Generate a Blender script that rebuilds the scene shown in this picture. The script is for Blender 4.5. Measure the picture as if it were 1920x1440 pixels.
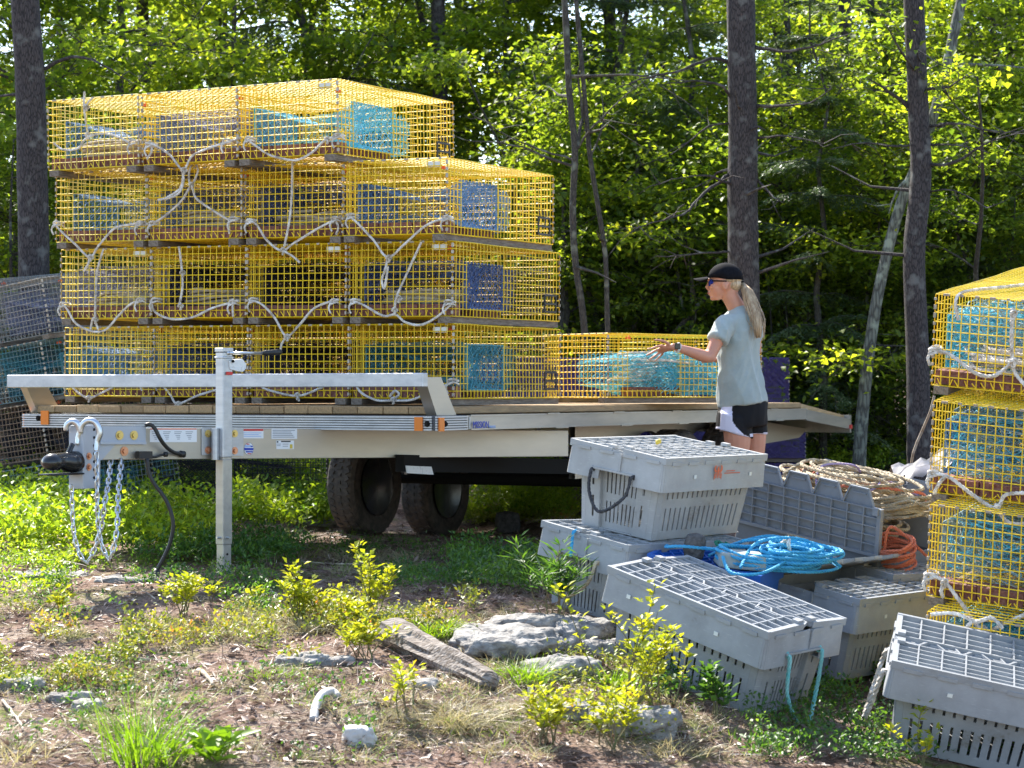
import bpy, math, random
import numpy as np
from mathutils import Vector, Matrix, noise as mnoise

for _o in list(bpy.data.objects): bpy.data.objects.remove(_o)
SC = bpy.context.scene
COL = SC.collection
R = math.radians
F, YH, EYE = 4100.0, 738.0, 0.9          # focal length in photo pixels, horizon row, eye height

# ------------------------------------------------------------------ camera
cam = bpy.data.cameras.new('camera'); camo = bpy.data.objects.new('camera', cam); COL.objects.link(camo)
cam.sensor_width = 36; cam.lens = F / 1920 * 36
camo.location = (0, 0, EYE)
camo.rotation_euler = (R(90) + math.atan(18 / F), 0, 0)
cam.clip_end = 400
cam.dof.use_dof = True; cam.dof.focus_distance = 10.8; cam.dof.aperture_fstop = 6.3
SC.camera = camo

# ------------------------------------------------------------------ sky and sun
SUN_AZ = math.atan2(-0.45, 0.89)          # from +Y towards +X ; sun stands behind and left of the trailer
SUN_EL = R(49)
world = bpy.data.worlds.new('World'); SC.world = world; world.use_nodes = True
wn = world.node_tree
sky = wn.nodes.new('ShaderNodeTexSky'); sky.sky_type = 'NISHITA'; sky.sun_disc = False
sky.sun_elevation = SUN_EL; sky.sun_rotation = SUN_AZ
wn.links.new(sky.outputs[0], wn.nodes['Background'].inputs[0])
wn.nodes['Background'].inputs[1].default_value = 0.15
sl = bpy.data.lights.new('sun', 'SUN'); sl.energy = 5.0; sl.angle = R(0.53); sl.color = (1, .94, .84)
so = bpy.data.objects.new('sun', sl); COL.objects.link(so)
sv = Vector((math.sin(SUN_AZ) * math.cos(SUN_EL), math.cos(SUN_AZ) * math.cos(SUN_EL), math.sin(SUN_EL)))
so.rotation_euler = sv.to_track_quat('Z', 'Y').to_euler(); so.location = (0, 0, 20)
SC.view_settings.view_transform = 'Standard'; SC.view_settings.look = 'None'
SC.view_settings.exposure = 1.6; SC.view_settings.gamma = 1
SC.view_settings.use_curve_mapping = False
SC.render.engine = 'CYCLES'
SC.cycles.use_denoising = True
SC.cycles.max_bounces = 8; SC.cycles.transmission_bounces = 5; SC.cycles.diffuse_bounces = 4
SC.cycles.sample_clamp_indirect = 6

# ------------------------------------------------------------------ helpers
rnd = random.Random(7)
nrg = np.random.default_rng(7)

def at(u, v, Y):
    "world point on photo pixel (u, v) at distance Y"
    return Vector(((u - 960) / F * Y, Y, EYE - (v - YH) / F * Y))

class MB:
    def __init__(s): s.v = []; s.f = []; s.m = []; s.mi = 0
    def add(s, vs, fs):
        b = len(s.v); s.v.extend([tuple(x) for x in vs]); s.f.extend([tuple(b + i for i in f) for f in fs]); s.m.extend([s.mi] * len(fs))
    def box(s, c, d, M=None, taper=0):
        x, y, z = d[0] / 2, d[1] / 2, d[2] / 2; c = Vector(c)
        vs = [Vector((a * x * (1 - taper if k > 0 else 1), b * y * (1 - taper if k > 0 else 1), k * z)) for k in (-1, 1) for a, b in ((-1, -1), (1, -1), (1, 1), (-1, 1))]
        if M is not None: vs = [M @ v for v in vs]
        s.add([v + c for v in vs], [(3, 2, 1, 0), (4, 5, 6, 7), (0, 1, 5, 4), (1, 2, 6, 5), (2, 3, 7, 6), (3, 0, 4, 7)])
    def box2(s, a, b):
        a = Vector(a); b = Vector(b); s.box((a + b) / 2, [abs(x) for x in (b - a)])
    def bar(s, p, q, w, h, up=(0, 0, 1)):
        p = Vector(p); q = Vector(q); d = (q - p); L = d.length; d.normalize(); up = Vector(up)
        r = d.cross(up).normalized(); u = r.cross(d)
        s.box((p + q) / 2, (L, w, h), Matrix((d, r, u)).transposed())
    def ring(s, rings, caps=True, closed=False):
        n = len(rings[0]); vs = [p for r in rings for p in r]; fs = []
        m = len(rings); 
        for i in range(m if closed else m - 1):
            j = (i + 1) % m
            for k in range(n):
                k2 = (k + 1) % n; fs.append((i * n + k, i * n + k2, j * n + k2, j * n + k))
        if caps and not closed: fs.append(tuple(range(n - 1, -1, -1))); fs.append(tuple((m - 1) * n + k for k in range(n)))
        s.add(vs, fs)
    def tube(s, pts, r, n=6, closed=False, caps=True, flat=None):
        pts = [Vector(p) for p in pts]; m = len(pts); rings = []; prev = None
        for i, p in enumerate(pts):
            if closed: t = pts[(i + 1) % m] - pts[i - 1]
            else: t = pts[min(i + 1, m - 1)] - pts[max(i - 1, 0)]
            if t.length < 1e-9: t = Vector((0, 0, 1))
            t.normalize()
            if prev is None:
                a = Vector((0, 0, 1)) if abs(t.z) < .9 else Vector((1, 0, 0)); u = t.cross(a).normalized()
            else:
                u = prev - prev.dot(t) * t
                u = u.normalized() if u.length > 1e-6 else t.orthogonal().normalized()
            prev = u; w = t.cross(u); rr = float(r[i] if hasattr(r, '__len__') else r)
            rings.append([p + rr * (math.cos(k * 2 * math.pi / n) * u + math.sin(k * 2 * math.pi / n) * w) for k in range(n)])
        s.ring(rings, caps, closed)
    def cyl(s, p, q, r, n=12): s.tube([p, q], r, n)
    def lathe(s, prof, n=24, M=None, closed=False):
        rings = []
        for (r, z) in prof:
            ring = [Vector((r * math.cos(k * 2 * math.pi / n), r * math.sin(k * 2 * math.pi / n), z)) for k in range(n)]
            rings.append([M @ p for p in ring] if M is not None else ring)
        s.ring(rings, caps=not closed, closed=closed)
    def prism(s, poly, z0, z1, M=None):
        n = len(poly); vs = [Vector((x, y, z0)) for x, y in poly] + [Vector((x, y, z1)) for x, y in poly]
        if M is not None: vs = [M @ v for v in vs]
        s.add(vs, [tuple(range(n - 1, -1, -1)), tuple(range(n, 2 * n))] + [(i, (i + 1) % n, n + (i + 1) % n, n + i) for i in range(n)])
    def mesh(s, name, mats, smooth=False):
        me = bpy.data.meshes.new(name); me.from_pydata(s.v, [], s.f)
        if not isinstance(mats, (list, tuple)): mats = [mats]
        for m in mats: me.materials.append(m)
        if len(mats) > 1: me.polygons.foreach_set('material_index', s.m)
        if smooth: me.polygons.foreach_set('use_smooth', [True] * len(me.polygons))
        me.update(); return me
    def build(s, name, mats, parent=None, smooth=False, bevel=0, seg=1):
        o = bpy.data.objects.new(name, s.mesh(name, mats, smooth)); COL.objects.link(o)
        if parent is not None: o.parent = parent
        if bevel:
            b = o.modifiers.new('bevel', 'BEVEL'); b.width = bevel; b.segments = seg; b.limit_method = 'ANGLE'; b.angle_limit = R(40)
        return o

def npmesh(name, V, Fq, mat, smooth=False):
    "big mesh from numpy arrays; Fq has rows of 3 or 4 indices"
    V = np.asarray(V, np.float32); Fq = np.asarray(Fq, np.int32); k = Fq.shape[1]
    me = bpy.data.meshes.new(name); me.vertices.add(len(V)); me.vertices.foreach_set('co', V.ravel())
    me.loops.add(Fq.size); me.loops.foreach_set('vertex_index', Fq.ravel())
    me.polygons.add(len(Fq)); me.polygons.foreach_set('loop_start', np.arange(0, Fq.size, k, dtype=np.int32))
    if smooth: me.polygons.foreach_set('use_smooth', np.ones(len(Fq), bool))
    me.update(calc_edges=True)
    for m in (mat if isinstance(mat, (list, tuple)) else [mat]): me.materials.append(m)
    return me

def obj(name, me, parent=None):
    o = bpy.data.objects.new(name, me); COL.objects.link(o)
    if parent is not None: o.parent = parent
    return o
def tag(o, label=None, cat=None, group=None, kind=None):
    if label: o['label'] = label
    if cat: o['category'] = cat
    if group: o['group'] = group
    if kind: o['kind'] = kind
    return o
def thing(name, label, cat, M=None, group=None):
    o = bpy.data.objects.new(name, None); COL.objects.link(o); o.empty_display_size = .1
    if M is not None: o.matrix_world = M if isinstance(M, Matrix) else Matrix.Translation(M)
    return tag(o, label, cat, group)
def frame(pos, x, up=(0, 0, 1)):
    up = Vector(up).normalized(); x = Vector(x); x = (x - x.dot(up) * up).normalized(); y = up.cross(x)
    M = Matrix((x, y, up)).transposed().to_4x4(); M.translation = pos; return M

def smoothpath(pts, step=.02, closed=False):
    "Catmull-Rom through the points, sampled about every step metres"
    P = [Vector(p) for p in pts]; n = len(P); out = []
    if n < 3 and not closed:
        L = (P[1] - P[0]).length; k = max(1, int(L / step)); return [P[0].lerp(P[1], i / k) for i in range(k + 1)]
    for i in range(n if closed else n - 1):
        if closed: a, b, c, d = P[i - 1], P[i], P[(i + 1) % n], P[(i + 2) % n]
        else: a, b, c, d = P[max(i - 1, 0)], P[i], P[i + 1], P[min(i + 2, n - 1)]
        k = max(1, int((c - b).length / step))
        for j in range(k):
            t = j / k
            out.append(.5 * ((2 * b) + (c - a) * t + (2 * a - 5 * b + 4 * c - d) * t * t + (3 * b - a - 3 * c + d) * t ** 3))
    if not closed: out.append(P[-1])
    return out
def rope(mb, pts, r, strands=3, pitch=None, closed=False, n=4):
    "laid rope: helical strands round the path"
    pts = smoothpath(pts, max(r * 1.1, .006), closed); m = len(pts); pitch = pitch or r * 7
    T = []; prev = None; s = 0; fr = []
    for i, p in enumerate(pts):
        t = (pts[(i + 1) % m] - pts[i - 1]) if closed else (pts[min(i + 1, m - 1)] - pts[max(i - 1, 0)])
        if t.length < 1e-9: t = Vector((0, 0, 1))
        t.normalize()
        if prev is None: u = t.orthogonal().normalized()
        else:
            u = prev - prev.dot(t) * t; u = u.normalized() if u.length > 1e-6 else t.orthogonal().normalized()
        prev = u
        if i: s += (p - pts[i - 1]).length
        fr.append((p, u, t.cross(u), s))
    for k in range(strands):
        q = []
        for p, u, w, s in fr:
            a = s / pitch * 2 * math.pi + k * 2 * math.pi / strands
            q.append(p + r * .5 * (math.cos(a) * u + math.sin(a) * w))
        mb.tube(q, r * .58, n, closed=False)
def knot(mb, c, r, size=.022, seed=0, ax=(1, 0, 0)):
    "overhand lump of rope turns"
    g = random.Random(seed); c = Vector(c)
    p = []
    for i in range(22):
        t = i / 22 * 2 * math.pi
        p.append(c + Vector(((math.sin(t) + 2 * math.sin(2 * t)) / 3 * size, -math.sin(3 * t) / 2 * size * .8 - size * .3, (math.cos(t) - 2 * math.cos(2 * t)) / 3 * size)) * g.uniform(.95, 1.05))
    rope(mb, p, r, 3, closed=True)

# ------------------------------------------------------------------ materials
def newmat(name):
    m = bpy.data.materials.new(name); m.use_nodes = True; return m, m.node_tree, m.node_tree.nodes['Principled BSDF']
def mat(name, col, rough=.5, metal=0, col2=None, scale=8, bump=0, bscale=40, detail=6, rough2=None, spec=.5, stretch=None, obj_random=0, ramp=(.35, .65), sheen=0, sub=0):
    m, nt, b = newmat(name); N = nt.nodes; L = nt.links
    b.inputs['Roughness'].default_value = rough; b.inputs['Metallic'].default_value = metal
    b.inputs['Specular IOR Level'].default_value = spec
    if sheen: b.inputs['Sheen Weight'].default_value = sheen
    if sub: b.inputs['Subsurface Weight'].default_value = sub; b.inputs['Subsurface Radius'].default_value = (.02, .008, .004)
    tc = N.new('ShaderNodeTexCoord'); vec = tc.outputs['Object']
    if stretch:
        mp = N.new('ShaderNodeMapping'); mp.inputs['Scale'].default_value = stretch; L.new(vec, mp.inputs[0]); vec = mp.outputs[0]
    out = None
    if col2:
        nz = N.new('ShaderNodeTexNoise'); nz.inputs['Scale'].default_value = scale; nz.inputs['Detail'].default_value = detail; nz.inputs['Roughness'].default_value = .65
        L.new(vec, nz.inputs['Vector'])
        rp = N.new('ShaderNodeValToRGB'); e = rp.color_ramp.elements; e[0].position, e[1].position = ramp
        e[0].color = (*col, 1); e[1].color = (*col2, 1); L.new(nz.outputs['Fac'], rp.inputs[0]); out = rp.outputs[0]
        if rough2 is not None:
            mr = N.new('ShaderNodeMapRange'); mr.inputs[3].default_value = rough; mr.inputs[4].default_value = rough2
            L.new(nz.outputs['Fac'], mr.inputs[0]); L.new(mr.outputs[0], b.inputs['Roughness'])
    if obj_random:
        hs = N.new('ShaderNodeHueSaturation'); oi = N.new('ShaderNodeObjectInfo'); mr = N.new('ShaderNodeMapRange')
        mr.inputs[3].default_value = 1 - obj_random; mr.inputs[4].default_value = 1 + obj_random
        L.new(oi.outputs['Random'], mr.inputs[0]); L.new(mr.outputs[0], hs.inputs['Value'])
        if out is not None: L.new(out, hs.inputs['Color'])
        else: hs.inputs['Color'].default_value = (*col, 1)
        out = hs.outputs[0]
    if out is not None: L.new(out, b.inputs['Base Color'])
    else: b.inputs['Base Color'].default_value = (*col, 1)
    if bump:
        nb = N.new('ShaderNodeTexNoise'); nb.inputs['Scale'].default_value = bscale; nb.inputs['Detail'].default_value = 8; L.new(vec, nb.inputs['Vector'])
        bp = N.new('ShaderNodeBump'); bp.inputs['Strength'].default_value = bump; bp.inputs['Distance'].default_value = .01
        L.new(nb.outputs['Fac'], bp.inputs['Height']); L.new(bp.outputs[0], b.inputs['Normal'])
    return m
def leafmat(name, c1, c2, c3=None, trans=.45, tcol=None, rough=.45, scale=1.5):
    m, nt, b = newmat(name); N = nt.nodes; L = nt.links
    geo = N.new('ShaderNodeNewGeometry'); tc = N.new('ShaderNodeTexCoord')
    nz = N.new('ShaderNodeTexNoise'); nz.inputs['Scale'].default_value = scale; nz.inputs['Detail'].default_value = 3
    L.new(tc.outputs['Object'], nz.inputs['Vector'])
    ad = N.new('ShaderNodeMath'); ad.operation = 'MULTIPLY_ADD'; ad.inputs[1].default_value = .55; 
    L.new(geo.outputs['Random Per Island'], ad.inputs[0])
    mu = N.new('ShaderNodeMath'); mu.operation = 'MULTIPLY_ADD'; mu.inputs[1].default_value = 1.3; mu.inputs[2].default_value = -.42; L.new(nz.outputs['Fac'], mu.inputs[0])
    L.new(mu.outputs[0], ad.inputs[2])
    rp = N.new('ShaderNodeValToRGB'); e = rp.color_ramp.elements; e[0].color = (*c1, 1); e[1].color = (*c2, 1); e[0].position = .15; e[1].position = .85
    if c3: x = e.new(.95); x.color = (*c3, 1); e[1].position = .8
    L.new(ad.outputs[0], rp.inputs[0])
    L.new(rp.outputs[0], b.inputs['Base Color']); b.inputs['Roughness'].default_value = rough; b.inputs['Specular IOR Level'].default_value = .35
    tr = N.new('ShaderNodeBsdfTranslucent'); mix = N.new('ShaderNodeMixShader'); mix.inputs[0].default_value = trans
    tm = N.new('ShaderNodeMix'); tm.data_type = 'RGBA'; tm.blend_type = 'MULTIPLY'; tm.inputs[0].default_value = 1
    L.new(rp.outputs[0], tm.inputs[6]); tm.inputs[7].default_value = (*(tcol or (2.6, 2.3, .8)), 1)
    L.new(tm.outputs[2], tr.inputs['Color'])
    L.new(b.outputs[0], mix.inputs[1]); L.new(tr.outputs[0], mix.inputs[2]); L.new(mix.outputs[0], nt.nodes['Material Output'].inputs['Surface'])
    return m
def barkmat(name, c1, c2, c3, ring=14):
    m, nt, b = newmat(name); N = nt.nodes; L = nt.links
    tc = N.new('ShaderNodeTexCoord'); mp = N.new('ShaderNodeMapping'); mp.inputs['Scale'].default_value = (1, 1, .22); L.new(tc.outputs['Object'], mp.inputs[0])
    vo = N.new('ShaderNodeTexVoronoi'); vo.inputs['Scale'].default_value = ring * 3; vo.feature = 'DISTANCE_TO_EDGE'; L.new(mp.outputs[0], vo.inputs['Vector'])
    nz = N.new('ShaderNodeTexNoise'); nz.inputs['Scale'].default_value = 9; nz.inputs['Detail'].default_value = 8; L.new(tc.outputs['Object'], nz.inputs['Vector'])
    rp = N.new('ShaderNodeValToRGB'); e = rp.color_ramp.elements; e[0].color = (*c1, 1); e[1].color = (*c2, 1); e[0].position = .02; e[1].position = .22; L.new(vo.outputs['Distance'], rp.inputs[0])
    mx = N.new('ShaderNodeMix'); mx.data_type = 'RGBA'; r2 = N.new('ShaderNodeValToRGB'); r2.color_ramp.elements[0].position = .55; r2.color_ramp.elements[1].position = .68
    L.new(nz.outputs['Fac'], r2.inputs[0]); L.new(r2.outputs[0], mx.inputs[0]); L.new(rp.outputs[0], mx.inputs[6]); mx.inputs[7].default_value = (*c3, 1)
    L.new(mx.outputs[2], b.inputs['Base Color']); b.inputs['Roughness'].default_value = .9
    bp = N.new('ShaderNodeBump'); bp.inputs['Strength'].default_value = .9; bp.inputs['Distance'].default_value = .03; L.new(rp.outputs[0], bp.inputs['Height']); L.new(bp.outputs[0], b.inputs['Normal'])
    return m

M = {}
M['yellow'] = mat('yellow_vinyl_wire', (.83, .58, .012), .5, 0, (.76, .50, .012), 6, obj_random=.08)
M['yellow_mottled'] = mat('yellow_vinyl_mottled', (.84, .62, .02), .5, 0, (.62, .50, .20), 9, ramp=(.45, .75), obj_random=.08)  # yellow with greyer beige patches, used on the leftmost column
M['teal'] = mat('teal_wire_weathered', (.03, .18, .22), .8, 0, (.26, .25, .22), 5, ramp=(.35, .7))
M['greywire'] = mat('grey_wire_encrusted', (.34, .31, .28), .9, 0, (.16, .18, .17), 7)
M['brownwire'] = mat('brown_wire_encrusted', (.30, .21, .14), .9, 0, (.14, .10, .07), 7)
M['blackwire'] = mat('black_wire', (.012, .012, .016), .6, 0, (.05, .05, .05), 7)
M['purplewire'] = mat('purple_wire', (.035, .02, .13), .5, 0, (.06, .04, .16), 7)
for k, c, c2 in (('blue', (.05, .17, .38), (.20, .30, .42)), ('cyan', (.01, .38, .56), (.20, .52, .60)), ('slate', (.12, .14, .24), (.28, .27, .32)),
                 ('navy', (.02, .07, .22), (.12, .15, .26)), ('black', (.012, .012, .02), (.02, .02, .03)), ('tealnet', (.02, .20, .27), (.10, .28, .32))):
    M['net_' + k] = mat('twine_' + k, c, .75, 0, c2, 22)
M['net_greyblue'] = M['greyblue'] = mat('twine_grey_blue', (.16, .30, .38), .8, 0, (.34, .34, .24), 12)
M['runner'] = mat('weathered_oak', (.23, .19, .15), .85, 0, (.10, .075, .055), 12, stretch=(1, 8, 8), bump=.3, bscale=30)
M['brick'] = mat('brick_red', (.12, .032, .022), .9, 0, (.24, .12, .09), 40, bump=.4, bscale=90, obj_random=.2)
M['tagplastic'] = mat('tag_plastic', (.65, .66, .62), .5)
M['clip'] = mat('galvanised_clip', (.45, .42, .36), .5, .5, (.28, .22, .16), 30)
M['orange'] = mat('orange_plastic', (.75, .12, .02), .5)
M['vent'] = mat('black_vent', (.012, .012, .012), .5)
M['rope'] = mat('rope_offwhite', (.78, .75, .70), .85, 0, (.36, .31, .25), 25, bump=.3, bscale=200)
M['rope_tan'] = mat('rope_tan', (.50, .42, .29), .85, 0, (.24, .19, .12), 18, bump=.3, bscale=200)
M['rope_blue'] = mat('rope_blue', (.02, .26, .50), .7, 0, (.06, .36, .55), 25)
M['rope_teal'] = mat('rope_teal', (.10, .38, .38), .7, 0, (.22, .46, .44), 25)
M['rope_green'] = mat('rope_green', (.01, .18, .10), .7)
M['rope_black'] = mat('rope_black', (.02, .02, .024), .7, 0, (.06, .06, .065), 60)
M['rope_orange'] = mat('rope_orange', (.62, .17, .08), .75, 0, (.48, .14, .08), 18)
M['rope_purple'] = mat('rope_purple', (.30, .24, .42), .75)
M['alu'] = mat('mill_aluminium', (.50, .52, .55), .38, .85, (.42, .44, .465), 7, rough2=.55, stretch=(.1, 2, 4))
M['alu_warm'] = mat('aluminium_beam', (.50, .465, .40), .40, .85, (.44, .41, .355), 3, rough2=.55, stretch=(.3, 1.5, 2))  # yellow greenery reflected in the metal, put into the base colour as warmth
M['alu_side'] = mat('aluminium_side', (.44, .43, .40), .35, .85, (.33, .33, .31), 5, rough2=.5, stretch=(.3, 2, 2))  # side-face tone: dimmer, with reflected warmth put into the base colour
M['groove'] = mat('groove_shade', (.10, .10, .11), .7)  # dark backing: shade between the ribs put into the colour
M['galv'] = mat('zinc_plated_steel', (.62, .64, .66), .32, .9, (.5, .52, .55), 30)
M['greypaint'] = mat('grey_painted_steel', (.36, .39, .44), .4, .1)
M['brass'] = mat('yellow_zinc_bolt', (.62, .48, .18), .35, .8)
M['copper'] = mat('copper_bolt', (.6, .30, .18), .35, .8)
M['blackgloss'] = mat('black_gloss_paint', (.012, .012, .013), .22)
M['rubber'] = mat('rubber', (.035, .031, .028), .8, 0, (.10, .08, .065), 26)
M['cable'] = mat('black_cable', (.012, .012, .012), .5)
M['rim'] = mat('black_rim', (.10, .10, .105), .25, .6)
M['white'] = mat('white_sticker', (.72, .73, .74), .5)
M['whiteplastic'] = mat('white_plastic', (.68, .69, .68), .5, 0, (.4, .4, .4), 60, ramp=(.55, .75))
M['red'] = mat('red_print', (.55, .03, .02), .5)
M['redorange'] = mat('red_orange_print', (.62, .13, .05), .6)
M['grey_print'] = mat('grey_print', (.30, .31, .33), .6)
M['blueprint'] = mat('blue_print', (.02, .05, .38), .5)
M['ltblueprint'] = mat('light_blue_print', (.30, .42, .68), .5)
M['yellowprint'] = mat('yellow_print', (.6, .45, .05), .5)
M['darkprint'] = mat('dark_print', (.05, .05, .05), .5)
M['amber'] = mat('amber_reflector', (.65, .17, .01), .25)
M['plank'] = mat('deck_plank', (.42, .28, .14), .8, 0, (.25, .17, .09), 14, stretch=(.6, 6, 6), bump=.25, bscale=40, obj_random=.22)
M['darksteel'] = mat('dark_steel', (.008, .008, .008), .8, spec=.2)

def cratemat(name, c1, c2, dirt):
    m, nt, b = newmat(name); N = nt.nodes; L = nt.links
    tc = N.new('ShaderNodeTexCoord'); nz = N.new('ShaderNodeTexNoise'); nz.inputs['Scale'].default_value = 5; nz.inputs['Detail'].default_value = 10; nz.inputs['Roughness'].default_value = .7
    L.new(tc.outputs['Object'], nz.inputs['Vector'])
    rp = N.new('ShaderNodeValToRGB'); e = rp.color_ramp.elements; e[0].position, e[1].position = .3, .62; e[0].color = (*c1, 1); e[1].color = (*c2, 1)
    x = e.new(.70); x.color = (*dirt, 1)
    L.new(nz.outputs['Fac'], rp.inputs[0]); 
    mp = N.new('ShaderNodeMapping'); mp.inputs['Scale'].default_value = (1.2, 1.2, 14); L.new(tc.outputs['Object'], mp.inputs[0])
    n2 = N.new('ShaderNodeTexNoise'); n2.inputs['Scale'].default_value = 16; n2.inputs['Detail'].default_value = 6; L.new(mp.outputs[0], n2.inputs['Vector'])
    r2 = N.new('ShaderNodeValToRGB'); r2.color_ramp.elements[0].position = .62; r2.color_ramp.elements[1].position = .72; L.new(n2.outputs['Fac'], r2.inputs[0])
    mx = N.new('ShaderNodeMix'); mx.data_type = 'RGBA'; ml = N.new('ShaderNodeMath'); ml.operation = 'MULTIPLY'; ml.inputs[1].default_value = .45
    L.new(r2.outputs[0], ml.inputs[0]); L.new(ml.outputs[0], mx.inputs[0]); L.new(rp.outputs[0], mx.inputs[6]); mx.inputs[7].default_value = (min(1, c1[0] * 1.4), min(1, c1[1] * 1.4), min(1, c1[2] * 1.4), 1)
    L.new(mx.outputs[2], b.inputs['Base Color']); b.inputs['Roughness'].default_value = .5; b.inputs['Specular IOR Level'].default_value = .4
    bp = N.new('ShaderNodeBump'); bp.inputs['Strength'].default_value = .12; bp.inputs['Distance'].default_value = .01; L.new(nz.outputs['Fac'], bp.inputs['Height']); L.new(bp.outputs[0], b.inputs['Normal'])
    return m
M['crate'] = cratemat('grey_crate_plastic', (.32, .335, .35), (.24, .25, .26), (.16, .145, .12))
M['crate_light'] = cratemat('pale_grey_crate_plastic', (.40, .405, .40), (.31, .31, .305), (.20, .185, .16))
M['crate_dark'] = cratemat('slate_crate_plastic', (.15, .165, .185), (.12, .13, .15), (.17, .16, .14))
M['crate_blue'] = cratemat('blue_crate_plastic', (.005, .10, .42), (.01, .08, .34), (.03, .11, .28))

# ------------------------------------------------------------------ ground
CP = np.array([  # x, y, height below/above the eye
    (-1.4, 10.6, -.87), (-1.0, 14.85, -.99), (-.55, 15.7, -1.02), (-1.1, 13.5, -.92), (0, 14.6, -.93), (.9, 14, -.90), (.45, 9.4, -1.01), (1.0, 8.45, -1.28), (.35, 9.0, -1.07), (1.5, 9.4, -1.30), (1.45, 8.3, -1.42), (1.9, 9.1, -1.40),
    (2.3, 11.5, -1.18), (1.36, 13, -.93), (-2, 8, -1.12), (-1, 8, -1.15), (0, 8, -1.21), (-1.6, 6.8, -1.22), (0, 6.8, -1.32), (1.5, 6.8, -1.52), (-2.6, 10.5, -.86), (-3.3, 15, -.80), (-3.3, 12.5, -.85),
    (3.6, 15, -.88), (0, 17.5, -.76), (-4, 19, -.7), (4, 19, -.72), (0, 22, -.66), (-6, 28, -.45), (6, 28, -.45), (0, 28, -.5), (0, 40, .1), (-12, 40, .2), (12, 40, .2), (0, 60, 1.5), (-20, 60, 1.6), (20, 60, 1.6),
    (0, 0, -1.6), (-6, 3, -1.4), (6, 3, -1.9), (-8, 11, -.9), (8, 11, -1.4), (-10, 18, -.7), (10, 18, -.8), (-30, 20, -.6), (30, 20, -.6), (-30, 0, -1.6), (30, 0, -2), (0, -8, -1.8), (40, 70, 2), (-40, 70, 2), (0, 90, 2.2)], float)
CP[:, 2] += EYE
def _phi(r): return np.sqrt(r * r + .3)
_D = _phi(np.linalg.norm(CP[:, None, :2] - CP[None, :, :2], axis=2))
_n = len(CP); _A = np.zeros((_n + 1, _n + 1)); _A[:_n, :_n] = _D + np.eye(_n) * -.002; _A[:_n, _n] = 1; _A[_n, :_n] = 1
_w = np.linalg.solve(_A, np.append(CP[:, 2], 0))
def _vn(x, y, seed):
    "cheap value noise on arrays"
    xi = np.floor(x).astype(int); yi = np.floor(y).astype(int); fx = x - xi; fy = y - yi
    fx = fx * fx * (3 - 2 * fx); fy = fy * fy * (3 - 2 * fy)
    def h(a, b):
        v = (a * 374761393 + b * 668265263 + seed * 144665) & 0x7fffffff; v = ((v ^ (v >> 13)) * 1274126177) & 0x7fffffff
        return ((v ^ (v >> 16)) & 0xffff) / 65535.
    return (h(xi, yi) * (1 - fx) + h(xi + 1, yi) * fx) * (1 - fy) + (h(xi, yi + 1) * (1 - fx) + h(xi + 1, yi + 1) * fx) * fy
def gz(x, y):
    x = np.asarray(x, float); y = np.asarray(y, float); sh = x.shape; x = x.ravel(); y = y.ravel()
    d = np.sqrt((x[:, None] - CP[None, :, 0]) ** 2 + (y[:, None] - CP[None, :, 1]) ** 2 + .3)
    z = d @ _w[:_n] + _w[_n]
    z += (_vn(x * 1.1, y * 1.1, 1) - .5) * .07 + (_vn(x * 3.1, y * 3.1, 2) - .5) * .035 + (_vn(x * 9, y * 9, 3) - .5) * .016 + (_vn(x * 23, y * 23, 4) - .5) * .008 + (_vn(x * 50, y * 50, 5) - .5) * .004
    return z.reshape(sh)
def gz1(x, y): return float(gz([x], [y])[0])
def gpix(u, v):
    "where the photo pixel meets the ground"
    Y = np.linspace(6.3, 40, 1400); X = (u - 960) / F * Y; Z = EYE - (v - YH) / F * Y
    k = np.argmax(Z < gz(X, Y)); return Vector((X[k], Y[k], float(gz(X[k:k + 1], Y[k:k + 1])[0])))

ys = [-12.]
while ys[-1] < 95:
    y = ys[-1]; ys.append(y + (.035 if 6.2 < y < 12 else .06 if 12 <= y < 16 else .5 if y < 30 and y > 2 else 2.2))
ys = np.array(ys); nx = 150
t = np.linspace(-1, 1, nx); xs = 3.4 * t + 42 * np.sign(t) * np.abs(t) ** 9
gx, gy = np.meshgrid(xs, ys); g_z = gz(gx, gy)
V = np.stack([gx.ravel(), gy.ravel(), g_z.ravel()], 1); ii = np.arange((len(ys) - 1) * nx).reshape(-1, nx)[:, :-1].ravel()
Q = np.stack([ii, ii + 1, ii + nx + 1, ii + nx], 1)

m, nt, b = newmat('pine_duff_ground'); N = nt.nodes; L = nt.links
tc = N.new('ShaderNodeTexCoord')
def nz(s, d=8, st=None):
    n = N.new('ShaderNodeTexNoise'); n.inputs['Scale'].default_value = s; n.inputs['Detail'].default_value = d; n.inputs['Roughness'].default_value = .7
    if st:
        mp = N.new('ShaderNodeMapping'); mp.inputs['Scale'].default_value = st; mp.inputs['Rotation'].default_value = (0, 0, .5); L.new(tc.outputs['Object'], mp.inputs[0]); L.new(mp.outputs[0], n.inputs['Vector'])
    else: L.new(tc.outputs['Object'], n.inputs['Vector'])
    return n
def ramp(src, *st):
    r = N.new('ShaderNodeValToRGB'); e = r.color_ramp.elements
    for i, (p, c) in enumerate(st):
        x = e[i] if i < 2 else e.new(p); x.position = p; x.color = (*c, 1)
    L.new(src, r.inputs[0]); return r
def mixc(f, a, bb):
    x = N.new('ShaderNodeMix'); x.data_type = 'RGBA'; L.new(f, x.inputs[0]); L.new(a, x.inputs[6]); L.new(bb, x.inputs[7]); return x.outputs[2]
fine = ramp(nz(60, 10, (1, .35, 1)).outputs['Fac'], (.3, (.045, .026, .020)), (.6, (.28, .185, .14)), (.75, (.50, .41, .34)))
straw = ramp(nz(45, 8, (.4, 1.3, 1)).outputs['Fac'], (.3, (.11, .075, .055)), (.7, (.42, .35, .27)))
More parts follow.
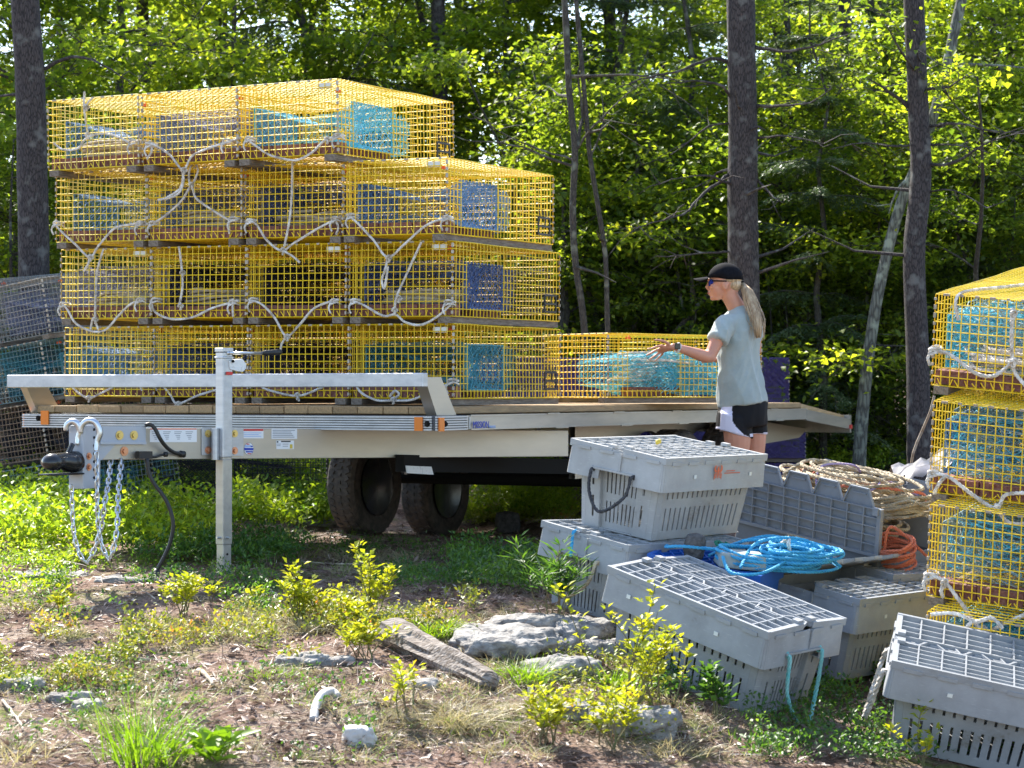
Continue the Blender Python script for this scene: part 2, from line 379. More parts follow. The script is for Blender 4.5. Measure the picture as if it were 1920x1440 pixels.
moss = ramp(nz(30).outputs['Fac'], (.3, (.05, .07, .015)), (.7, (.22, .23, .06)))
s1 = ramp(nz(1.7, 6).outputs['Fac'], (.5, (0, 0, 0)), (.64, (1, 1, 1)))
s2 = ramp(nz(2.3, 7).outputs['Fac'], (.52, (0, 0, 0)), (.66, (1, 1, 1)))
s3 = ramp(nz(3.1, 9).outputs['Fac'], (.50, (0, 0, 0)), (.60, (1, 1, 1))); soil = ramp(nz(40, 9).outputs['Fac'], (.3, (.030, .016, .011)), (.72, (.15, .085, .06)))
L.new(mixc(s3.outputs[0], mixc(s2.outputs[0], mixc(s1.outputs[0], fine.outputs[0], straw.outputs[0]), moss.outputs[0]), soil.outputs[0]), b.inputs['Base Color'])
b.inputs['Roughness'].default_value = .95; b.inputs['Specular IOR Level'].default_value = .2
bp = N.new('ShaderNodeBump'); bp.inputs['Strength'].default_value = .8; bp.inputs['Distance'].default_value = .02; L.new(nz(55, 10).outputs['Fac'], bp.inputs['Height']); L.new(bp.outputs[0], b.inputs['Normal'])
M['ground'] = m
tag(obj('ground', npmesh('ground', V, Q, M['ground'], True)), kind='structure', label='brown pine needle ground sloping down towards the camera')

# ------------------------------------------------------------------ lobster traps
TL, TW, TH, PITCH, RUN = 1.27, .615, .385, .0385, .035      # length, width, cage height, mesh pitch, runner height
def wire_grid(mb, o, du, dv, nu, nv, r, g, bulge=.004, skip=None):
    "wires of one flat panel: o + u*du + v*dv with nu x nv cells"
    o, du, dv = Vector(o), Vector(du), Vector(dv); nrm = du.cross(dv).normalized(); bx = g.uniform(-1, 1) * bulge; ph = g.uniform(0, 6)
    def P(a, b): return o + du * a + dv * b + nrm * (bx * 16 * a * (1 - a) * b * (1 - b) * .25 * 4 + math.sin(a * 9 + ph) * math.sin(b * 7 + ph) * bulge * .5 * (a * (1 - a) * 4) ** .5)
    for i in range(nu + 1):
        a = i / nu; seg = max(2, nv // 4); pts = [P(a, k / seg) for k in range(seg + 1)]
        if skip and skip[0] < a < skip[1]:
            k0 = [p for p, k in zip(pts, range(seg + 1)) if k / seg <= skip[2]]; k1 = [p for p, k in zip(pts, range(seg + 1)) if k / seg >= skip[3]]
            k0 = [P(a, 0), P(a, skip[2])]; k1 = [P(a, skip[3]), P(a, 1)]
            if skip[2] > .01: mb.tube(k0, r, 4, caps=False)
            mb.tube(k1, r, 4, caps=False)
        else: mb.tube(pts, r, 4, caps=False)
    for j in range(nv + 1):
        b = j / nv; seg = max(2, nu // 5)
        if skip and skip[2] < b < skip[3]:
            mb.tube([P(0, b), P(skip[0], b)], r, 4, caps=False); mb.tube([P(k, b) for k in (skip[1], (skip[1] + 1) / 2, 1)], r, 4, caps=False)
        else: mb.tube([P(k / seg, b) for k in range(seg + 1)], r, 4, caps=False)
def cage_mesh(seed, r=.0024):
    g = random.Random(seed); mb = MB(); L_, W, H = TL, TW, TH; nl, nw, nh = round(L_ / PITCH), round(W / PITCH), round(H / PITCH); z = RUN; y = W / 2
    wire_grid(mb, (0, -y, z), (L_, 0, 0), (0, W, 0), nl, nw, r, g, .008)
    wire_grid(mb, (0, -y, z + H), (L_, 0, 0), (0, W, 0), nl, nw, r, g, .012)
    sk = (.13, .44, .12, .72)
    wire_grid(mb, (0, -y, z), (L_, 0, 0), (0, 0, H), nl, nh, r, g, .006, sk)
    wire_grid(mb, (0, y, z), (L_, 0, 0), (0, 0, H), nl, nh, r, g, .006, sk)
    wire_grid(mb, (0, -y, z), (0, W, 0), (0, 0, H), nw, nh, r, g, .006)
    wire_grid(mb, (L_, -y, z), (0, W, 0), (0, 0, H), nw, nh, r, g, .006)
    for i in range(1, nw):                                   # bent tails of the bottom cross wires
        yy = -y + W * i / nw; s = g.choice((-1, 1, 1)) * g.uniform(.008, .02); mb.tube([(0, yy, z + .002), (-.004, yy + s, z + g.uniform(.018, .034))], r, 4)
    for i in range(4, 15):                                   # bent wires below the entrance
        xx = L_ * i / nl; mb.tube([(xx, -y, z), (xx - g.uniform(.01, .02), -y - .01, z + .035)], r, 4)
    return mb
def wall_mesh(seed):
    g = random.Random(seed); mb = MB(); nw, nh = round(TW / PITCH), round(TH / PITCH)
    wire_grid(mb, (TL * .47, -TW / 2 + .01, RUN), (0, TW - .02, 0), (0, 0, TH), nw, nh, .0023, g, .01, (.3, .7, .2, .7))
    return mb
def net_panel(mb, o, du, dv, nu, nv, g, r=.0016, sag=.03, j=.006, taper=0, dn=None):
    "knotted twine: two families of diagonal strands over the panel, jittered"
    o, du, dv = Vector(o), Vector(du), Vector(dv); nrm = dn or du.cross(dv).normalized()
    def P(a, b):
        a2 = .5 + (a - .5) * (1 - taper * b)
        return o + du * a2 + dv * b + nrm * (sag * math.sin(math.pi * a) * math.sin(math.pi * min(b, 1))) + Vector((g.uniform(-j, j), g.uniform(-j, j), g.uniform(-j, j)))
    G = [[P(i / nu, k / nv) for k in range(nv + 1)] for i in range(nu + 1)]
    for s in (1, -1):
        for i in range(-nv, nu + nv + 1):
            pts = []
            for k in range(nv + 1):
                a = i + s * k
                if 0 <= a <= nu: pts.append(G[a][k])
                elif len(pts) > 1: mb.tube(pts, r, 3, caps=False); pts = []
                else: pts = []
            if len(pts) > 1: mb.tube(pts, r, 3, caps=False)
def entrance_net(seed, side):
    g = random.Random(seed); mb = MB(); y = TW / 2 - .006
    x0, x1, z0, z1 = TL * .12, TL * .45, RUN + .045, RUN + TH * .73
    net_panel(mb, (x0, side * y, z0), (x1 - x0, 0, 0), (0, 0, z1 - z0), 20, 13, g, .0017, .02, .007, dn=Vector((0, -side, 0)))
    net_panel(mb, (x0, side * y, z0), (x1 - x0, 0, 0), (.0, -side * TW * .40, .07), 17, 11, g, .0015, .0, .008, .5)
    net_panel(mb, (x0, side * y, z1), (x1 - x0, 0, 0), (.0, -side * TW * .40, -.08), 17, 11, g, .0015, -.0, .008, .5)
    for zz in (z0, z1): mb.tube([(x0, side * y, zz), (x1, side * y, zz)], .004, 5)
    for xx in (x0, x1): mb.tube([(xx, side * y, z0), (xx, side * y, z1)], .004, 5)
    return mb
def parlour_net(seed):
    g = random.Random(seed); mb = MB(); W = TW - .05; z0 = RUN + .03
    for zz, dz in ((z0, .05), (RUN + TH * .72, -.06)):
        net_panel(mb, (TL * .47, -W / 2, zz), (0, W, 0), (TL * .33, 0, dz), 19, 16, g, .0016, 0, .010, .45)
    for s in (-1, 1): net_panel(mb, (TL * .47, s * W / 2, z0), (0, 0, TH * .62), (TL * .33, -s * W * .22, .03), 11, 16, g, .0016, 0, .010, .3)
    return mb
CAGES = [cage_mesh(s).mesh('wire_cage', M['yellow']) for s in (1, 2, 3, 4)]
WALL = wall_mesh(9).mesh('parlour_wall', M['yellow'])
ENT = {s: entrance_net(20 + s, s).mesh('entrance_net', M['net_blue']) for s in (-1, 1)}
PAR = parlour_net(30).mesh('parlour_net', M['net_blue'])
mb = MB(); mb.box2((-.012, -.032, 0), (TL + .012, .032, RUN - .002)); RUNNER = mb.mesh('runner', M['runner'])
mb = MB(); mb.box((0, 0, 0), (.092, .195, .058))
for yy in (-.055, 0, .055): mb.lathe([(.016, .0295), (.018, .030), (.015, .030)], 8, Matrix.Translation((0, yy, 0)))
BRICK = mb.mesh('brick', M['brick'])
mb = MB(); g = random.Random(5)
for x in (0, TL):
    for s in (-1, 1):
        for k in range(11): mb.box((x + (-.001 if x == 0 else .001), s * TW / 2, RUN + .02 + k * .0345), (.010, .010, g.uniform(.008, .022)))
for k in range(9):
    mb.box((.0, -TW / 2 + .04 + k * .066, RUN + TH), (.009, g.uniform(.01, .03), .009))
CLIPS = mb.mesh('crimped_clip', M['clip'])
mb = MB()
for zz in (0, .045, .092): mb.box((0, 0, zz), (.155, .007, .011))
for xx in (-.072, .072): mb.box((xx, 0, .046), (.012, .0064, .102))
mb.box((.015, 0, .07), (.009, .006, .045))
for k in range(7): mb.tube([(-.06 + k * .02, 0, .096), (-.065 + k * .021 + .01 * (-1) ** k, .004, .135)], .0022, 4)
VENT = mb.mesh('escape_vent', M['vent'])
mb = MB(); mb.box((0, 0, 0), (.003, .085, .028)); TAGM = mb.mesh('id_tag', M['tagplastic'])
mb = MB(); mb.box((0, 0, 0), (.03, .018, .014)); mb.tube([(0, 0, 0), (.02, .01, .03)], .004, 5); HOOK = mb.mesh('bungee_hook', M['orange'])

def slotmat(o, m_):
    o.material_slots[0].link = 'OBJECT'; o.material_slots[0].material = m_
def make_trap(Mx, label, group, wire='yellow', net='blue', idx=0, bricks=3, full=True, name='lobster_trap', vent_side=-1, tagged=False):
    t = thing(name, label, 'lobster trap', Mx, group)
    o = obj('wire_cage', CAGES[idx % 4], t); slotmat(o, M[wire])
    for s in (-1, 1):
        q = obj('runner', RUNNER, t); q.location = (0, s * (TW / 2 - .045), 0)
    if not full: return t
    o = obj('parlour_wall', WALL, t); slotmat(o, M[wire])
    for s in (-1, 1): o = obj('entrance_net', ENT[s], t); slotmat(o, M['net_' + net])
    if net in ('black', 'navy', 'tealnet', 'slate') and bricks:
        o = obj('extra_kitchen_net', PAR, t); slotmat(o, M['net_' + net]); o.location = (-.44, 0, .015); o = obj('extra_kitchen_net', PAR, t); slotmat(o, M['net_black']); o.matrix_local = Matrix.Translation((TL * 1.42, 0, .01)) @ Matrix.Scale(-1, 4, (1, 0, 0))  # extra dark nets added to darken the trap interior
    o = obj('parlour_net', PAR, t); slotmat(o, M['net_' + net])
    obj('crimped_clip', CLIPS, t)['kind'] = 'stuff'
    for k in range(bricks):
        q = obj('brick', BRICK, t); q.location = (.06, -.2 + k * .2, RUN + .034); q.rotation_euler = (0, 0, rnd.uniform(-.04, .04))
    if bricks:
        for k in range(2):
            q = obj('brick', BRICK, t); q.location = (.44 + .1 * k, -.21, RUN + .034); q.rotation_euler = (0, 0, 1.57)
    q = obj('escape_vent', VENT, t); q.location = (TL * .90, vent_side * (TW / 2 + .004), RUN + .05)
    q = obj('bungee_hook', HOOK, t); q.location = (.32, -.12, RUN + TH - .02)
    if tagged: q = obj('id_tag', TAGM, t); q.location = (.006, -TW / 2 + .08, RUN + TH - .03)
    return t

TDIR = Vector((math.cos(R(63.4)), math.sin(R(63.4)), 0)); TLEFT = Vector((-TDIR.y, TDIR.x, 0))
rows = [  # top photo row first: near right top corner, columns, up tilt
    (Vector((-.947 + .0, 12.0, 1.725)), 3, (-.01, -.03, 1)),
    (Vector((-.32, 11.15, 1.202)), 4, (0.004, -.02, 1)),
    (Vector((-.301, 11.192, .782)), 4, (.006, -.012, 1)),
    (Vector((-.292, 11.232, .359)), 4, (.004, -.004, 1))]
rows[0] = (at(637, 148, 11.30) - Vector((0, 0, EYE)), 3, (-.012, -.02, 1))
names_row = ['top layer', 'second layer from the top', 'third layer from the top', 'bottom layer']
names_col = {3: ['rightmost', 'middle', 'leftmost'], 4: ['rightmost', 'second from the right', 'second from the left', 'leftmost']}
nets = [['cyan', 'slate', 'blue'], ['blue', 'navy', 'slate', 'blue'], ['navy', 'black', 'black', 'slate'], ['tealnet', 'black', 'navy', 'blue']]
netword = {'cyan': 'bright cyan', 'slate': 'slate purple', 'blue': 'blue', 'navy': 'navy blue', 'black': 'dark', 'tealnet': 'dark teal'}
TR = {}
for ri, (p, nc, up) in enumerate(rows):
    for c in range(nc):
        up_ = Vector(up).normalized()
        pos = Vector((p.x, p.y, p.z + EYE)) + TLEFT * (.626 * (c + .5)) - Vector((0, 0, TH + RUN)) + TLEFT * rnd.uniform(-.004, .004) + TDIR * rnd.uniform(-.012, .012)
        pos.z += -(up_.x * TLEFT.x + up_.y * TLEFT.y) * .626 * (c + .5)
        d = (TDIR + TLEFT * rnd.uniform(-.008, .008))
        TR[ri, c] = make_trap(frame(pos, d, up), f"yellow trap, {names_row[ri]}, {names_col[nc][c]}, {netword[nets[ri][c]]} netting", 'yellow lobster traps stacked on the trailer',
                              'yellow' if c < nc - 1 else 'yellow_mottled', nets[ri][c], ri * 5 + c * 3, tagged=(c == 0 or rnd.random() < .4))
# the loose trap beyond the stack
YS = 13.1; ld = Vector((.79, .61, 0))
lt = make_trap(frame(at(1140, 756, YS) + Vector((-.61, .79, 0)) * TW / 2, ld), 'single yellow trap on the deck beside the woman, crammed with cyan netting', 'yellow lobster traps stacked on the trailer',
               'yellow', 'cyan', 2, bricks=0)
for k in range(2): q = obj('brick', BRICK, lt); q.location = (.33 + .21 * k, -.20, RUN + .034); q.rotation_euler = (0, 0, 1.57)
for q in list(lt.children):
    if q.name.startswith('entrance_net'): bpy.data.objects.remove(q)
q = obj('head_net', PAR, lt); slotmat(q, M['net_cyan']); q.matrix_local = Matrix.Translation((TL * .92, 0, .0)) @ Matrix.Scale(-1, 4, (1, 0, 0))
# right hand stack
rdir = Vector((.5, .866, 0)); rl = Vector((-.866, .5, 0)); rup = Vector((.014, -.176, 1)).normalized()
rr = [((1755, 551), 9.13), ((1751, 752), 9.06), ((1745, 946), 9.0), ((1739, 1146), 8.93)]
rn = ['topmost trap of the yellow stack at the right, beige rope inside', 'second trap down in the yellow stack at the right', 'third trap down in the yellow stack at the right, above the big grey crate',
      'lowest trap of the yellow stack at the right, mostly behind a crate']
for k, ((u, v), Y) in enumerate(rr):
    p = at(u, v, Y); x = (rdir - rdir.dot(rup) * rup).normalized(); y = rup.cross(x)
    TR['r', k] = make_trap(frame(p - y * TW / 2 - rup * (TH + RUN), rdir, rup), rn[k], 'yellow lobster traps stacked at the right', 'yellow', ['cyan', 'blue', 'greyblue', 'tealnet'][k], k + 1)
    w = obj('extra_kitchen_net', PAR, TR['r', k]); slotmat(w, M[['net_cyan', 'net_cyan', 'net_greyblue', 'net_cyan'][k]]); w.location = (-.42, 0, .02)
# columns of the same stack further right and behind, reaching out of the frame
for k in range(4):
    p = at(rr[k][0][0], rr[k][0][1], rr[k][1]); x = (rdir - rdir.dot(rup) * rup).normalized(); y = rup.cross(x)
    make_trap(frame(p - y * (TW * 1.5 + .015) - rup * (TH + RUN), rdir, rup), 'yellow trap just outside the right edge, ' + ['top row', 'second row', 'third row', 'bottom row'][k], 'yellow traps outside the right edge', 'yellow', 'cyan', k)

# weathered traps behind the trailer's left end
oup = Vector((-.16, -.02, 1)).normalized(); od = Vector((.62, .78, 0))
for k, (v, w_, n_, lab) in enumerate([(530, 'greywire', 'slate', 'old grey encrusted trap on top of the weathered stack'), (648, 'teal', 'tealnet', 'faded teal trap second from the top of the weathered stack'),
                                 (764, 'brownwire', 'black', 'rusty brown trap third from the top of the weathered stack'), (884, 'teal', 'tealnet', 'teal trap at the foot of the weathered stack')]):
    p = at(78 - k * 2, v, 15.0)
    make_trap(frame(p + Vector((-.78, .62, 0)) * TW / 2 - oup * (TH + RUN), od, oup), lab, 'weathered traps behind the left end of the trailer', w_, n_, k, bricks=0)
    make_trap(frame(p + Vector((-.78, .62, 0)) * TW * 1.52 - oup * (TH + RUN), od, oup), 'weathered trap at the left edge, ' + ['top row', 'second row', 'third row', 'bottom row'][k], 'weathered traps at the left edge', w_, n_, k + 1, bricks=0)
for r_ in range(2):
    for c in range(2):
        x = -3.95 + c * 1.3 + .1 * r_; y = 16.6; lb = f"black wire trap under the trailer, {['lower', 'upper'][r_]} row, {['left', 'middle', 'right'][c]}" 
        make_trap(frame((x, y - .3, gz1(x, y) + .02 + r_ * .42), (1, .06, 0)), lb, 'black traps seen under the trailer', 'blackwire', 'black', c, bricks=0)
for r_, v in ((0, 868), (1, 770), (2, 672)):
    for c in range(2):
        if r_ == 0: u0 = 1215 - 285 * c
        else: u0 = (1225 if r_ == 1 else 1195) - 285 * c
        if r_ == 0 and c == 1: continue
        u0 -= 12; p = at(u0, v, 18.2); p.z -= TH + RUN
        tp = make_trap(frame(p, (1, .05, 0)), f"purple trap behind the trailer, {['bottom', 'middle', 'top'][r_]} layer, {['right', 'left'][c]} column", 'purple traps behind the trailer', 'purplewire', 'navy', c + r_, bricks=0)
        dn = MB(); gg = random.Random(c + r_)
        for yy in (-TW / 2 - .004, TW / 2):
            net_panel(dn, (0, yy, RUN), (TL, 0, 0), (0, 0, TH), 60, 20, gg, .0055, .0, .004)
        net_panel(dn, (TL, -TW / 2, RUN), (0, TW, 0), (0, 0, TH), 24, 20, gg, .0055, .0, .004)
        o = dn.build('mesh_liner', M['purplewire'], tp)

# ------------------------------------------------------------------ flatbed trailer
TA = Vector((math.cos(R(63.6)), math.sin(R(63.6)), 0)); TB = Vector((-TA.y, TA.x, 0)); TO = Vector((-.378, 10.9, 0))
TM = frame(TO, TA); TI = TM.inverted(); WB = 2.53
trailer = thing('flatbed_trailer', 'long aluminium flatbed trailer with wooden deck carrying the yellow traps', 'trailer', TM)
CAMP = Vector((0, 0, EYE))
def ray(u, v): return Vector(((u - 960) / F, 1, -(v - YH) / F))
def onplane(u, v, p, n):
    d = ray(u, v); n = Vector(n); return CAMP + d * ((Vector(p) - CAMP).dot(n) / d.dot(n))
def L2(p): return TI @ Vector(p)
def ta(u, v, a): return L2(onplane(u, v, TM @ Vector((a, 0, 0)), TA))      # on the plane a = const (faces front)
def tb(u, v, b): return L2(onplane(u, v, TM @ Vector((0, b, 0)), TB))      # on the plane b = const (side)
# deck planks
for k in range(17):
    mb = MB(); y0 = .012 + k * .1475; zz = rnd.uniform(-.003, .003)
    mb.box2((-.004 + rnd.uniform(0, .008), y0, .797), (5.6, y0 + .1435, .837 + zz)); mb.build('deck_plank', M['plank'], trailer, bevel=.003)
    mb = MB(); mb.bar((5.604, y0 + .07175, .812 + zz), (6.62, y0 + .07175, .718 + zz), .1435, .036); mb.build('tail_plank', M['plank'], trailer)
# ribbed front rail strip and its side return
mb = MB(); mb.box2((-.05, -.006, .716), (-.012, WB + .006, .7905)); mb.mi = 1
for k in range(6): mb.box2((-.066, -.010, .7165 + k * .0125), (-.0502, WB + .01, .7243 + k * .0125))
mb.build('front_strip', [M['groove'], M['alu']], trailer)
mb = MB(); mb.box2((-.05, -.03, .716), (.26, -.0065, .7905)); mb.mi = 1
for k in range(6): mb.box2((-.066, -.042, .7165 + k * .0125), (.262, -.0305, .7243 + k * .0125))
mb.build('corner_strip', [M['groove'], M['alu']], trailer)
mb = MB(); mb.box2((.265, -.034, .718), (5.6, -.004, .789)); mb.box2((.3, -.040, .783), (5.6, -.0345, .792)); mb.box2((.3, -.042, .714), (5.6, -.0345, .721))
for a in (1.3, 2.2, 3.1, 4.0, 4.9): mb.box2((a, -.05, .709), (a + .16, -.0425, .716)); mb.box2((a - .1, -.048, .788), (a + .05, -.041, .795))
mb.build('side_strip', M['alu_side'], trailer)
mb = MB(); mb.box2((.27, -.046, .722), (tb(880, 800, -.04).x, -.0405, .782)); mb.build('stake_pocket', M['alu'], trailer)
mb = MB(); mb.bar((5.6, -.02, .745), (6.64, -.02, .665), .03, .078); mb.bar((5.6, WB + .02, .745), (6.64, WB + .02, .665), .03, .078)
mb.box2((6.62, -.035, .60), (6.66, WB + .035, .735)); mb.build('tail_frame', M['alu_side'], trailer)
mb = MB(); mb.prism([(4.7, .49), (6.5, .56), (6.62, .60), (6.62, .63), (5.6, .70), (4.7, .71)], -.02, .02, Matrix.Translation((0, .35, 0)) @ Matrix.Rotation(R(90), 4, 'X'))
mb.build('tail_beam', M['alu_warm'], trailer)
mb = MB(); mb.box2((6.61, -.043, .63), (6.665, -.036, .66)); mb.build('tail_light', M['red'], trailer)
mb = MB(); mb.box2((-.012, WB + .004, .718), (5.6, WB + .03, .79))
for a in np.arange(.6, 5.6, .6): mb.box2((float(a), .6, .64), (float(a) + .05, WB - .05, .715))
mb.build('cross_member', M['alu_side'], trailer)
# sub frame and arches
mb = MB(); mb.add([(.42, y, z) for y in (.42, .47) for z in (.49, .58)] + [(2.5, y, z) for y in (.42, .47) for z in (.41, .50)], [(0, 1, 3, 2), (4, 6, 7, 5), (0, 4, 5, 1), (2, 3, 7, 6), (1, 5, 7, 3), (0, 2, 6, 4)]); mb.box2((.8, 2.05, .56), (5.5, 2.10, .70)); mb.build('sub_frame', M['darksteel'], trailer)
arch = []
c1 = tb(1216, 830, .40).x; c2 = tb(1318, 830, .40).x
pts = [(2.52, .40), (2.52, .70), (5.5, .70), (5.5, .40)]
mb = MB()
def archpts(c, w, top): return [(c + w * math.cos(t), .42 + (top - .42) * math.sin(t)) for t in np.linspace(0, math.pi, 15)]
def arcpanel(mb, x0, x1, cs, w, top, zlo, zhi, y0, y1):
    xs_ = sorted(set([x0, x1] + [c + w * math.cos(t) for c in cs for t in np.linspace(0, math.pi, 21)]))
    for a, b_ in zip(xs_[:-1], xs_[1:]):
        mid = (a + b_) / 2
        def lo(x):
            for c in cs:
                if abs(mid - c) < w: return zlo + (top - zlo) * math.sqrt(max(0, 1 - min(1, abs(x - c) / w) ** 2))
            return zlo
        za, zb = lo(a + 1e-6), lo(b_ - 1e-6)
        mb.add([(a, y0, za), (b_, y0, zb), (b_, y0, zhi), (a, y0, zhi), (a, y1, za), (b_, y1, zb), (b_, y1, zhi), (a, y1, zhi)],
               [(0, 1, 2, 3), (7, 6, 5, 4), (0, 4, 5, 1), (3, 2, 6, 7)])
arcpanel(mb, 2.52, 5.5, [c1, c2], .37, .655, .38, .70, .40, .44); mb.build('fender_panel', M['alu_warm'], trailer)
# wheels
def wheel(a, b, z, side):
    w = MB(); Mx = Matrix.Translation((a, b, z)) @ Matrix.Rotation(R(90), 4, 'X'); r = .345
    w.lathe([(.20, -.085), (.27, -.105), (.32, -.105), (.338, -.085), (.345, -.06), (.345, .06), (.338, .085), (.32, .105), (.27, .105), (.20, .085)], 40, Mx, closed=True)
    for k in range(44):
        t_ = k / 44 * 2 * math.pi
        for s in (-1, 1):
            w.box(Mx @ Vector((.347 * math.cos(t_), .347 * math.sin(t_), s * .058)), (.008, .026, .038), (Matrix.Rotation(R(90), 4, 'X') @ Matrix.Rotation(t_, 4, 'Z') @ Matrix.Rotation(s * .5, 4, 'X')).to_3x3())
        w.box(Mx @ Vector((.3465 * math.cos(t_ + .07), .3465 * math.sin(t_ + .07), 0)), (.008, .022, .03), (Matrix.Rotation(R(90), 4, 'X') @ Matrix.Rotation(t_ + .07, 4, 'Z')).to_3x3())
    tyre = w.build('tyre', M['rubber'], None, smooth=False)
    r_ = MB(); r_.lathe([(.205, -.10), (.212, -.105), (.205, -.09), (.19, -.03), (.19, .05), (.08, .055), (.03, .075), (.03, .06), (.10, .045), (.185, .04), (.188, .09), (.212, .105), (.205, .10)], 32, Mx)
    for k in range(5):
        t_ = k * 2 * math.pi / 5; r_.cyl(Mx @ Vector((.075 * math.cos(t_), .075 * math.sin(t_), .04)), Mx @ Vector((.075 * math.cos(t_), .075 * math.sin(t_), .075)), .010, 6)
    rim = r_.build('rim', M['rim'], None, smooth=True)
    e = bpy.data.objects.new('wheel', None); COL.objects.link(e); e.parent = trailer
    tyre.parent = e; rim.parent = e
wz = .345
for (u, bb) in ((684, 2.28), (817, 2.28)):
    a = tb(u, 900, bb).x; p = TM @ Vector((a, bb, 0)); wheel(a, bb, gz1(p.x, p.y) + .335, 1)
for c in (c1, c2):
    p = TM @ Vector((c, .22, 0)); wheel(c, .22, gz1(p.x, p.y) + .335, -1)
    mb = MB(); zc = gz1(p.x, p.y) + .335; mb.cyl((c, .1, zc), (c, 2.3, zc), .04, 10); mb.build('axle', M['darksteel'], trailer)
pl = [tb(u, v, .415) for u, v in ((760, 873), (808, 875), (812, 890), (762, 887))]
mb = MB(); n_ = Vector((0, -.004, 0)); mb.add(pl + [p + n_ for p in pl], [(0, 1, 2, 3), (7, 6, 5, 4), (0, 4, 5, 1), (1, 5, 6, 2), (2, 6, 7, 3), (3, 7, 4, 0)]); mb.build('licence_plate', M['whiteplastic'], trailer)
# front rail with leaning posts
mb = MB(); q0 = ta(17, 703, -.30); q1 = ta(797, 706, -.30); q0b = ta(17, 722, -.30); q1b = ta(797, 727, -.30)
h = q0.z - q0b.z; mb.box2((-.32, q1.y, q1b.z + .003), (-.27, q0.y, q0.z)); mb.build('top_rail', M['alu'], trailer, bevel=.004)
for nm, uv in (('right', ((796, 707), (827, 707), (856, 779), (819, 779))), ('left', ())):
    if uv: c = [tb(u, v, -.002) for u, v in uv]; off = Vector((0, .06, 0)); cl = c
    else: c = [Vector((p.x, WB - .045, p.z)) for p in cl]; off = Vector((0, .045, 0))
    mb = MB(); o_ = off * .08
    mb.add([p for p in c] + [p + o_ for p in c], [(0, 3, 2, 1), (4, 5, 6, 7), (0, 1, 5, 4), (1, 2, 6, 5), (2, 3, 7, 6), (3, 0, 4, 7)])
    a_, d_ = c[0], c[3]; e_ = Vector((.006, 0, 0))
    mb.add([a_ + o_ * 1.01, d_ + o_ * 1.01, d_ + off, a_ + off, a_ + o_ * 1.01 + e_, d_ + o_ * 1.01 + e_, d_ + off + e_, a_ + off + e_], [(0, 1, 2, 3), (7, 6, 5, 4), (0, 3, 7, 4), (1, 5, 6, 2), (2, 6, 7, 3)])
    mb.build('rail_post', M['alu_warm'], trailer)
# markers and bolts on the strip
def plate(nm, mt, pts, n, th, parent):
    mb = MB(); n = Vector(n) * th; pts = [Vector(p) for p in pts]
    k = len(pts); mb.add([p for p in pts] + [p + n for p in pts], [tuple(range(k - 1, -1, -1)), tuple(range(k, 2 * k))] + [(i, (i + 1) % k, k + (i + 1) % k, k + i) for i in range(k)])
    return mb.build(nm, mt, parent)
def rect(fn, u0, v0, u1, v1, *a): return [fn(u0, v0, *a), fn(u1, v0, *a), fn(u1, v1, *a), fn(u0, v1, *a)]
for u0, u1, v0, v1 in ((778, 793, 782, 808), (78, 92, 770, 796)): plate('side_marker', M['amber'], rect(ta, u0, v0, u1, v1, -.0665), (-1, 0, 0), .008, trailer)
plate('side_marker', M['amber'], rect(tb, 822, 783, 831, 809, -.0425), (0, -1, 0), .008, trailer)
plate('side_marker', M['amber'], [(-.045, WB + .012, .718), (-.01, WB + .012, .718), (-.01, WB + .012, .79), (-.045, WB + .012, .79)], (0, 1, 0), .008, trailer)
def bolt(p, n, r, mt, parent, washer=True):
    mb = MB(); p = Vector(p); n = Vector(n).normalized()
    if washer: mb.cyl(p, p + n * .003, r * 1.7, 16)
    mb.cyl(p + n * .0031, p + n * .011, r, 6); return mb.build('bolt', mt, parent)
for (u, v) in ((801, 795), (72, 784)): bolt(ta(u, v, -.0665), (-1, 0, 0), .009, M['darksteel'], trailer)
bolt(tb(835, 795, -.0425), (0, -1, 0), .009, M['darksteel'], trailer)
def text(s, mt, o, ux, uz, size, parent, name, ext=.0005, sx=1):
    cu = bpy.data.curves.new(name, 'FONT'); cu.body = s; cu.size = size; cu.extrude = ext; cu.materials.append(mt)
    tmp = bpy.data.objects.new('tmp', cu); COL.objects.link(tmp); me = bpy.data.meshes.new_from_object(tmp); bpy.data.objects.remove(tmp); ob = bpy.data.objects.new(name, me); COL.objects.link(ob); ob.parent = parent
    ux = Vector(ux).normalized(); uz = Vector(uz); uz = (uz - uz.dot(ux) * ux).normalized(); n = ux.cross(uz); Mx = Matrix((ux * sx, uz, n)).transposed().to_4x4(); Mx.translation = Vector(o); ob.matrix_local = Mx; return ob
t0 = tb(887, 803, -.0475)
text('MISSION', M['blueprint'], t0, (1, 0, 0), (0, 0, 1), .050, trailer, 'lettering', .001, .95)
text('TRAILERS', M['ltblueprint'], tb(917, 803, -.0475), (1, 0, 0), (0, 0, 1), .020, trailer, 'lettering', .001, .9)

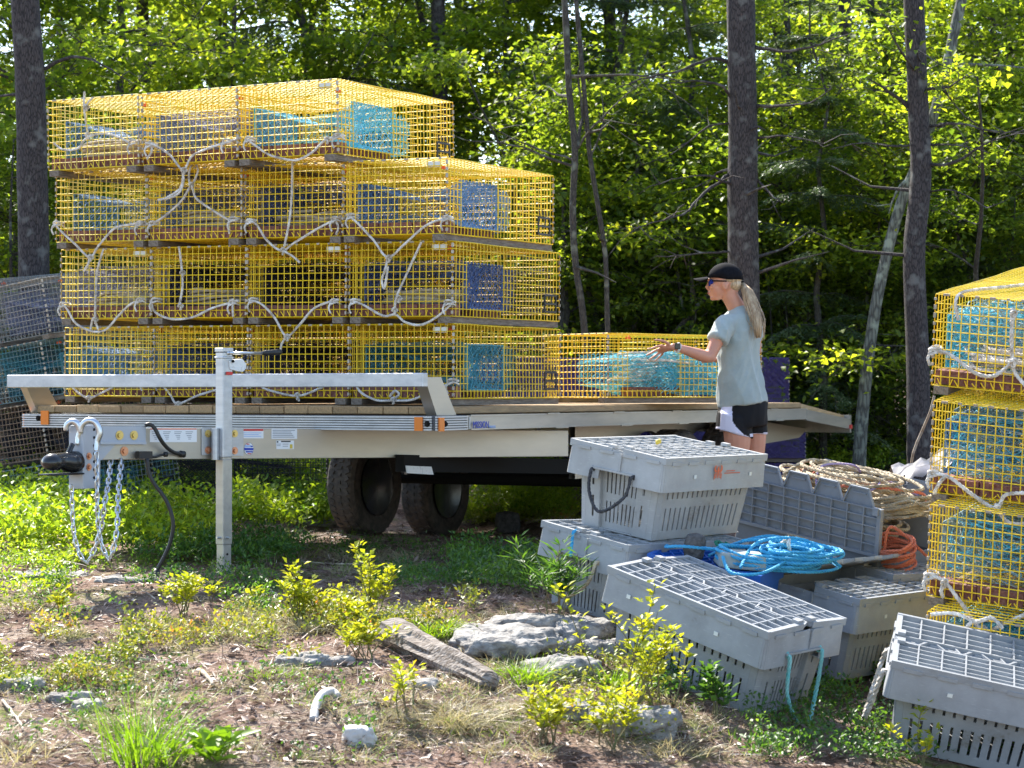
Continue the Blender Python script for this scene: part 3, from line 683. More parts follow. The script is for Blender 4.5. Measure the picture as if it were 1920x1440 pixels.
# A-frame tongue
b0 = L2(Vector((-1.906, 10.15, 0))); b1 = L2(Vector((.322, 12.46, 0)))
zA, zB = .742, .691; BH = .150
BD = (Vector((b1.x, b1.y, zB)) - Vector((b0.x, b0.y, zA))); BDn = BD.normalized(); BN = Vector((BDn.y, -BDn.x, 0)).normalized()   # outward, towards the camera side
P0 = Vector((b0.x, b0.y, 0))
def bp(u, v, off=0): return L2(onplane(u, v, TM @ (P0 + BN * off), TM.to_3x3() @ BN))
def beam_box(mb, s0, s1, off0, off1, zt0, zt1, z0, z1):
    pass
def beam(pA, pB, inward, nm):
    mb = MB(); w = inward * .045
    A = [Vector((pA.x, pA.y, zA - BH)), Vector((pB.x, pB.y, zB - BH)), Vector((pB.x, pB.y, zB)), Vector((pA.x, pA.y, zA))]
    mb.add(A + [p + w for p in A], [(0, 1, 2, 3), (7, 6, 5, 4), (0, 4, 5, 1), (1, 5, 6, 2), (2, 6, 7, 3), (3, 7, 4, 0)])
    return mb.build(nm, M['alu_warm'], trailer, bevel=.003)
beam(b0, b1, -BN, 'tongue_beam')
cb = 1.17; m0 = Vector((b0.x + .45, 2 * cb - b0.y + .16, 0)); m1 = Vector((b1.x, 2 * cb - b1.y + .1, 0)); beam(m0, m1, Vector((-BN.x, BN.y, 0)) * -1, 'tongue_beam')
# grey coupler cradle on the beam
def bpl(nm, mt, uvs, off, th): return plate(nm, mt, [bp(u, v, off) for u, v in uvs], BN, th, trailer)
bpl('cradle_plate', M['greypaint'], [(178, 799), (272, 799), (272, 832), (216, 833), (190, 862), (178, 862)], .001, .006)
bpl('cradle_lip', M['greypaint'], [(186, 828), (272, 828), (272, 833), (186, 833)], .0072, .012)
for u, v in ((224, 816), (251, 816)): bolt(bp(u, v, .0075), BN, .013, M['brass'], trailer)
bolt(bp(233, 846, .0012), BN, .013, M['copper'], trailer)
# upright channel for the coupler
cx_ = bp(178, 800, .0); ca = cx_.x - .02; cby = bp(178, 830, 0).y + .03
ctop, cbot = EYE - (797 - YH) / F * 10.1, EYE - (915 - YH) / F * 10.1
ch0 = ta(129, 800, ca - .10); ch1 = ta(156, 800, ca - .10)
mb = MB(); mb.box2((ca - .10, ch1.y, cbot), (ca - .092, ch0.y, ctop)); mb.box2((ca - .0915, ch1.y, cbot), (ca + .03, ch1.y + .007, ctop)); mb.box2((ca - .0915, ch0.y - .007, cbot), (ca + .03, ch0.y, ctop))
mb.build('coupler_channel', M['greypaint'], trailer, bevel=.002)
for k in range(7):
    zz = ctop - .02 - k * .037
    if k in (0, 1, 6, 5) or True:
        mb = MB(); mb.cyl((ca - .02, ch1.y - .001, zz), (ca - .02, ch1.y - .0025, zz), .007, 10); mb.build('bolt_hole', M['darksteel'], trailer)
# black ball coupler
cm = (ch0.y + ch1.y) / 2; zc = EYE - (868 - YH) / F * 10.0
mb = MB(); prof = [(.0, .052, .054, .0), (.03, .052, .056, .0), (.07, .046, .050, .0), (.10, .038, .043, .006), (.125, .036, .040, .008), (.15, .043, .044, .004), (.18, .046, .044, .004), (.205, .036, .034, .004), (.22, .012, .012, .004)]
rings = []
for (d, w_, h_, dz) in prof:
    rings.append([Vector((ca - .101 - d, cm + w_ * math.cos(t_), zc + dz + (h_ * math.sin(t_) if math.sin(t_) > 0 else h_ * .8 * math.sin(t_)))) for t_ in np.linspace(0, 2 * math.pi, 20, endpoint=False)])
mb.ring(rings); mb.box2((ca - .31, cm - .05, zc - .052), (ca - .102, cm + .05, zc - .045)); mb.build('ball_coupler', M['blackgloss'], trailer, smooth=True)
mb = MB(); mb.cyl((ca - .16, cm, zc + .04), (ca - .125, cm, zc + .085), .012, 10); mb.build('latch_lever', M['blackgloss'], trailer)
for dz in (-.02, .03):
    bolt((ca - .06, ch1.y - .001, zc + dz), (0, -1, 0), .010, M['copper'], trailer)
# hooks
def hook(c, s=1.0):
    mb = MB(); c = Vector(c)
    pts = [c + TI.to_3x3() @ Vector(p) * s for p in ((.032, -.01, -.085), (.034, 0, -.04), (.046, 0, .0), (.03, 0, .045), (-.005, 0, .058), (-.035, 0, .035), (-.04, 0, .0))]
    pts = smoothpath(pts, .008); n = len(pts); mb.tube(pts, [.010 + .006 * math.sin(i / n * 3.1) for i in range(n)], 8); return mb.build('safety_hook', M['galv'], trailer, smooth=True)
hook(L2(at(168, 812, 10.0)), 1.0); hook(L2(at(136, 808, 10.02)), .75)
# chains
mb = MB(); lp = [Vector((.0095 * math.cos(t_), 0, .0095 * math.sin(t_) + (.011 if math.sin(t_) > 0 else -.011))) for t_ in np.linspace(0, 2 * math.pi, 12, endpoint=False)]
mb.tube(lp, .0042, 6, closed=True); LINK = mb.mesh('link', M['galv'], True)
def chain(pix, Y, nm='safety_chain'):
    c = bpy.data.objects.new(nm, None); COL.objects.link(c); c.parent = trailer
    pts = smoothpath([L2(at(u, v, Y + dy)) for u, v, dy in pix], .002); acc = 0; last = None; k = 0
    for i in range(1, len(pts)):
        acc += (pts[i] - pts[i - 1]).length
        if acc >= .030:
            acc = 0; d = (pts[i] - pts[i - 1]).normalized(); z = d; x = z.orthogonal().normalized(); x = Vector((0, 1, 0)).cross(z).normalized()
            if k % 2: x = z.cross(x)
            y = z.cross(x); Mx = Matrix((x, y, z)).transposed().to_4x4() @ Matrix.Rotation(.35, 4, 'Z'); Mx.translation = pts[i]
            l = obj('link', LINK, c); l.matrix_local = Mx; k += 1
chain([(134, 905, 0), (136, 960, 0), (139, 1000, 0), (148, 1035, 0), (161, 1053, 0), (175, 1035, 0), (190, 990, 0), (197, 940, 0), (204, 900, .1), (208, 862, .2)], 10.0)
chain([(181, 842, 0), (182, 900, 0), (183, 960, 0), (188, 1010, 0), (203, 1046, 0), (214, 1025, 0), (220, 985, .02), (222, 930, .1), (228, 862, .25)], 9.98)
# jack
jp = bp(420, 760, .055); jx, jy = jp.x, jp.y
jM = Matrix.Translation((jx, jy, 0)) @ Matrix.Rotation(math.atan2(BN.y, BN.x), 4, 'Z')
def zat(v): return EYE - (v - YH) / F * 10.55
jw = TM @ Vector((jx, jy, 0)); zf = gz1(jw.x, jw.y) + .0
mb = MB(); mb.box2((-.030, -.030, zat(858)), (.030, .030, zat(660))); ja = mb.build('jack_tube', M['alu'], trailer, bevel=.004); ja.matrix_local = jM
mb = MB(); mb.box2((-.026, -.026, zf - .03), (.026, .026, zat(858) + .02)); mb.box2((-.029, -.029, zat(1022)), (.029, .029, zat(858) - .01))
o = mb.build('jack_leg', M['alu_side'], trailer, bevel=.003); o.matrix_local = jM
mb = MB(); mb.box2((-.033, -.033, zat(660)), (.033, .033, zat(652))); mb.box2((-.034, -.034, zat(672)), (.034, .034, zat(668))); o = mb.build('jack_cap', M['alu'], trailer, bevel=.003); o.matrix_local = jM
mb = MB(); mb.cyl((-.04, 0, zat(1009)), (.045, 0, zat(1009)), .006, 8); mb.cyl((0, -.045, zat(1009)), (0, .045, zat(1009)), .006, 8); o = mb.build('drop_pin', M['galv'], trailer); o.matrix_local = jM
for zz in (1040, 1074): 
    mb = MB(); mb.cyl((0, .0262, zat(zz)), (0, .0275, zat(zz)), .006, 8); mb.cyl((.0262, 0, zat(zz)), (.0275, 0, zat(zz)), .006, 8); o = mb.build('pin_hole', M['darksteel'], trailer); o.matrix_local = jM
bpl('jack_bracket', M['alu'], [(377, 801), (455, 803), (455, 855), (377, 853)], .001, .007)
mb = MB(); mb.cyl(bp(404, 862, .04), bp(404, 803, .04), .019, 12); mb.build('jack_pivot', M['alu'], trailer)
for u, v, k in ((390, 813, 'brass'), (390, 844, 'copper'), (440, 813, 'brass'), (440, 845, 'copper')): bolt(bp(u, v, .0085), BN, .011, M[k], trailer)
cr0 = bp(430, 662, .09); cr1 = bp(492, 662, .10); cr2 = bp(527, 660, .10)
mb = MB(); mb.cyl(cr0, cr1, .0075, 8); mb.cyl(cr0, cr0 + BN * -.05, .010, 8); mb.build('crank_arm', M['galv'], trailer, smooth=True)
mb = MB(); mb.tube([cr1, cr1.lerp(cr2, .2), cr1.lerp(cr2, .9), cr2], [.010, .014, .0155, .012], 10); mb.build('crank_grip', M['cable'], trailer, smooth=True)
mb = MB(); g0 = bp(430, 694, .04)
cc = [bp(u, v, .055) for u, v in ((421, 677), (436, 674), (446, 673), (453, 682), (453, 691), (447, 697), (437, 696), (423, 692))]
plate('jack_gearbox', M['whiteplastic'], cc, BN, .035, trailer)
plate('warning_label', M['red'], [bp(u, v, .0905) for u, v in ((424, 697), (436, 697), (436, 703), (424, 703))], BN, .001, trailer)
mb = MB(); mb.cyl(bp(437, 677, .091), bp(437, 677, .10), .008, 8); mb.build('jack_knob', M['darksteel'], trailer)
# stickers
def sticker(u0, v0, u1, v1, header, lines, hc='red'):
    s_ = plate('sticker', M['white'], [bp(u0, v0, .0006), bp(u1, v0, .0006), bp(u1, v1, .0006), bp(u0, v1, .0006)], BN, .0006, trailer)
    def q(nm, mt, a, b, c, d):
        plate(nm, mt, [bp(a, b, .0013), bp(c, b, .0013), bp(c, d, .0013), bp(a, d, .0013)], BN, .0003, s_)
    if header: q('header_band', M[hc], u0 + .3, v0 + .3, u1 - .3, v0 + header)
    for (a, b, c, d, mt) in lines: q('print_line', M[mt], a, b, c, d)
sticker(281, 803, 369, 829, 2.5, [(285 + 21 * k + a, 809 + b, 285 + 21 * k + a + w, 809 + b + 1.4, 'grey_print') for k in range(4) for a, b, w in ((0, 0, 14), (0, 3.2, 12), (2, 7, 9), (4, 10, 7), (5, 13.5, 5))], 'redorange')
sticker(453, 804, 494, 822, 4, [(457, 811 + k * 3.2, 490 - (k % 2) * 5, 812.2 + k * 3.2, 'ltblueprint') for k in range(3)])
sticker(509, 804, 557, 823, 0, [(511, 806 + k * 3.2, 553 - (k * 7) % 9, 807.6 + k * 3.2, 'grey_print') for k in range(5)])
sticker(518, 826, 551, 842, 0, [(527, 826.5, 545, 829, 'darkprint'), (519, 827, 522, 830, 'darkprint'), (519, 832, 527, 833.3, 'grey_print'), (519, 835, 526, 836.3, 'grey_print'), (530, 832, 541, 833.3, 'grey_print'), (530, 836, 540, 837.3, 'grey_print'), (543.5, 833, 548.5, 841, 'yellowprint')])
c0 = bp(466.5, 841.5, .0006)
def disc(nm, mt, r, off, parent, r0=0):
    mb = MB(); u_ = BDn; mb.prism([(r * math.cos(t_), r * math.sin(t_)) for t_ in np.linspace(0, 2 * math.pi, 28, endpoint=False)], 0, .0004)
    o = mb.build(nm, mt, parent); Mx = Matrix((BDn, BDn.cross(BN) * -1, BN)).transposed().to_4x4(); Mx.translation = c0 + BN * off; o.matrix_local = Mx; return o
d0 = disc('sticker', M['grey_print'], .0315, 0, trailer); 
for r_, mt, off in ((.0285, 'white', .0005),): disc('sticker_face', M[mt], r_, off, trailer)
for (du, dv, w_, h_, mt) in ((-8, -7, 13, 4, 'ltblueprint'), (-9, -2, 18, 5, 'blueprint'), (-6, 4, 14, 3, 'blueprint'), (-5, -10, 7, 2.2, 'red'), (-3, 8, 8, 2, 'red'), (3, -6, 5, 3, 'blueprint')):
    plate('emblem_mark', M[mt], [bp(466.5 + du, 841.5 + dv, .0016), bp(466.5 + du + w_, 841.5 + dv + .5, .0016), bp(466.5 + du + w_ - 1, 841.5 + dv + h_, .0016), bp(466.5 + du + 1, 841.5 + dv + h_, .0016)], BN, .0003, trailer)
# wiring
mb = MB(); mb.tube(smoothpath([bp(u, v, o_) for u, v, o_ in ((272, 798, .01), (280, 795, .02), (290, 803, .035), (300, 822, .045), (312, 838, .04), (326, 848, .03), (342, 852, .012))], .01), .0095, 8); mb.tube([bp(338, 851, .01), bp(346, 852, .012)], .016, 8); mb.build('conduit', M['cable'], trailer, smooth=True)
sw = [bp(u, v, .012) for u, v in ((254, 846), (279, 846), (279, 860), (254, 860))]; plate('breakaway_switch', M['cable'], sw, BN, .03, trailer)
mb = MB(); mb.tube(smoothpath([bp(u, v, .03) for u, v in ((278, 855), (290, 857), (300, 854), (308, 852))], .01), .006, 8); mb.tube([bp(308, 852, .03), bp(313, 852, .03)], .012, 8)
mb.build('switch_lead', M['cable'], trailer, smooth=True)
mb = MB(); wp = [L2(at(u, v, 10.25)) for u, v in ((276, 860), (279, 885), (290, 908), (308, 932), (320, 958), (325, 985), (320, 1015), (310, 1040), (298, 1063), (291, 1078))]
mb.tube(smoothpath(wp, .02), .0095, 8); mb.tube([wp[-2] + (wp[-1] - wp[-2]) * .3, wp[-1], wp[-1] + (wp[-1] - wp[-2]) * .6], [.014, .022, .024], 10); mb.build('plug_cable', M['cable'], trailer, smooth=True)

# ------------------------------------------------------------------ bridle ropes on the trap ends
def trap_rope(t, pix, plane_p, plane_n, knots=(), r=.0066, off=.012, mt='rope', wrap=(), name='bridle_rope'):
    inv = t.matrix_world.inverted(); mb = MB(); n = Vector(plane_n).normalized()
    if n.y > 0: n = -n
    def W(u, v, d=0): return inv @ onplane(u, v, Vector(plane_p) + n * (off + d), n)
    for line in pix:
        g = random.Random(int(line[0][0] * 7 + line[0][1]))
        rope(mb, [W(u, v, g.uniform(-.004, .012)) for u, v in line], r)
    for (u, v) in knots: knot(mb, W(u, v, .006), r * .9, .019, int(u))
    for (u, v) in wrap:                                   # turns round the corner post with a splice
        c = W(u, v); 
        for k in range(2): rope(mb, [c + Vector((.035 * math.cos(a_) + .02, .026 * math.sin(a_), .018 * k - .009 + .006 * math.sin(a_ * 2 + k))) for a_ in np.linspace(0, 6.28, 9)[:-1]], r * .8, closed=True)
        rope(mb, [c + Vector((-.01, .01, 0)), c + Vector((-.02, .02, -.03)), c + Vector((-.012, .012, -.06))], r * .8)
    o = mb.build(name, M[mt], t); return o
FP = {ri: Vector((p.x, p.y, p.z + EYE)) for ri, (p, _, _) in enumerate(rows)}
BR = {
 (0, 2): ([[(100, 268), (118, 280), (145, 278), (163, 258), (195, 250), (225, 258), (245, 270)], [(165, 255), (160, 225), (157, 195), (158, 172)], [(160, 200), (166, 190), (173, 183)]], [(163, 254), (160, 201)], [(248, 268)]),
 (0, 1): ([[(272, 268), (290, 272), (318, 290), (343, 318), (360, 292), (390, 278), (420, 268), (452, 258)], [(343, 320), (343, 345), (330, 366), (296, 375)], [(343, 320), (338, 352), (310, 372)], [(285, 272), (283, 286), (275, 298)]], [(343, 320)], [(280, 272), (424, 266)]),
 (0, 0): ([[(462, 262), (475, 270), (505, 290), (545, 300), (565, 297), (588, 283), (610, 262), (640, 254)]], [(612, 262)], [(466, 262), (632, 256)]),
 (1, 3): ([[(102, 420), (114, 433), (140, 457), (168, 482), (185, 460), (215, 428), (250, 420), (268, 418)], [(168, 483), (165, 495), (157, 508)]], [(168, 483)], [(106, 420), (262, 420)]),
 (1, 2): ([[(288, 418), (310, 404), (340, 376), (358, 350), (368, 372), (400, 395), (430, 412), (446, 412)], [(356, 348), (354, 325), (362, 306), (371, 318), (363, 342)], [(430, 412), (428, 425), (430, 438)]], [(358, 347)], [(286, 420), (436, 412)]),
 (1, 1): ([[(464, 414), (480, 420), (500, 450), (528, 470), (552, 455), (600, 426), (632, 410)], [(548, 304), (547, 360), (543, 410), (533, 462)], [(530, 470), (548, 480), (562, 492)], [(626, 410), (634, 425), (630, 440)]], [(529, 470)], [(468, 416), (628, 412)]),
 (1, 0): ([[(650, 402), (668, 416), (700, 450), (727, 482), (758, 458), (800, 422), (846, 406)], [(727, 484), (722, 505), (716, 525), (720, 540), (724, 524), (727, 500)]], [(727, 484)], [(658, 406), (836, 410)]),
 (2, 3): ([[(114, 568), (126, 580), (142, 606), (172, 621), (198, 618), (222, 592), (245, 570), (268, 562)], [(178, 600), (179, 560), (182, 510), (194, 466)], [(170, 618), (175, 596), (184, 618)]], [(177, 600)], [(118, 572), (262, 564)]),
 (2, 2): ([[(284, 562), (290, 584), (320, 598), (360, 595), (400, 577), (446, 564)], [(336, 572), (342, 540), (341, 510), (336, 462)]], [(337, 574), (341, 512)], [(290, 564), (436, 568)]),
 (2, 1): ([[(466, 562), (490, 570), (515, 596), (537, 630), (562, 608), (592, 576), (634, 562)], [(537, 632), (528, 645), (526, 660)], [(436, 560), (436, 578), (437, 594)]], [(537, 632)], [(474, 564), (626, 566)]),
 (2, 0): ([[(656, 562), (682, 572), (718, 592), (742, 590), (760, 604), (790, 609), (822, 592), (850, 566)], [(740, 580), (744, 556), (764, 510), (790, 454)]], [(738, 582), (746, 560)], [(664, 566), (840, 568)]),
 (3, 3): ([[(124, 708), (140, 730), (165, 746), (192, 736), (225, 718)]], [(165, 747)], [(128, 712), (272, 712)]),
 (3, 2): ([[(296, 712), (318, 738), (333, 757), (370, 742), (420, 726), (455, 712)], [(333, 758), (312, 772), (305, 786), (298, 792)]], [(333, 758)], [(300, 712)]),
 (3, 1): ([[(478, 708), (490, 725), (520, 736), (560, 742), (600, 728), (640, 708)], [(556, 740), (561, 752)]], [(556, 742)], []),
 (3, 0): ([[(664, 712), (676, 735), (705, 750), (735, 751), (770, 750), (800, 738), (850, 716)], [(736, 750), (748, 740), (740, 733), (730, 744)]], [(736, 750)], [(846, 716)]),
}
for key, (lines, kn, wr) in BR.items(): trap_rope(TR[key], lines, FP[key[0]], TDIR, kn, wrap=wr)
# ropes of the right stack (heavier, nearer)
RB = {0: ([[(1746, 656), (1775, 662), (1792, 672), (1830, 700), (1862, 705), (1886, 690), (1900, 676)], [(1898, 578), (1897, 620), (1898, 676), (1904, 700), (1925, 725)], [(1898, 598), (1896, 640), (1899, 676)]], [(1898, 588), (1898, 678)], [(1752, 658)]),
      1: ([[(1744, 886), (1780, 895), (1820, 925), (1866, 953), (1882, 930), (1900, 925), (1925, 924)], [(1868, 955), (1886, 976), (1905, 982), (1925, 980)], [(1772, 893), (1758, 910), (1752, 926)]], [(1867, 952)], [(1750, 888)]),
      2: ([[(1737, 1076), (1770, 1090), (1800, 1128), (1842, 1182), (1880, 1170), (1925, 1150)], [(1770, 1092), (1764, 1108), (1768, 1120)]], [(1842, 1182), (1768, 1092)], [(1743, 1080)]),
      3: ([[(1745, 1152), (1790, 1150), (1830, 1165), (1858, 1158), (1880, 1178)], [(1795, 1200), (1815, 1172), (1822, 1165)]], [], [])}
for k, (lines, kn, wr) in RB.items():
    t = TR['r', k]; Mx = t.matrix_world; trap_rope(t, lines, Mx.translation, Mx.to_3x3() @ Vector((-1, 0, 0)), kn, r=.0085, off=.014, wrap=wr)
# tie down rope over the top of the right stack
Mx = TR['r', 0].matrix_world; mb = MB()
rope(mb, [Mx @ Vector(p) for p in ((-.02, .20, RUN + TH - .10), (-.005, .205, RUN + TH + .006), (.3, .12, RUN + TH + .012), (.7, -.05, RUN + TH + .012), (1.27, -.3, RUN + TH + .01))], .0075)
tag(mb.build('tie_rope', M['rope']), 'white rope lying diagonally across the top of the right yellow stack', 'rope')

# ------------------------------------------------------------------ rope coils
def coil(label, Mx, a, b, h, n, r, mt, seed, group=None, name='rope_coil', strands=3, mess=.15, loose=()):
    "n flat turns with half axes a, b heaped to height h"
    g = random.Random(seed); mb = MB()
    pts = []
    ph = g.uniform(0, 6); cx = cy = 0; tilt = (0, 0)
    for k in range(n):
        sc = g.uniform(1 - mess, 1); cx2, cy2 = g.uniform(-1, 1) * a * mess, g.uniform(-1, 1) * b * mess; z0 = h * (k / n) ** 1.0
        t2 = (g.uniform(-1, 1) * .06, g.uniform(-1, 1) * .06)
        for j in range(12):
            f_ = j / 12; an = f_ * 2 * math.pi + ph; X = (cx + (cx2 - cx) * f_) + a * sc * math.cos(an); Y = (cy + (cy2 - cy) * f_) + b * sc * math.sin(an)
            z = z0 + h / n * f_ + tilt[0] * X / a * .3 + (t2[0] - tilt[0]) * f_ * .1 + g.uniform(-1, 1) * r * .6
            pts.append(Vector((X, Y, max(r, z))))
        cx, cy, tilt = cx2, cy2, t2
    if strands == 1: mb.tube(smoothpath(pts, .03), r, 6)
    else:
        rope(mb, pts, r, strands)
    for l in loose: rope(mb, l, r, strands) if strands > 1 else mb.tube(smoothpath(l, .02), r, 6)
    o = mb.build(name, M[mt], None); o.matrix_world = Mx; return tag(o, label, 'rope coil', group)
G1 = 'beige rope coils stored inside yellow traps'
for key, lab in (((0, 2), 'beige rope coil inside the leftmost top layer trap'), ((1, 2), 'beige rope coil in second layer trap, second column from left'), ((1, 1), 'beige rope coil in second layer trap, second column from right'),
                 ((2, 3), 'beige rope coil in third layer trap at the left'), ((2, 2), 'beige rope coil in third layer trap, second from left'), ((2, 0), 'beige rope coil in third layer trap at the right corner')):
    coil(lab, TR[key].matrix_world @ Matrix.Translation((.28, 0, RUN + .07)), .17, .25, .07, 8, .0085, 'rope_tan', key[0] * 4 + key[1], G1, strands=1)
coil('white rope coil lying inside the topmost right trap', TR['r', 0].matrix_world @ Matrix.Translation((.2, -.03, RUN + .065)), .16, .26, .10, 12, .0085, 'rope', 77, G1, mess=.3)
coil('white and teal rope heaped inside the single trap by the woman', lt.matrix_world @ Matrix.Translation((.50, -.06, RUN + .07)), .24, .16, .20, 12, .0085, 'rope', 78, None, mess=.55)
# loose cyan twine bundled inside the right traps and the single trap
def twine_heap(label, Mx, dx, dy, dz, n, mt, seed):
    g = random.Random(seed); mb = MB()
    for k in range(n):
        p = Vector((g.uniform(0, dx), g.uniform(-dy, dy), g.uniform(0, dz))); pts = [p]
        for j in range(5): pts.append(Vector((min(dx, max(0, pts[-1].x + g.gauss(0, .09))), min(dy, max(-dy, pts[-1].y + g.gauss(0, .09))), min(dz, max(0, pts[-1].z + g.gauss(0, .06))))))
        mb.tube(smoothpath(pts, .03), .0022, 3, caps=False)
    o = mb.build('twine_bundle', M.get(mt)); o.matrix_world = Mx; return tag(o, label, 'netting')
for k in range(4): twine_heap(['cyan twine tangle inside the topmost right trap', 'cyan twine tangle inside the second right trap from the top', 'cyan twine tangle inside the third right trap from the top', 'cyan twine tangle inside the lowest right trap'][k],
                              TR['r', k].matrix_world @ Matrix.Translation((.14, 0, RUN + .1)), .5, .28, .2, 90, 'net_cyan', k)
for k in range(4): twine_heap(['grey blue twine tangle inside the topmost right trap', 'grey blue twine tangle inside the second right trap', 'grey blue twine tangle inside the third right trap', 'grey blue twine tangle inside the lowest right trap'][k], TR['r', k].matrix_world @ Matrix.Translation((.10, 0, RUN + .06)), .5, .28, .26, 110, 'greyblue', k + 9)
twine_heap('cyan twine filling the single trap beside the woman', lt.matrix_world @ Matrix.Translation((.45, 0, RUN + .02)), .7, .27, .26, 330, 'net_cyan', 9)

# ------------------------------------------------------------------ lobster crates
CL, CW, CH, SK = .84, .52, .365, .14
def crate_body(vis=True):
    mb = MB(); zt, zb = CH - .05, 0
    def wall(P00, P10, P01, P11, slots):
        P00, P10, P01, P11 = map(Vector, (P00, P10, P01, P11))
        us = sorted({0, 1} | {s[0] for s in slots} | {s[1] for s in slots}); vs = sorted({0, 1} | {s[2] for s in slots} | {s[3] for s in slots})
        def P(a, b): return (P00 * (1 - a) + P10 * a) * (1 - b) + (P01 * (1 - a) + P11 * a) * b
        idx = {}; V_ = []; F_ = []
        for a in us:
            for b in vs: idx[a, b] = len(V_); V_.append(P(a, b))
        for i in range(len(us) - 1):
            for j in range(len(vs) - 1):
                ca, cb2 = (us[i] + us[i + 1]) / 2, (vs[j] + vs[j + 1]) / 2
                if any(s[0] < ca < s[1] and s[2] < cb2 < s[3] for s in slots): continue
                F_.append((idx[us[i], vs[j]], idx[us[i + 1], vs[j]], idx[us[i + 1], vs[j + 1]], idx[us[i], vs[j + 1]]))
        mb.add(V_, F_)
    it, ib = .035, .062       # inset top / bottom
    def c(sx, sy, z, extra=0):
        k = (z - zb) / (zt - zb); i_ = ib + (it - ib) * k
        return Vector((i_ + extra if sx < 0 else CL - i_ - extra, (i_ if sy < 0 else CW - i_), z))
    ch = .035
    long_s = [(0.045 + k * .0585, .045 + k * .0585 + .016, lo, lo + .33) for k in range(16) for lo in (.12, .58)]
    for sy in (-1, 1):
        A0, A1, B0, B1 = c(-1, sy, zb), c(1, sy, zb), c(-1, sy, zt), c(1, sy, zt); ex = Vector((ch, 0, 0)); wall(A0 + ex, A1 - ex, B0 + ex, B1 - ex, long_s)
    for sx in (-1, 1):
        ey = Vector((0, ch, 0)); s0 = Vector((.02 * -sx, 0, 0))
        A0, A1, B0, B1 = c(sx, -1, zb) + ey, c(sx, 1, zb) - ey, c(sx, -1, zt) + ey, c(sx, 1, zt) - ey
        m1, m2 = .22, .78
        def mid(a, b, t_): return a.lerp(b, t_)
        wall(A0, mid(A0, A1, m1), B0, mid(B0, B1, m1), [(.45, .60, .15, .45), (.45, .60, .6, .92)])
        wall(mid(A0, A1, m2), A1, mid(B0, B1, m2), B1, [(.4, .55, .15, .45), (.4, .55, .6, .92)])
        wall(mid(A0, A1, m1) + s0, mid(A0, A1, m2) + s0, mid(B0, B1, m1) + s0, mid(B0, B1, m2) + s0, [(0.06 + k * .112, .06 + k * .112 + .038, lo, hi) for k in range(8) for lo, hi in ((.10, .40), (.52, .86), (.90, .985))])
        for q in (m1, m2): wall(mid(A0, A1, q), mid(A0, A1, q) + s0, mid(B0, B1, q), mid(B0, B1, q) + s0, [])
    for sx in (-1, 1):
        for sy in (-1, 1):
            A, B = c(sx, sy, zb), c(sx, sy, zt); e1 = Vector((-sx * ch, 0, 0)); e2 = Vector((0, -sy * ch, 0)); mdA = (e1 + e2) * .22
            wall(A + e1, A + mdA, B + e1, B + mdA, []); wall(A + mdA, A + e2, B + mdA, B + e2, [])
    f0, f1, f2, f3 = c(-1, -1, zb), c(1, -1, zb), c(1, 1, zb), c(-1, 1, zb); mb.add([f0, f1, f2, f3], [(0, 1, 2, 3)])
    return mb
def crate_rim():
    mb = MB(); z0, z1 = CH - SK, CH - .008; o = .012; rr_ = .018
    def ringpts(z, off):
        p = []
        for (cx_, cy_, a0) in ((CL - rr_, rr_, -90), (CL - rr_, CW - rr_, 0), (rr_, CW - rr_, 90), (rr_, rr_, 180)):
            for k in range(4):
                a_ = R(a0 + k * 30); p.append(Vector((cx_ + (rr_ + off) * math.cos(a_), cy_ + (rr_ + off) * math.sin(a_), z)))
        return p
    # band as quads, leaving handle notches in the lower middle of both ends
    P0, P1 = ringpts(z0, .004), ringpts(z1, -.004); n = len(P0)
    for k in range(n):
        k2 = (k + 1) % n; a, b_, c_, d_ = P0[k], P0[k2], P1[k2], P1[k]
        if abs(a.x - b_.x) < .002 and abs(a.y - b_.y) > .1:   # an end
            for t0_, t1_, lo in ((0, .33, 0), (.33, .72, .36), (.72, 1, 0)):
                mb.add([a.lerp(b_, t0_).lerp(d_.lerp(c_, t0_), lo), a.lerp(b_, t1_).lerp(d_.lerp(c_, t1_), lo), d_.lerp(c_, t1_), d_.lerp(c_, t0_)], [(0, 1, 2, 3)])
        else: mb.add([a, b_, c_, d_], [(0, 1, 2, 3)])
    return mb
def crate_trim():
    mb = MB(); z0, z1 = CH - SK, CH - .008
    for x in (-.0065, CL + .0065):
        mb.box2((x - .003, CW * .44, z0 + .05), (x + .003, CW * .452, z1))
        mb.box2((x - .006, CW * .30, z0 + .043), (x + .006, CW * .745, z0 + .052))
    for y in (-.001, CW + .001):
        for k in range(6): mb.box2((.05 + k * .132, y - .005, z1 - .014), (.05 + k * .132 + .075, y + .005, z1 + .002))
    for x in (-.001, CL + .001):
        for k in range(4): mb.box2((x - .005, .03 + k * .125, z1 - .012), (x + .005, .03 + k * .125 + .07, z1 + .002))
    # ledge closing the gap between rim and body
    for y0, y1 in ((.0, .036), (CW - .036, CW)): mb.box2((.01, y0 + .002, z0 + .004), (CL - .01, y1 - .002, z0 + .008))
    for x0, x1 in ((.0, .034), (CL - .034, CL)):
        mb.box2((x0 + .002, .04, z0 + .004), (x1 - .002, CW * .30, z0 + .008)); mb.box2((x0 + .002, CW * .745, z0 + .004), (x1 - .002, CW - .04, z0 + .008))
    return mb
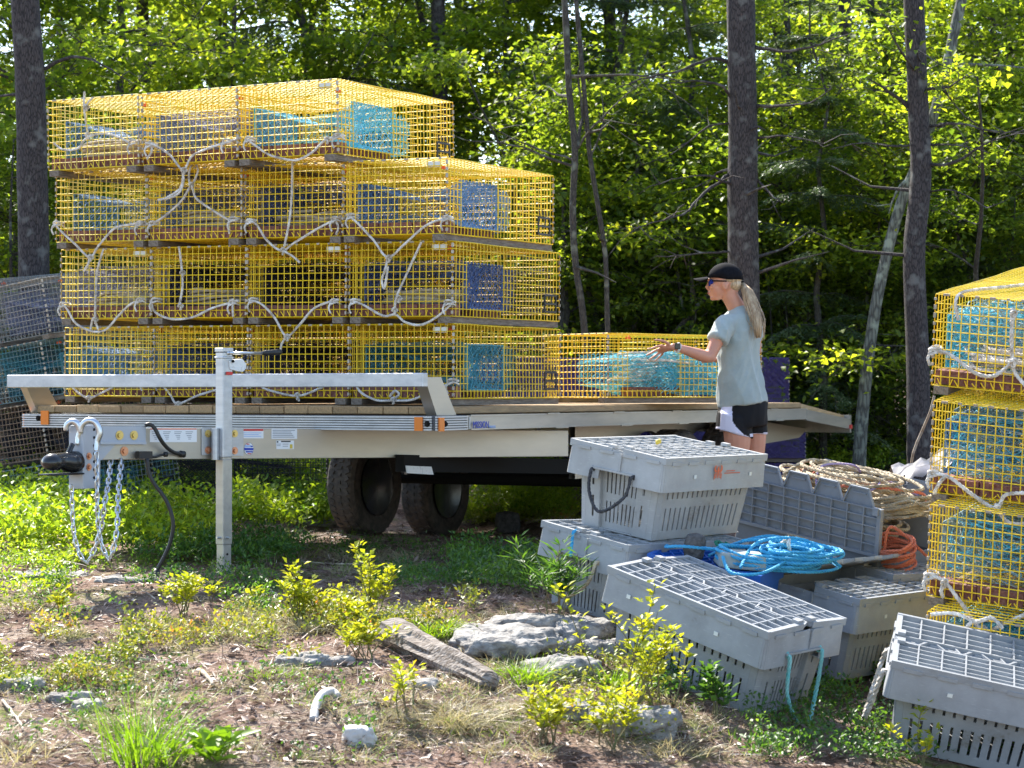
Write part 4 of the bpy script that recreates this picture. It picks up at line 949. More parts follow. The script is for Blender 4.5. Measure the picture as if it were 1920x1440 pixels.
def crate_flap(side):
    "half lid; hinge along y = 0, reaches to y = CW/2 plus tabs. local origin on the hinge, plate underside z = 0"
    mb = MB(); W2 = CW / 2; t_ = .004; hgt = .019; hb = W2 * .86
    tabs = [(.13 + k * .175, .13 + k * .175 + .10) for k in range(4)] if side > 0 else [(.045 + k * .175, .045 + k * .175 + .07) for k in range(5)]
    ext = .045 if side > 0 else .012
    outline = [(0.004, 0.0), (CL - .004, 0), (CL - .004, hb)]
    for a, b_ in reversed(tabs):
        outline += [(b_ + .035, hb), (b_, W2 + ext), (a, W2 + ext), (a - .035 if a > .04 else .005, hb)]
    outline += [(0.004, hb)]
    # plate in strips (concave outline): main + tab trapezoids
    mb.box2((.004, 0, 0), (CL - .004, hb, t_))
    for a, b_ in tabs:
        mb.prism([(max(.005, a - .035), hb), (min(CL - .005, b_ + .035), hb), (b_, W2 + ext), (a, W2 + ext)], 0.0003, t_ + .0003)
        for (p, q) in (((max(.005, a - .035), hb), (a, W2 + ext)), ((a, W2 + ext), (b_, W2 + ext)), ((b_, W2 + ext), (min(CL - .005, b_ + .035), hb))):
            mb.bar((p[0], p[1], t_ + .007), (q[0], q[1], t_ + .007), .007, .0135)
        mb.box2((a + .012, W2 + ext - .030, t_), (b_ - .012, W2 + ext - .024, t_ + .008))
    for y in np.linspace(0.004, hb - .004, 6 if side > 0 else 5): mb.box2((.006, y - .0028, t_), (CL - .006, y + .0028, t_ + hgt - .001))
    for k in range(10):
        x = .006 + (CL - .012) * k / 9; mb.box2((x - .0028, .002, t_ + .0002), (x + .0028, hb, t_ + hgt + .0003))
    mb.box2((.0, -.008, -.004), (CL, .006, t_ + hgt + .004))
    for x in (.0, CL - .022): mb.box2((x, .006, .0006), (x + .022, hb, t_ + hgt + .002))
    for x in (.012, CL - .04): mb.box2((x, hb - .03, t_ + hgt), (x + .03, hb + .006, t_ + hgt + .014))
    return mb
CB = crate_body().mesh('crate_body', M['crate']); CR = crate_rim().mesh('rim', M['crate']); CT = crate_trim().mesh('rim_moulding', M['crate']); CF = {s: crate_flap(s).mesh('lid_flap', M['crate']) for s in (1, -1)}
def pierce(t, mt, x, y):
    "little square drain hole in the rim"
def crate(Mx, label, mt='crate', lid=(0, 0), flaps=(1, -1), group='grey plastic lobster crates'):
    t = thing('lobster_crate', label, 'crate', Mx, group)
    b_ = obj('slotted_body', CB, t); slotmat(b_, M[mt]); so_ = b_.modifiers.new('thickness', 'SOLIDIFY'); so_.thickness = .005; so_.offset = 0
    r_ = obj('rim', CR, t); slotmat(r_, M[mt]); so_ = r_.modifiers.new('thickness', 'SOLIDIFY'); so_.thickness = .005; so_.offset = 0
    q = obj('rim_moulding', CT, t); slotmat(q, M[mt])
    for i, s in enumerate(flaps):
        f = obj('lid_flap', CF[s], t); slotmat(f, M[mt]); ang = lid[i]
        if s == 1: f.matrix_local = Matrix.Translation((0, .006, CH - .014)) @ Matrix.Rotation(ang, 4, 'X')
        else: f.matrix_local = Matrix.Translation((CL, CW - .006, CH - .0135)) @ Matrix.Rotation(math.pi, 4, 'Z') @ Matrix.Rotation(ang, 4, 'X')
    for x in (.24, .70):
        for y, n in ((-.0068, -1), (CW + .0068, 1)):
            h_ = MB(); h_.box((x, y, CH - .075), (.020, .002, .016)); h_.build('drain_hole', M['tagplastic'], t)
    return t
def handle(t, end, mt, drop, r=.0085, sway=0, y0=CW * .30, y1=CW * .72):
    x = -.012 if end == 0 else CL + .012; sx = -1 if end == 0 else 1; z = CH - SK + .04
    mb = MB(); rope(mb, [(x - sx * .02, y0, z), (x + sx * .006, y0, z), (x + sx * .025, y0 + .015, z - drop * .55), (x + sx * (.03 + sway), (y0 + y1) / 2, z - drop), (x + sx * .025, y1 - .015, z - drop * .55), (x + sx * .006, y1, z), (x - sx * .02, y1, z)], r)
    for y in (y0, y1): knot(mb, (x - sx * .012, y, z), r * .7, .008, 3)
    return mb.build('rope_handle', M[mt], t)
def tilt_frame(pos, yaw, up, L_along_b=False):
    up = Vector(up).normalized(); a = Vector((math.cos(yaw), math.sin(yaw), 0)); a = (a - a.dot(up) * up).normalized(); b_ = up.cross(a)
    pos = Vector(pos) + Vector((0, 0, EYE))
    if not L_along_b: Mx = Matrix((a, b_, up)).transposed().to_4x4(); Mx.translation = pos - up * CH
    else: Mx = Matrix((b_, -a, up)).transposed().to_4x4(); Mx.translation = pos + a * CW - up * CH
    return Mx
KA = crate(tilt_frame((.668, 9.494, -.294), R(52), (.125, -.099, 1)), 'weathered grey crate on top of another, black rope handle and orange emblem', 'crate_light', (.02, -.012))
MA = KA.matrix_world
handle(KA, 0, 'rope_black', .17, .008, .03)
KB = crate(tilt_frame((.50, 9.40, -.664), R(46), (.138, -.10, 1)), 'grey crate underneath the emblem crate, with beige rope handle', 'crate')
handle(KB, 0, 'rope_tan', .17, .009, .02)
mb = MB(); rope(mb, [(.05, CW * .62, CH + .004), (-.012, CW * .60, CH + .004), (-.03, CW * .57, CH - .05), (-.035, CW * .56, CH - .10)], .008); mb.build('rope_tail', M['rope_blue'], KB)
KC = crate(tilt_frame((.988, 8.422, -.931), R(47.3), (.172, -.202, 1), True), 'grey crate tipped sideways in front, pale teal rope handle at its right end', 'crate', (.045, .045))
handle(KC, 0, 'rope_teal', .30, .0085, .04)
KD = crate(tilt_frame((1.50, 9.45, -.905), R(50.5), (.145, -.11, 1)), 'grey crate with sprung lid showing rope, between front crate and yellow traps', 'crate', (.0, .0), flaps=())
for s_, an in ((1, .02), (-1, .42)):
    f = obj('lid_flap', CF[s_], KD); slotmat(f, M['crate'])
    if s_ == 1: f.matrix_local = Matrix.Translation((0, .006, CH - .01)) @ Matrix.Rotation(an, 4, 'X')
    else: f.matrix_local = Matrix.Translation((CL, CW - .006, CH - .01)) @ Matrix.Rotation(math.pi, 4, 'Z') @ Matrix.Rotation(an, 4, 'X')
KE = crate(tilt_frame((1.444, 8.335, -1.027), R(-12.7), (.153, -.301, 1)), 'grey crate at the bottom right corner, cut by the frame edge', 'crate', (.0, .0))
handle(KE, 0, 'rope', .26, .011, .01)
# open crates behind
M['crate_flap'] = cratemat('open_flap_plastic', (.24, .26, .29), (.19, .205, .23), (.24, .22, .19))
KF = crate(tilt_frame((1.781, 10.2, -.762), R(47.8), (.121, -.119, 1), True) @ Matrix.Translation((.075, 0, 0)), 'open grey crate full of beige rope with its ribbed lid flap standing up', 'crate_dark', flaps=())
for s_, an in ((1, R(100)), (-1, R(97))):
    f = obj('lid_flap', CF[1], KF); slotmat(f, M['crate_flap'])
    if s_ == 1: f.matrix_local = Matrix.Translation((0, .006, CH - .01)) @ Matrix.Rotation(an, 4, 'X')
    else: f.matrix_local = Matrix.Translation((CL, CW - .006, CH - .01)) @ Matrix.Rotation(math.pi, 4, 'Z') @ Matrix.Rotation(an, 4, 'X')
MF = KF.matrix_world
g = random.Random(3)
coil('large beige rope coil heaped over the open grey crate', MF @ Matrix.Translation((.44, .23, CH - .04)), .33, .23, .35, 42, .0095, 'rope_tan', 11, 'ropes heaped on the open crate', mess=.38,
     loose=[[(.1 * k - .2, -.2, .26), (.1 * k - .1, -.12, .33), (.1 * k, .02, .355), (.1 * k + .05, .16, .28)] for k in range(1, 3)])
coil('round coil of tan rope at the right end of the open crate', MF @ Matrix.Translation((.10, .22, CH + .13)) @ Matrix.Rotation(.25, 4, 'Y'), .18, .15, .10, 9, .0085, 'rope_tan', 12, 'ropes heaped on the open crate', mess=.1)
mb = MB(); rope(mb, [MF @ Vector(p) for p in ((.78, .2, CH + .10), (.72, .25, CH + .22), (.55, .33, CH + .30), (.50, .46, CH + .18), (.3, .46, CH + .26), (.12, .36, CH + .28), (.02, .2, CH + .27), (.06, .06, CH + .20))], .008)
tag(mb.build('rope', M['rope_orange']), 'pink orange rope strand wound over the beige rope heap', 'rope')
mb = MB(); rope(mb, [MF @ Vector(p) for p in ((.45, .05, CH + .25), (.42, .2, CH + .33), (.5, .36, CH + .31), (.42, .46, CH + .20), (.25, .48, CH + .20), (.15, .4, CH + .28), (.2, .25, CH + .3), (.1, .1, CH + .24))], .006)
tag(mb.build('rope', M['rope_purple']), 'thin lilac rope looped over the beige rope heap', 'rope')
# crates behind the open one
px = at(1664, 903, 10.95); gd = Vector((.995, -.10, 0))
for k in range(2):
    Mx = frame(px - Vector((0, 0, CH * (k + 1) + .012 * k)), gd, (.09, -.04, 1))
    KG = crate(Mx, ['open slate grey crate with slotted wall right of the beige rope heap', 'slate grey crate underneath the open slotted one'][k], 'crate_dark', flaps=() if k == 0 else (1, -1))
Mx = frame(at(1672, 1048, 10.05) + Vector((0, 0, -.25)), (.8, .6, 0), (.1, -.1, 1))
KI = crate(Mx @ Matrix.Translation((0, .02, -.20)), 'small visible corner of a grey crate under the orange rope', 'crate', flaps=(1, -1))
coil('salmon orange rope coil beside the open lid', KI.matrix_world @ Matrix.Translation((.22, .2, CH + .01)) @ Matrix.Rotation(-.35, 4, 'Y'), .095, .12, .13, 10, .0075, 'rope_orange', 13, mess=.12,
     loose=[[(-.05, 0, .10), (.0, -.02, .20), (.12, -.1, .02)]])
# blue tote with rope, rock and block
bup = Vector((.13, -.12, 1)).normalized(); bb = Vector((-.93, .37, 0))
BM = frame(Vector((1.05, 9.25, EYE - .765)), bb, bup); BM = BM @ Matrix.Translation((0, -.40, -.34))
KH = thing('blue_crate', 'bright blue plastic crate with lattice lid between the grey crates', 'crate', BM)
BL, BW = .50, .40
mb = MB()
for (x0, x1, y0, y1) in ((.0, BL, .0, .006), (.0, BL, BW - .006, BW), (.0, .006, .0065, BW - .0065), (BL - .006, BL, .0065, BW - .0065)): mb.box2((x0 + .01, y0 + (.01 if y0 < .1 else -.01), 0), (x1 - .01 if x1 > .1 else x1 + .01, y1 + (.01 if y0 < .1 else -.01), .30))
mb.box2((.02, .02, 0), (BL - .02, BW - .02, .01)); mb.build('body', M['crate_blue'], KH)
mb = MB()
for (x0, x1, y0, y1) in ((-.005, BL + .005, -.005, .014), (-.005, BL + .005, BW - .014, BW + .005), (-.005, .014, .0145, BW - .0145), (BL - .014, BL + .005, .0145, BW - .0145)): mb.box2((x0, y0, .27), (x1, y1, .335))
mb.box2((.01, .01, .292), (BL - .01, BW - .01, .296))
for k in range(-9, 11):
    for s in (1, -1):
        p = []
        for t_ in (0, 1):
            y = t_ * BW; x = k * .06 + (t_ * BW * .55 if s > 0 else (1 - t_) * BW * .55); p.append((x, y))
        (xa, ya), (xb, yb) = p
        def clip(x, y, x2, y2):
            if x < .01: f_ = (.01 - x) / (x2 - x); return (.01, y + (y2 - y) * f_)
            if x > BL - .01: f_ = (BL - .01 - x) / (x2 - x); return (BL - .01, y + (y2 - y) * f_)
            return (x, y)
        if max(xa, xb) < .03 or min(xa, xb) > BL - .03: continue
        a_, b_ = clip(xa, ya, xb, yb), clip(xb, yb, xa, ya); mb.bar((*a_, .317 + .001 * s), (*b_, .317 + .001 * s), .007, .028)
mb.build('lattice_lid', M['crate_blue'], KH)
coil('tangled coil of bright blue rope on the blue crate', BM @ Matrix.Translation((-.02, .10, .335)) @ Matrix.Rotation(-.5, 4, 'Z'), .13, .26, .09, 26, .0078, 'rope_blue', 21, mess=.55, loose=[[(-.1, .1, .05), (-.16, .3, .02), (-.1, .42, .01), (.02, .36, .05)], [(.1, -.2, .08), (.2, -.1, .09), (.22, .1, .05), (.16, .3, .02)], [(-.12, -.24, .02), (-.02, -.1, .12), (.02, .15, .11), (-.06, .33, .02)]] + [[(.1, .3, .06), (.22, .4, .05), (.30, .42, .03), (.36, .36, .02)]])
coil('small dark green rope loop behind the rock', BM @ Matrix.Translation((.25, .08, .35)) @ Matrix.Rotation(-.5, 4, 'Y'), .06, .045, .02, 2, .008, 'rope_green', 22, mess=.05)
mb = MB(); rope(mb, [BM @ Vector(p) for p in ((.02, .02, .42), (-.02, .06, .46), (-.03, .10, .44), (-.05, .08, .37))], .0095)
tag(mb.build('rope', M['rope']), 'short white rope end curling over the blue coil', 'rope')

def rock_mesh(seed, dims, n=3, rough=.22, strata=.0, sharp=False):
    import bmesh
    bm = bmesh.new(); bmesh.ops.create_icosphere(bm, subdivisions=n, radius=1); o = Vector((seed * 7.3, seed * 3.1, 0))
    D_ = Vector(dims); mean = (D_.x + D_.y + D_.z) / 3
    for v in bm.verts:
        c0 = v.co.copy(); m_ = max(abs(c0.x), abs(c0.y), abs(c0.z)); p = c0.lerp(c0 / m_ * .82, .5); p = Vector((p.x * D_.x, p.y * D_.y, p.z * D_.z)); q = p / mean
        big = mnoise.noise(q * .7 + o) * .9 + (.3 - abs(mnoise.noise(q * 1.3 + o))) * .8; cell = mnoise.voronoi(q * 1.1 + o)[0]; crack = (cell[1] - cell[0]); fine = mnoise.noise(q * 7 + o) * .22 + (.25 - abs(mnoise.noise(q * 14 + o))) * .16
        v.co = p + Vector((c0.x, c0.y, c0.z * .8)) * mean * rough * (big * .8 + min(.25, crack) * .9 - .2 + fine * .6)
    me = bpy.data.meshes.new('rock'); bm.to_mesh(me); bm.free()
    return me
M['rock'] = mat('grey_schist', (.10, .093, .088), .9, 0, (.31, .295, .27), 16, bump=1, bscale=45, stretch=(1, 1.4, 1.8), ramp=(.34, .62))
M['rock_dark'] = mat('dark_basalt', (.035, .033, .033), .85, 0, (.10, .095, .09), 40, bump=.6, bscale=60)
M['rock_white'] = mat('pale_stone', (.55, .53, .50), .8, 0, (.38, .36, .34), 9, bump=.4, bscale=40)
M['concrete'] = mat('wet_concrete', (.34, .36, .35), .6, 0, (.20, .24, .22), 10, bump=.3, bscale=60)
M['deadwood'] = mat('grey_deadwood', (.30, .265, .235), .9, 0, (.07, .05, .035), 11, stretch=(1, 7, 7), bump=.9, bscale=14, ramp=(.35, .6))
M['twig'] = mat('dry_twig', (.42, .35, .27), .9, 0, (.20, .15, .11), 20, obj_random=.3)
def rock(label, p, dims, mt, seed, rot=0, sink=.3, Mx=None, n=3, rough=.22, strata=0, group=None, name='rock'):
    me = rock_mesh(seed, dims, n, rough, strata); me.materials.append(M[mt]); me.polygons.foreach_set('use_smooth', [n > 3] * len(me.polygons)); o = obj(name, me)
    o.matrix_world = (Mx or Matrix.Translation(Vector(p) + Vector((0, 0, dims[2] * (1 - 2 * sink))))) @ Matrix.Rotation(rot, 4, 'Z')
    return tag(o, label, 'rock', group)
rock('rough black rock sitting on the blue crate lid', None, (.052, .045, .062), 'rock_dark', 5, Mx=BM @ Matrix.Translation((.33, .30, .385)))
mb = MB(); mb.box((0, 0, 0), (.21, .13, .065), taper=.08); o = mb.build('concrete_block', M['concrete'], bevel=.008, seg=2); o.matrix_world = BM @ Matrix.Translation((.12, .30, .368)) @ Matrix.Rotation(.5, 4, 'Z'); tag(o, 'flat pale grey concrete block on the blue crate beside the rope coil', 'block')
mb = MB(); mb.tube([(0, 0, 0), (.006, 0, .012), (.018, 0, .014), (.026, 0, .006)], [.006, .011, .012, .007], 8); o = mb.build('yellow_scrap', M['yellowprint'], smooth=True); o.matrix_world = MA @ Matrix.Translation((.36, .30, CH + .016)); tag(o, 'tiny yellow plastic scrap on the lid of the emblem crate', 'scrap')

# emblem and two lines of print on the long face of crate A
def onA(x, z): return Vector((x, -.0085 - .004 * (CH - z) / SK * 1.0, z))
def amark(nm, pts, par): 
    mb = MB(); k = len(pts); P_ = [onA(*p) for p in pts]; mb.add([p + Vector((0, 0, 0)) for p in P_] + [p + Vector((0, -.0008, 0)) for p in P_], [tuple(range(k)), tuple(range(2 * k - 1, k - 1, -1))] + [(i, (i + 1) % k, k + (i + 1) % k, k + i) for i in range(k)]); return mb.build(nm, M['redorange'], par)
em = amark('emblem', [(.412, .300), (.409, .318), (.413, .330), (.418, .336), (.423, .330), (.427, .318), (.424, .300), (.418, .276)], KA)
for sx_ in (-1, 1):
    def mx(x): return .418 + sx_ * x
    amark('emblem_mark', [(mx(.009), .312), (mx(.020), .318), (mx(.022), .328), (mx(.016), .336), (mx(.026), .338), (mx(.034), .328), (mx(.034), .316), (mx(.028), .308), (mx(.012), .306)], em)
    for k in range(4): amark('emblem_mark', [(mx(.009), .303 - k * .006), (mx(.024), .306 - k * .007), (mx(.031), .296 - k * .007), (mx(.031), .292 - k * .007), (mx(.022), .302 - k * .007), (mx(.009), .300 - k * .006)], em)
for k, (x0, x1, z) in enumerate(((.485, .555, .308), (.470, .60, .298))):       # two rows of illegibly small print
    x = x0
    while x < x1:
        w_ = rnd.uniform(.003, .008); amark('print_line', [(x, z), (x + w_, z), (x + w_, z + .0045), (x, z + .0045)], em); x += w_ + .0022

# ------------------------------------------------------------------ plants
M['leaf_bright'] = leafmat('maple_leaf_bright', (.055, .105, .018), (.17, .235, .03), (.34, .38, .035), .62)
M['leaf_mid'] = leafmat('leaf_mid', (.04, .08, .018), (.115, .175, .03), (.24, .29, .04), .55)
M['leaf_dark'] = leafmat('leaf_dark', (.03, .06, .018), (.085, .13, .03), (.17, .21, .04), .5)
M['hemlock'] = leafmat('hemlock_needles', (.035, .065, .032), (.12, .17, .08), (.28, .32, .19), .3, (1.6, 1.7, .9))
M['shrub'] = leafmat('shrub_leaf', (.10, .20, .02), (.30, .40, .035), (.46, .50, .05), .5, (1.7, 1.6, .6), scale=3)
M['sprout'] = leafmat('yellow_sprout_leaf', (.20, .27, .02), (.42, .42, .04), (.52, .30, .05), .45, (1.5, 1.4, .5), scale=5)
M['redleaf'] = leafmat('blueberry_leaf', (.12, .18, .03), (.32, .34, .05), (.50, .20, .07), .4, (1.5, 1.3, .6), scale=4)
M['grass'] = leafmat('grass_blade', (.07, .15, .015), (.20, .32, .02), (.34, .42, .04), .45, (1.6, 1.6, .6), scale=6)
M['drygrass'] = leafmat('dry_grass_blade', (.24, .22, .11), (.48, .43, .28), (.28, .32, .10), .35, (1.2, 1.1, .8), scale=6)
M['darkgreen'] = leafmat('dark_green_leaf', (.025, .075, .02), (.07, .15, .03), (.14, .24, .05), .4, scale=4)
M['litter'] = leafmat('needle_litter', (.07, .042, .032), (.34, .24, .19), (.70, .64, .56), .1, (1, 1, 1), scale=6)
M['stem'] = mat('plant_stem', (.16, .11, .06), .8, 0, (.10, .12, .04), 12)
M['bark'] = barkmat('pine_bark', (.012, .010, .011), (.058, .048, .048), (.11, .11, .105), 26)
M['bark_pale'] = barkmat('birch_bark', (.05, .05, .045), (.15, .16, .135), (.26, .29, .23), 12)
M['bark_thin'] = barkmat('sapling_bark', (.02, .018, .015), (.065, .058, .05), (.14, .15, .12), 30)

def leaves(P, D, S, Wd, fold=.25, up=None, seed=0, droop=0):
    "P base points, D directions, S lengths, Wd widths: folded four-cornered leaves as two triangles pairs"
    g = np.random.default_rng(seed); n = len(P); D = D / np.linalg.norm(D, axis=1, keepdims=True)
    U = g.normal(size=(n, 3)) * .6 if up is None else g.normal(size=(n, 3)) * .35 + np.array(up)
    Sd = np.cross(D, U); Sd /= np.linalg.norm(Sd, axis=1, keepdims=True) + 1e-9; Nn = np.cross(Sd, D)
    S = S[:, None]; Wd = Wd[:, None]
    b0 = P; l_ = P + D * S * .45 + Sd * Wd * .5 + Nn * Wd * fold; r_ = P + D * S * .45 - Sd * Wd * .5 + Nn * Wd * fold; t_ = P + D * S - Nn * S * droop
    V_ = np.stack([b0, l_, t_, r_], 1).reshape(-1, 3); k = np.arange(n)[:, None] * 4
    F_ = np.concatenate([k + np.array([[0, 1, 2]]), k + np.array([[0, 2, 3]])], 1).reshape(-1, 3)
    return V_, F_
def blades(P, D, S, Wd, bend, seed=0, seg=3):
    "curved grass blades"
    g = np.random.default_rng(seed); n = len(P); D = D / np.linalg.norm(D, axis=1, keepdims=True)
    out = D.copy(); out[:, 2] = 0; out /= np.linalg.norm(out, axis=1, keepdims=True) + 1e-6
    Sd = np.cross(D, out + g.normal(size=(n, 3)) * .5); Sd /= np.linalg.norm(Sd, axis=1, keepdims=True) + 1e-9
    V_ = []
    for i in range(seg + 1):
        t_ = i / seg; c = P + D * (S * t_)[:, None] + out * (bend * S * t_ * t_)[:, None]; c[:, 2] -= np.abs(bend) * S * t_ * t_ * .55
        w = (Wd * (1 - t_ * .97) * .5)[:, None]; V_ += [c - Sd * w, c + Sd * w]
    V_ = np.stack(V_, 1); m_ = V_.shape[1]; k = np.arange(n)[:, None] * m_; F_ = []
    for i in range(seg): F_.append(np.stack([k[:, 0] + 2 * i, k[:, 0] + 2 * i + 1, k[:, 0] + 2 * i + 3, k[:, 0] + 2 * i + 2], 1))
    return V_.reshape(-1, 3), np.concatenate(F_)
def cat(parts):
    V_, F_, o = [], [], 0
    for v, f in parts: V_.append(v); F_.append(f + o); o += len(v)
    return np.concatenate(V_), np.concatenate(F_)
def U3(n, g): v = g.normal(size=(n, 3)); return v / np.linalg.norm(v, axis=1, keepdims=True)

def broadleaf(seed, h, base, spread, nleaf, r0, leaf=.085, lean=0, nb=26, multi=1):
    g = np.random.default_rng(seed); mb = MB(); tips = []
    trunks = []
    for m_ in range(multi):
        off = g.normal(size=2) * .35 * (m_ > 0); P_ = [Vector((0, 0, -.15))]
        k = 9
        for i in range(1, k + 1):
            t_ = i / k; P_.append(Vector((off[0] * t_ * 3 + lean * t_ * h * .1 + g.normal() * .05 * h / 6, off[1] * t_ * 3 + g.normal() * .05 * h / 6, h * t_)))
        P_ = smoothpath(P_, .25); n = len(P_); mb.tube(P_, [r0 * (1 - .85 * i / n) * (1.25 if i == 0 else 1) for i in range(n)], 9); trunks.append(P_)
    for b_ in range(nb):
        P_ = trunks[b_ % multi]; t_ = base + (1 - base) * (b_ / nb) ** .9; i = min(len(P_) - 1, int(t_ * len(P_))); p = P_[i].copy(); an = g.uniform(0, 6.28); L_ = spread * (1 - .55 * t_) * g.uniform(.6, 1.15)
        d = Vector((math.cos(an), math.sin(an), g.uniform(.1, .7))).normalized(); path = [p]
        for s in range(7): d = (d + Vector(g.normal(size=3)) * .16 + Vector((0, 0, -.02))).normalized(); path.append(path[-1] + d * L_ / 7)
        rb = max(.007, r0 * .34 * (1 - t_ * .6)); mb.tube(smoothpath(path, .2), list(np.linspace(rb, .003, len(smoothpath(path, .2)))), 5)
        for s in range(2, 8):
            for q in range(3):
                dd = (d + Vector(g.normal(size=3)) * .8); dd.z *= .35; dd.normalize(); e = path[s] + dd * L_ * g.uniform(.12, .36)
                mb.tube([path[s], path[s].lerp(e, .5) + Vector((0, 0, .03)), e], [rb * .3 + .002, .003, .002], 3, caps=False)
                tips += [e, path[s].lerp(e, .55), path[s].lerp(e, .8)]
    T = np.array([tuple(x) for x in tips]); w = g.uniform(.2, 1, len(T)) ** 2; idx = g.choice(len(T), nleaf, p=w / w.sum())
    P_ = T[idx] + g.normal(size=(nleaf, 3)) * np.array([.17, .17, .055]) * (spread / 2) ** .5
    D = g.normal(size=(nleaf, 3)) * np.array([1, 1, .45]); D[:, 2] -= .25
    V_, F_ = leaves(P_, D, leaf * g.uniform(.4, 1.25, nleaf), leaf * g.uniform(.35, 1.0, nleaf), .18, (0, 0, 1), seed, .1)
    return mb, V_, F_
def hemlock(seed, h, base, spread, r0, nn=26000):
    g = np.random.default_rng(seed); mb = MB(); P_ = [Vector((g.normal() * .02 * i, g.normal() * .02 * i, h * i / 8 - .1)) for i in range(9)]
    P_ = smoothpath(P_, .3); n = len(P_); mb.tube(P_, [max(.006, r0 * (1 - .93 * i / n)) for i in range(n)], 8); C_, D_ = [], []
    nb = int(h * (1 - base) * 11)
    for b_ in range(nb):
        t_ = base + (1 - base) * (b_ + .5) / nb; p = P_[min(n - 1, int(t_ * n))].copy(); an = g.uniform(0, 6.28); L_ = spread * (1.08 - t_) ** .8 * g.uniform(.6, 1.1)
        d = Vector((math.cos(an), math.sin(an), .25)); path = [p]
        for s in range(6): d = (d + Vector((0, 0, -.11)) + Vector(g.normal(size=3)) * .07).normalized(); path.append(path[-1] + d * L_ / 6)
        mb.tube(path, list(np.linspace(.010, .002, 7)), 4)
        for s in range(1, 7):
            for side in (-1, 1):
                for q in range(2):
                    base_ = path[s - 1].lerp(path[s], (q + g.uniform(0, 1)) / 2); dd = (d + d.cross(Vector((0, 0, 1))) * (side * float(g.uniform(.7, 1.3))) + Vector((0, 0, -.15))).normalized(); l_ = L_ * .30 * (1.15 - s / 7) * g.uniform(.6, 1.2)
                    m_ = max(3, int(l_ / .022))
                    for j in range(m_): 
                        c = base_ + dd * l_ * j / m_ + Vector((0, 0, -.08 * (j / m_) ** 2 * l_)); C_.append(c); D_.append(dd)
    C_ = np.array([tuple(c) for c in C_]); D_ = np.array([tuple(c) for c in D_]); k = max(1, int(nn / len(C_)));  C_ = np.repeat(C_, k, 0); D_ = np.repeat(D_, k, 0); m_ = len(C_)
    sd = np.cross(D_, [0, 0, 1.]); D2 = D_ * .6 + sd * g.choice([-1, 1], m_)[:, None] * g.uniform(.4, 1.2, m_)[:, None] + g.normal(size=(m_, 3)) * .2
    V_, F_ = leaves(C_ + g.normal(size=(m_, 3)) * .012, D2, g.uniform(.03, .065, m_), g.uniform(.010, .018, m_), .1, (0, 0, 1), seed)
    return mb, V_, F_

PROTO = {}
def proto(key, fn, leafm, barkm):
    mb, V_, F_ = fn; PROTO[key] = (mb.mesh('trunk', M[barkm], True), npmesh('crown', V_, F_, M[leafm]))
for i in range(3): proto(('maple', i), broadleaf(40 + i, 5.6 + i * .5, .22, 2.3, 13500, .075, .088, nb=30), 'leaf_bright', 'bark_thin')
for i in range(3): proto(('tall', i), broadleaf(50 + i, 9.0 + i, .25, 3.0, 15000, .12, .11, nb=36, lean=(-1) ** i * .6), 'leaf_mid', 'bark')
for i in range(2): proto(('low', i), broadleaf(60 + i, 2.6 + i * .5, .08, 1.5, 12500, .03, .058, nb=26, multi=3), 'leaf_mid', 'bark_thin')
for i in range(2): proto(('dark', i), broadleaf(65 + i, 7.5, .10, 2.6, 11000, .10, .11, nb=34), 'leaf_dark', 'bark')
for i in range(3): proto(('hemlock', i), hemlock(70 + i, 4.2 + i * 1.3, .12, 1.35 + .25 * i, .05, 34000), 'hemlock', 'bark_thin')
def tree(key, x, y, rot, sc, label, name='tree', group='trees of the wood behind the clearing', lm=None):
    t = thing(name, label, 'tree', Matrix.Translation((x, y, gz1(x, y) - .02)) @ Matrix.Rotation(rot, 4, 'Z') @ Matrix.Scale(sc, 4), group)
    obj('trunk', PROTO[key][0], t); c = obj('crown', PROTO[key][1], t)
    if lm: slotmat(c, M[lm])
    return t
def xof(u, Y): return (u - 960) / F * Y
g = random.Random(12)
spec = []
LU = ['at the far left edge', 'behind the left trunk', 'above the left of the stack', 'above the middle of the stack', 'above the right of the stack', 'right of the stack', 'left of the central trunk', 'behind the woman', 'right of the central trunk', 'behind the slender hemlock', 'behind the leaning birch', 'right of the scarred pine', 'at the right edge']
def where(u): return LU[int(min(12, max(0, (u + 60) / 155)))]
for u, Y, k, s in ((40, 19.0, ('maple', 0), 1.0), (230, 20.5, ('maple', 1), 1.0), (400, 23, ('maple', 2), 1.05), (590, 23.5, ('maple', 0), 1.1), (790, 24, ('maple', 1), 1.1), (960, 23.5, ('maple', 2), 1.1), (1130, 23.5, ('maple', 0), 1.0),
                 (1290, 23, ('maple', 1), .9), (1860, 20.0, ('maple', 2), .85), (2060, 18.8, ('maple', 0), .8), (-110, 21, ('maple', 1), 1), (1650, 23, ('maple', 1), .85), (1500, 25, ('maple', 2), .9)):
    spec.append((k, xof(u, Y), Y, s, 'bright green maple ' + (where(u) if -61 < u < 2000 else 'just outside the left edge' if u < 0 else 'just outside the right edge'), 'maple_tree'))
for u, Y in ((1010, 20.6), (1130, 20.4), (1230, 20.2), (1480, 19.4), (1580, 20.2), (1790, 19.4), (1900, 18.6), (130, 18.6), (20, 17.8)):
    spec.append((('low', len(spec) % 2), xof(u, Y), Y, g.uniform(.7, 1.0), 'low leafy thicket ' + where(u), 'sapling'))
for u, Y, s in ((150, 27, 1), (420, 26, 1), (700, 27.5, 1), (980, 27, 1.05), (1240, 28, .95), (1500, 28, .95), (1760, 27, 1), (2000, 27, 1)):
    spec.append((('dark', len(spec) % 2), xof(u, Y), Y, s * g.uniform(.75, .95), 'dark leafy tree deep in the wood ' + where(u), 'tree'))
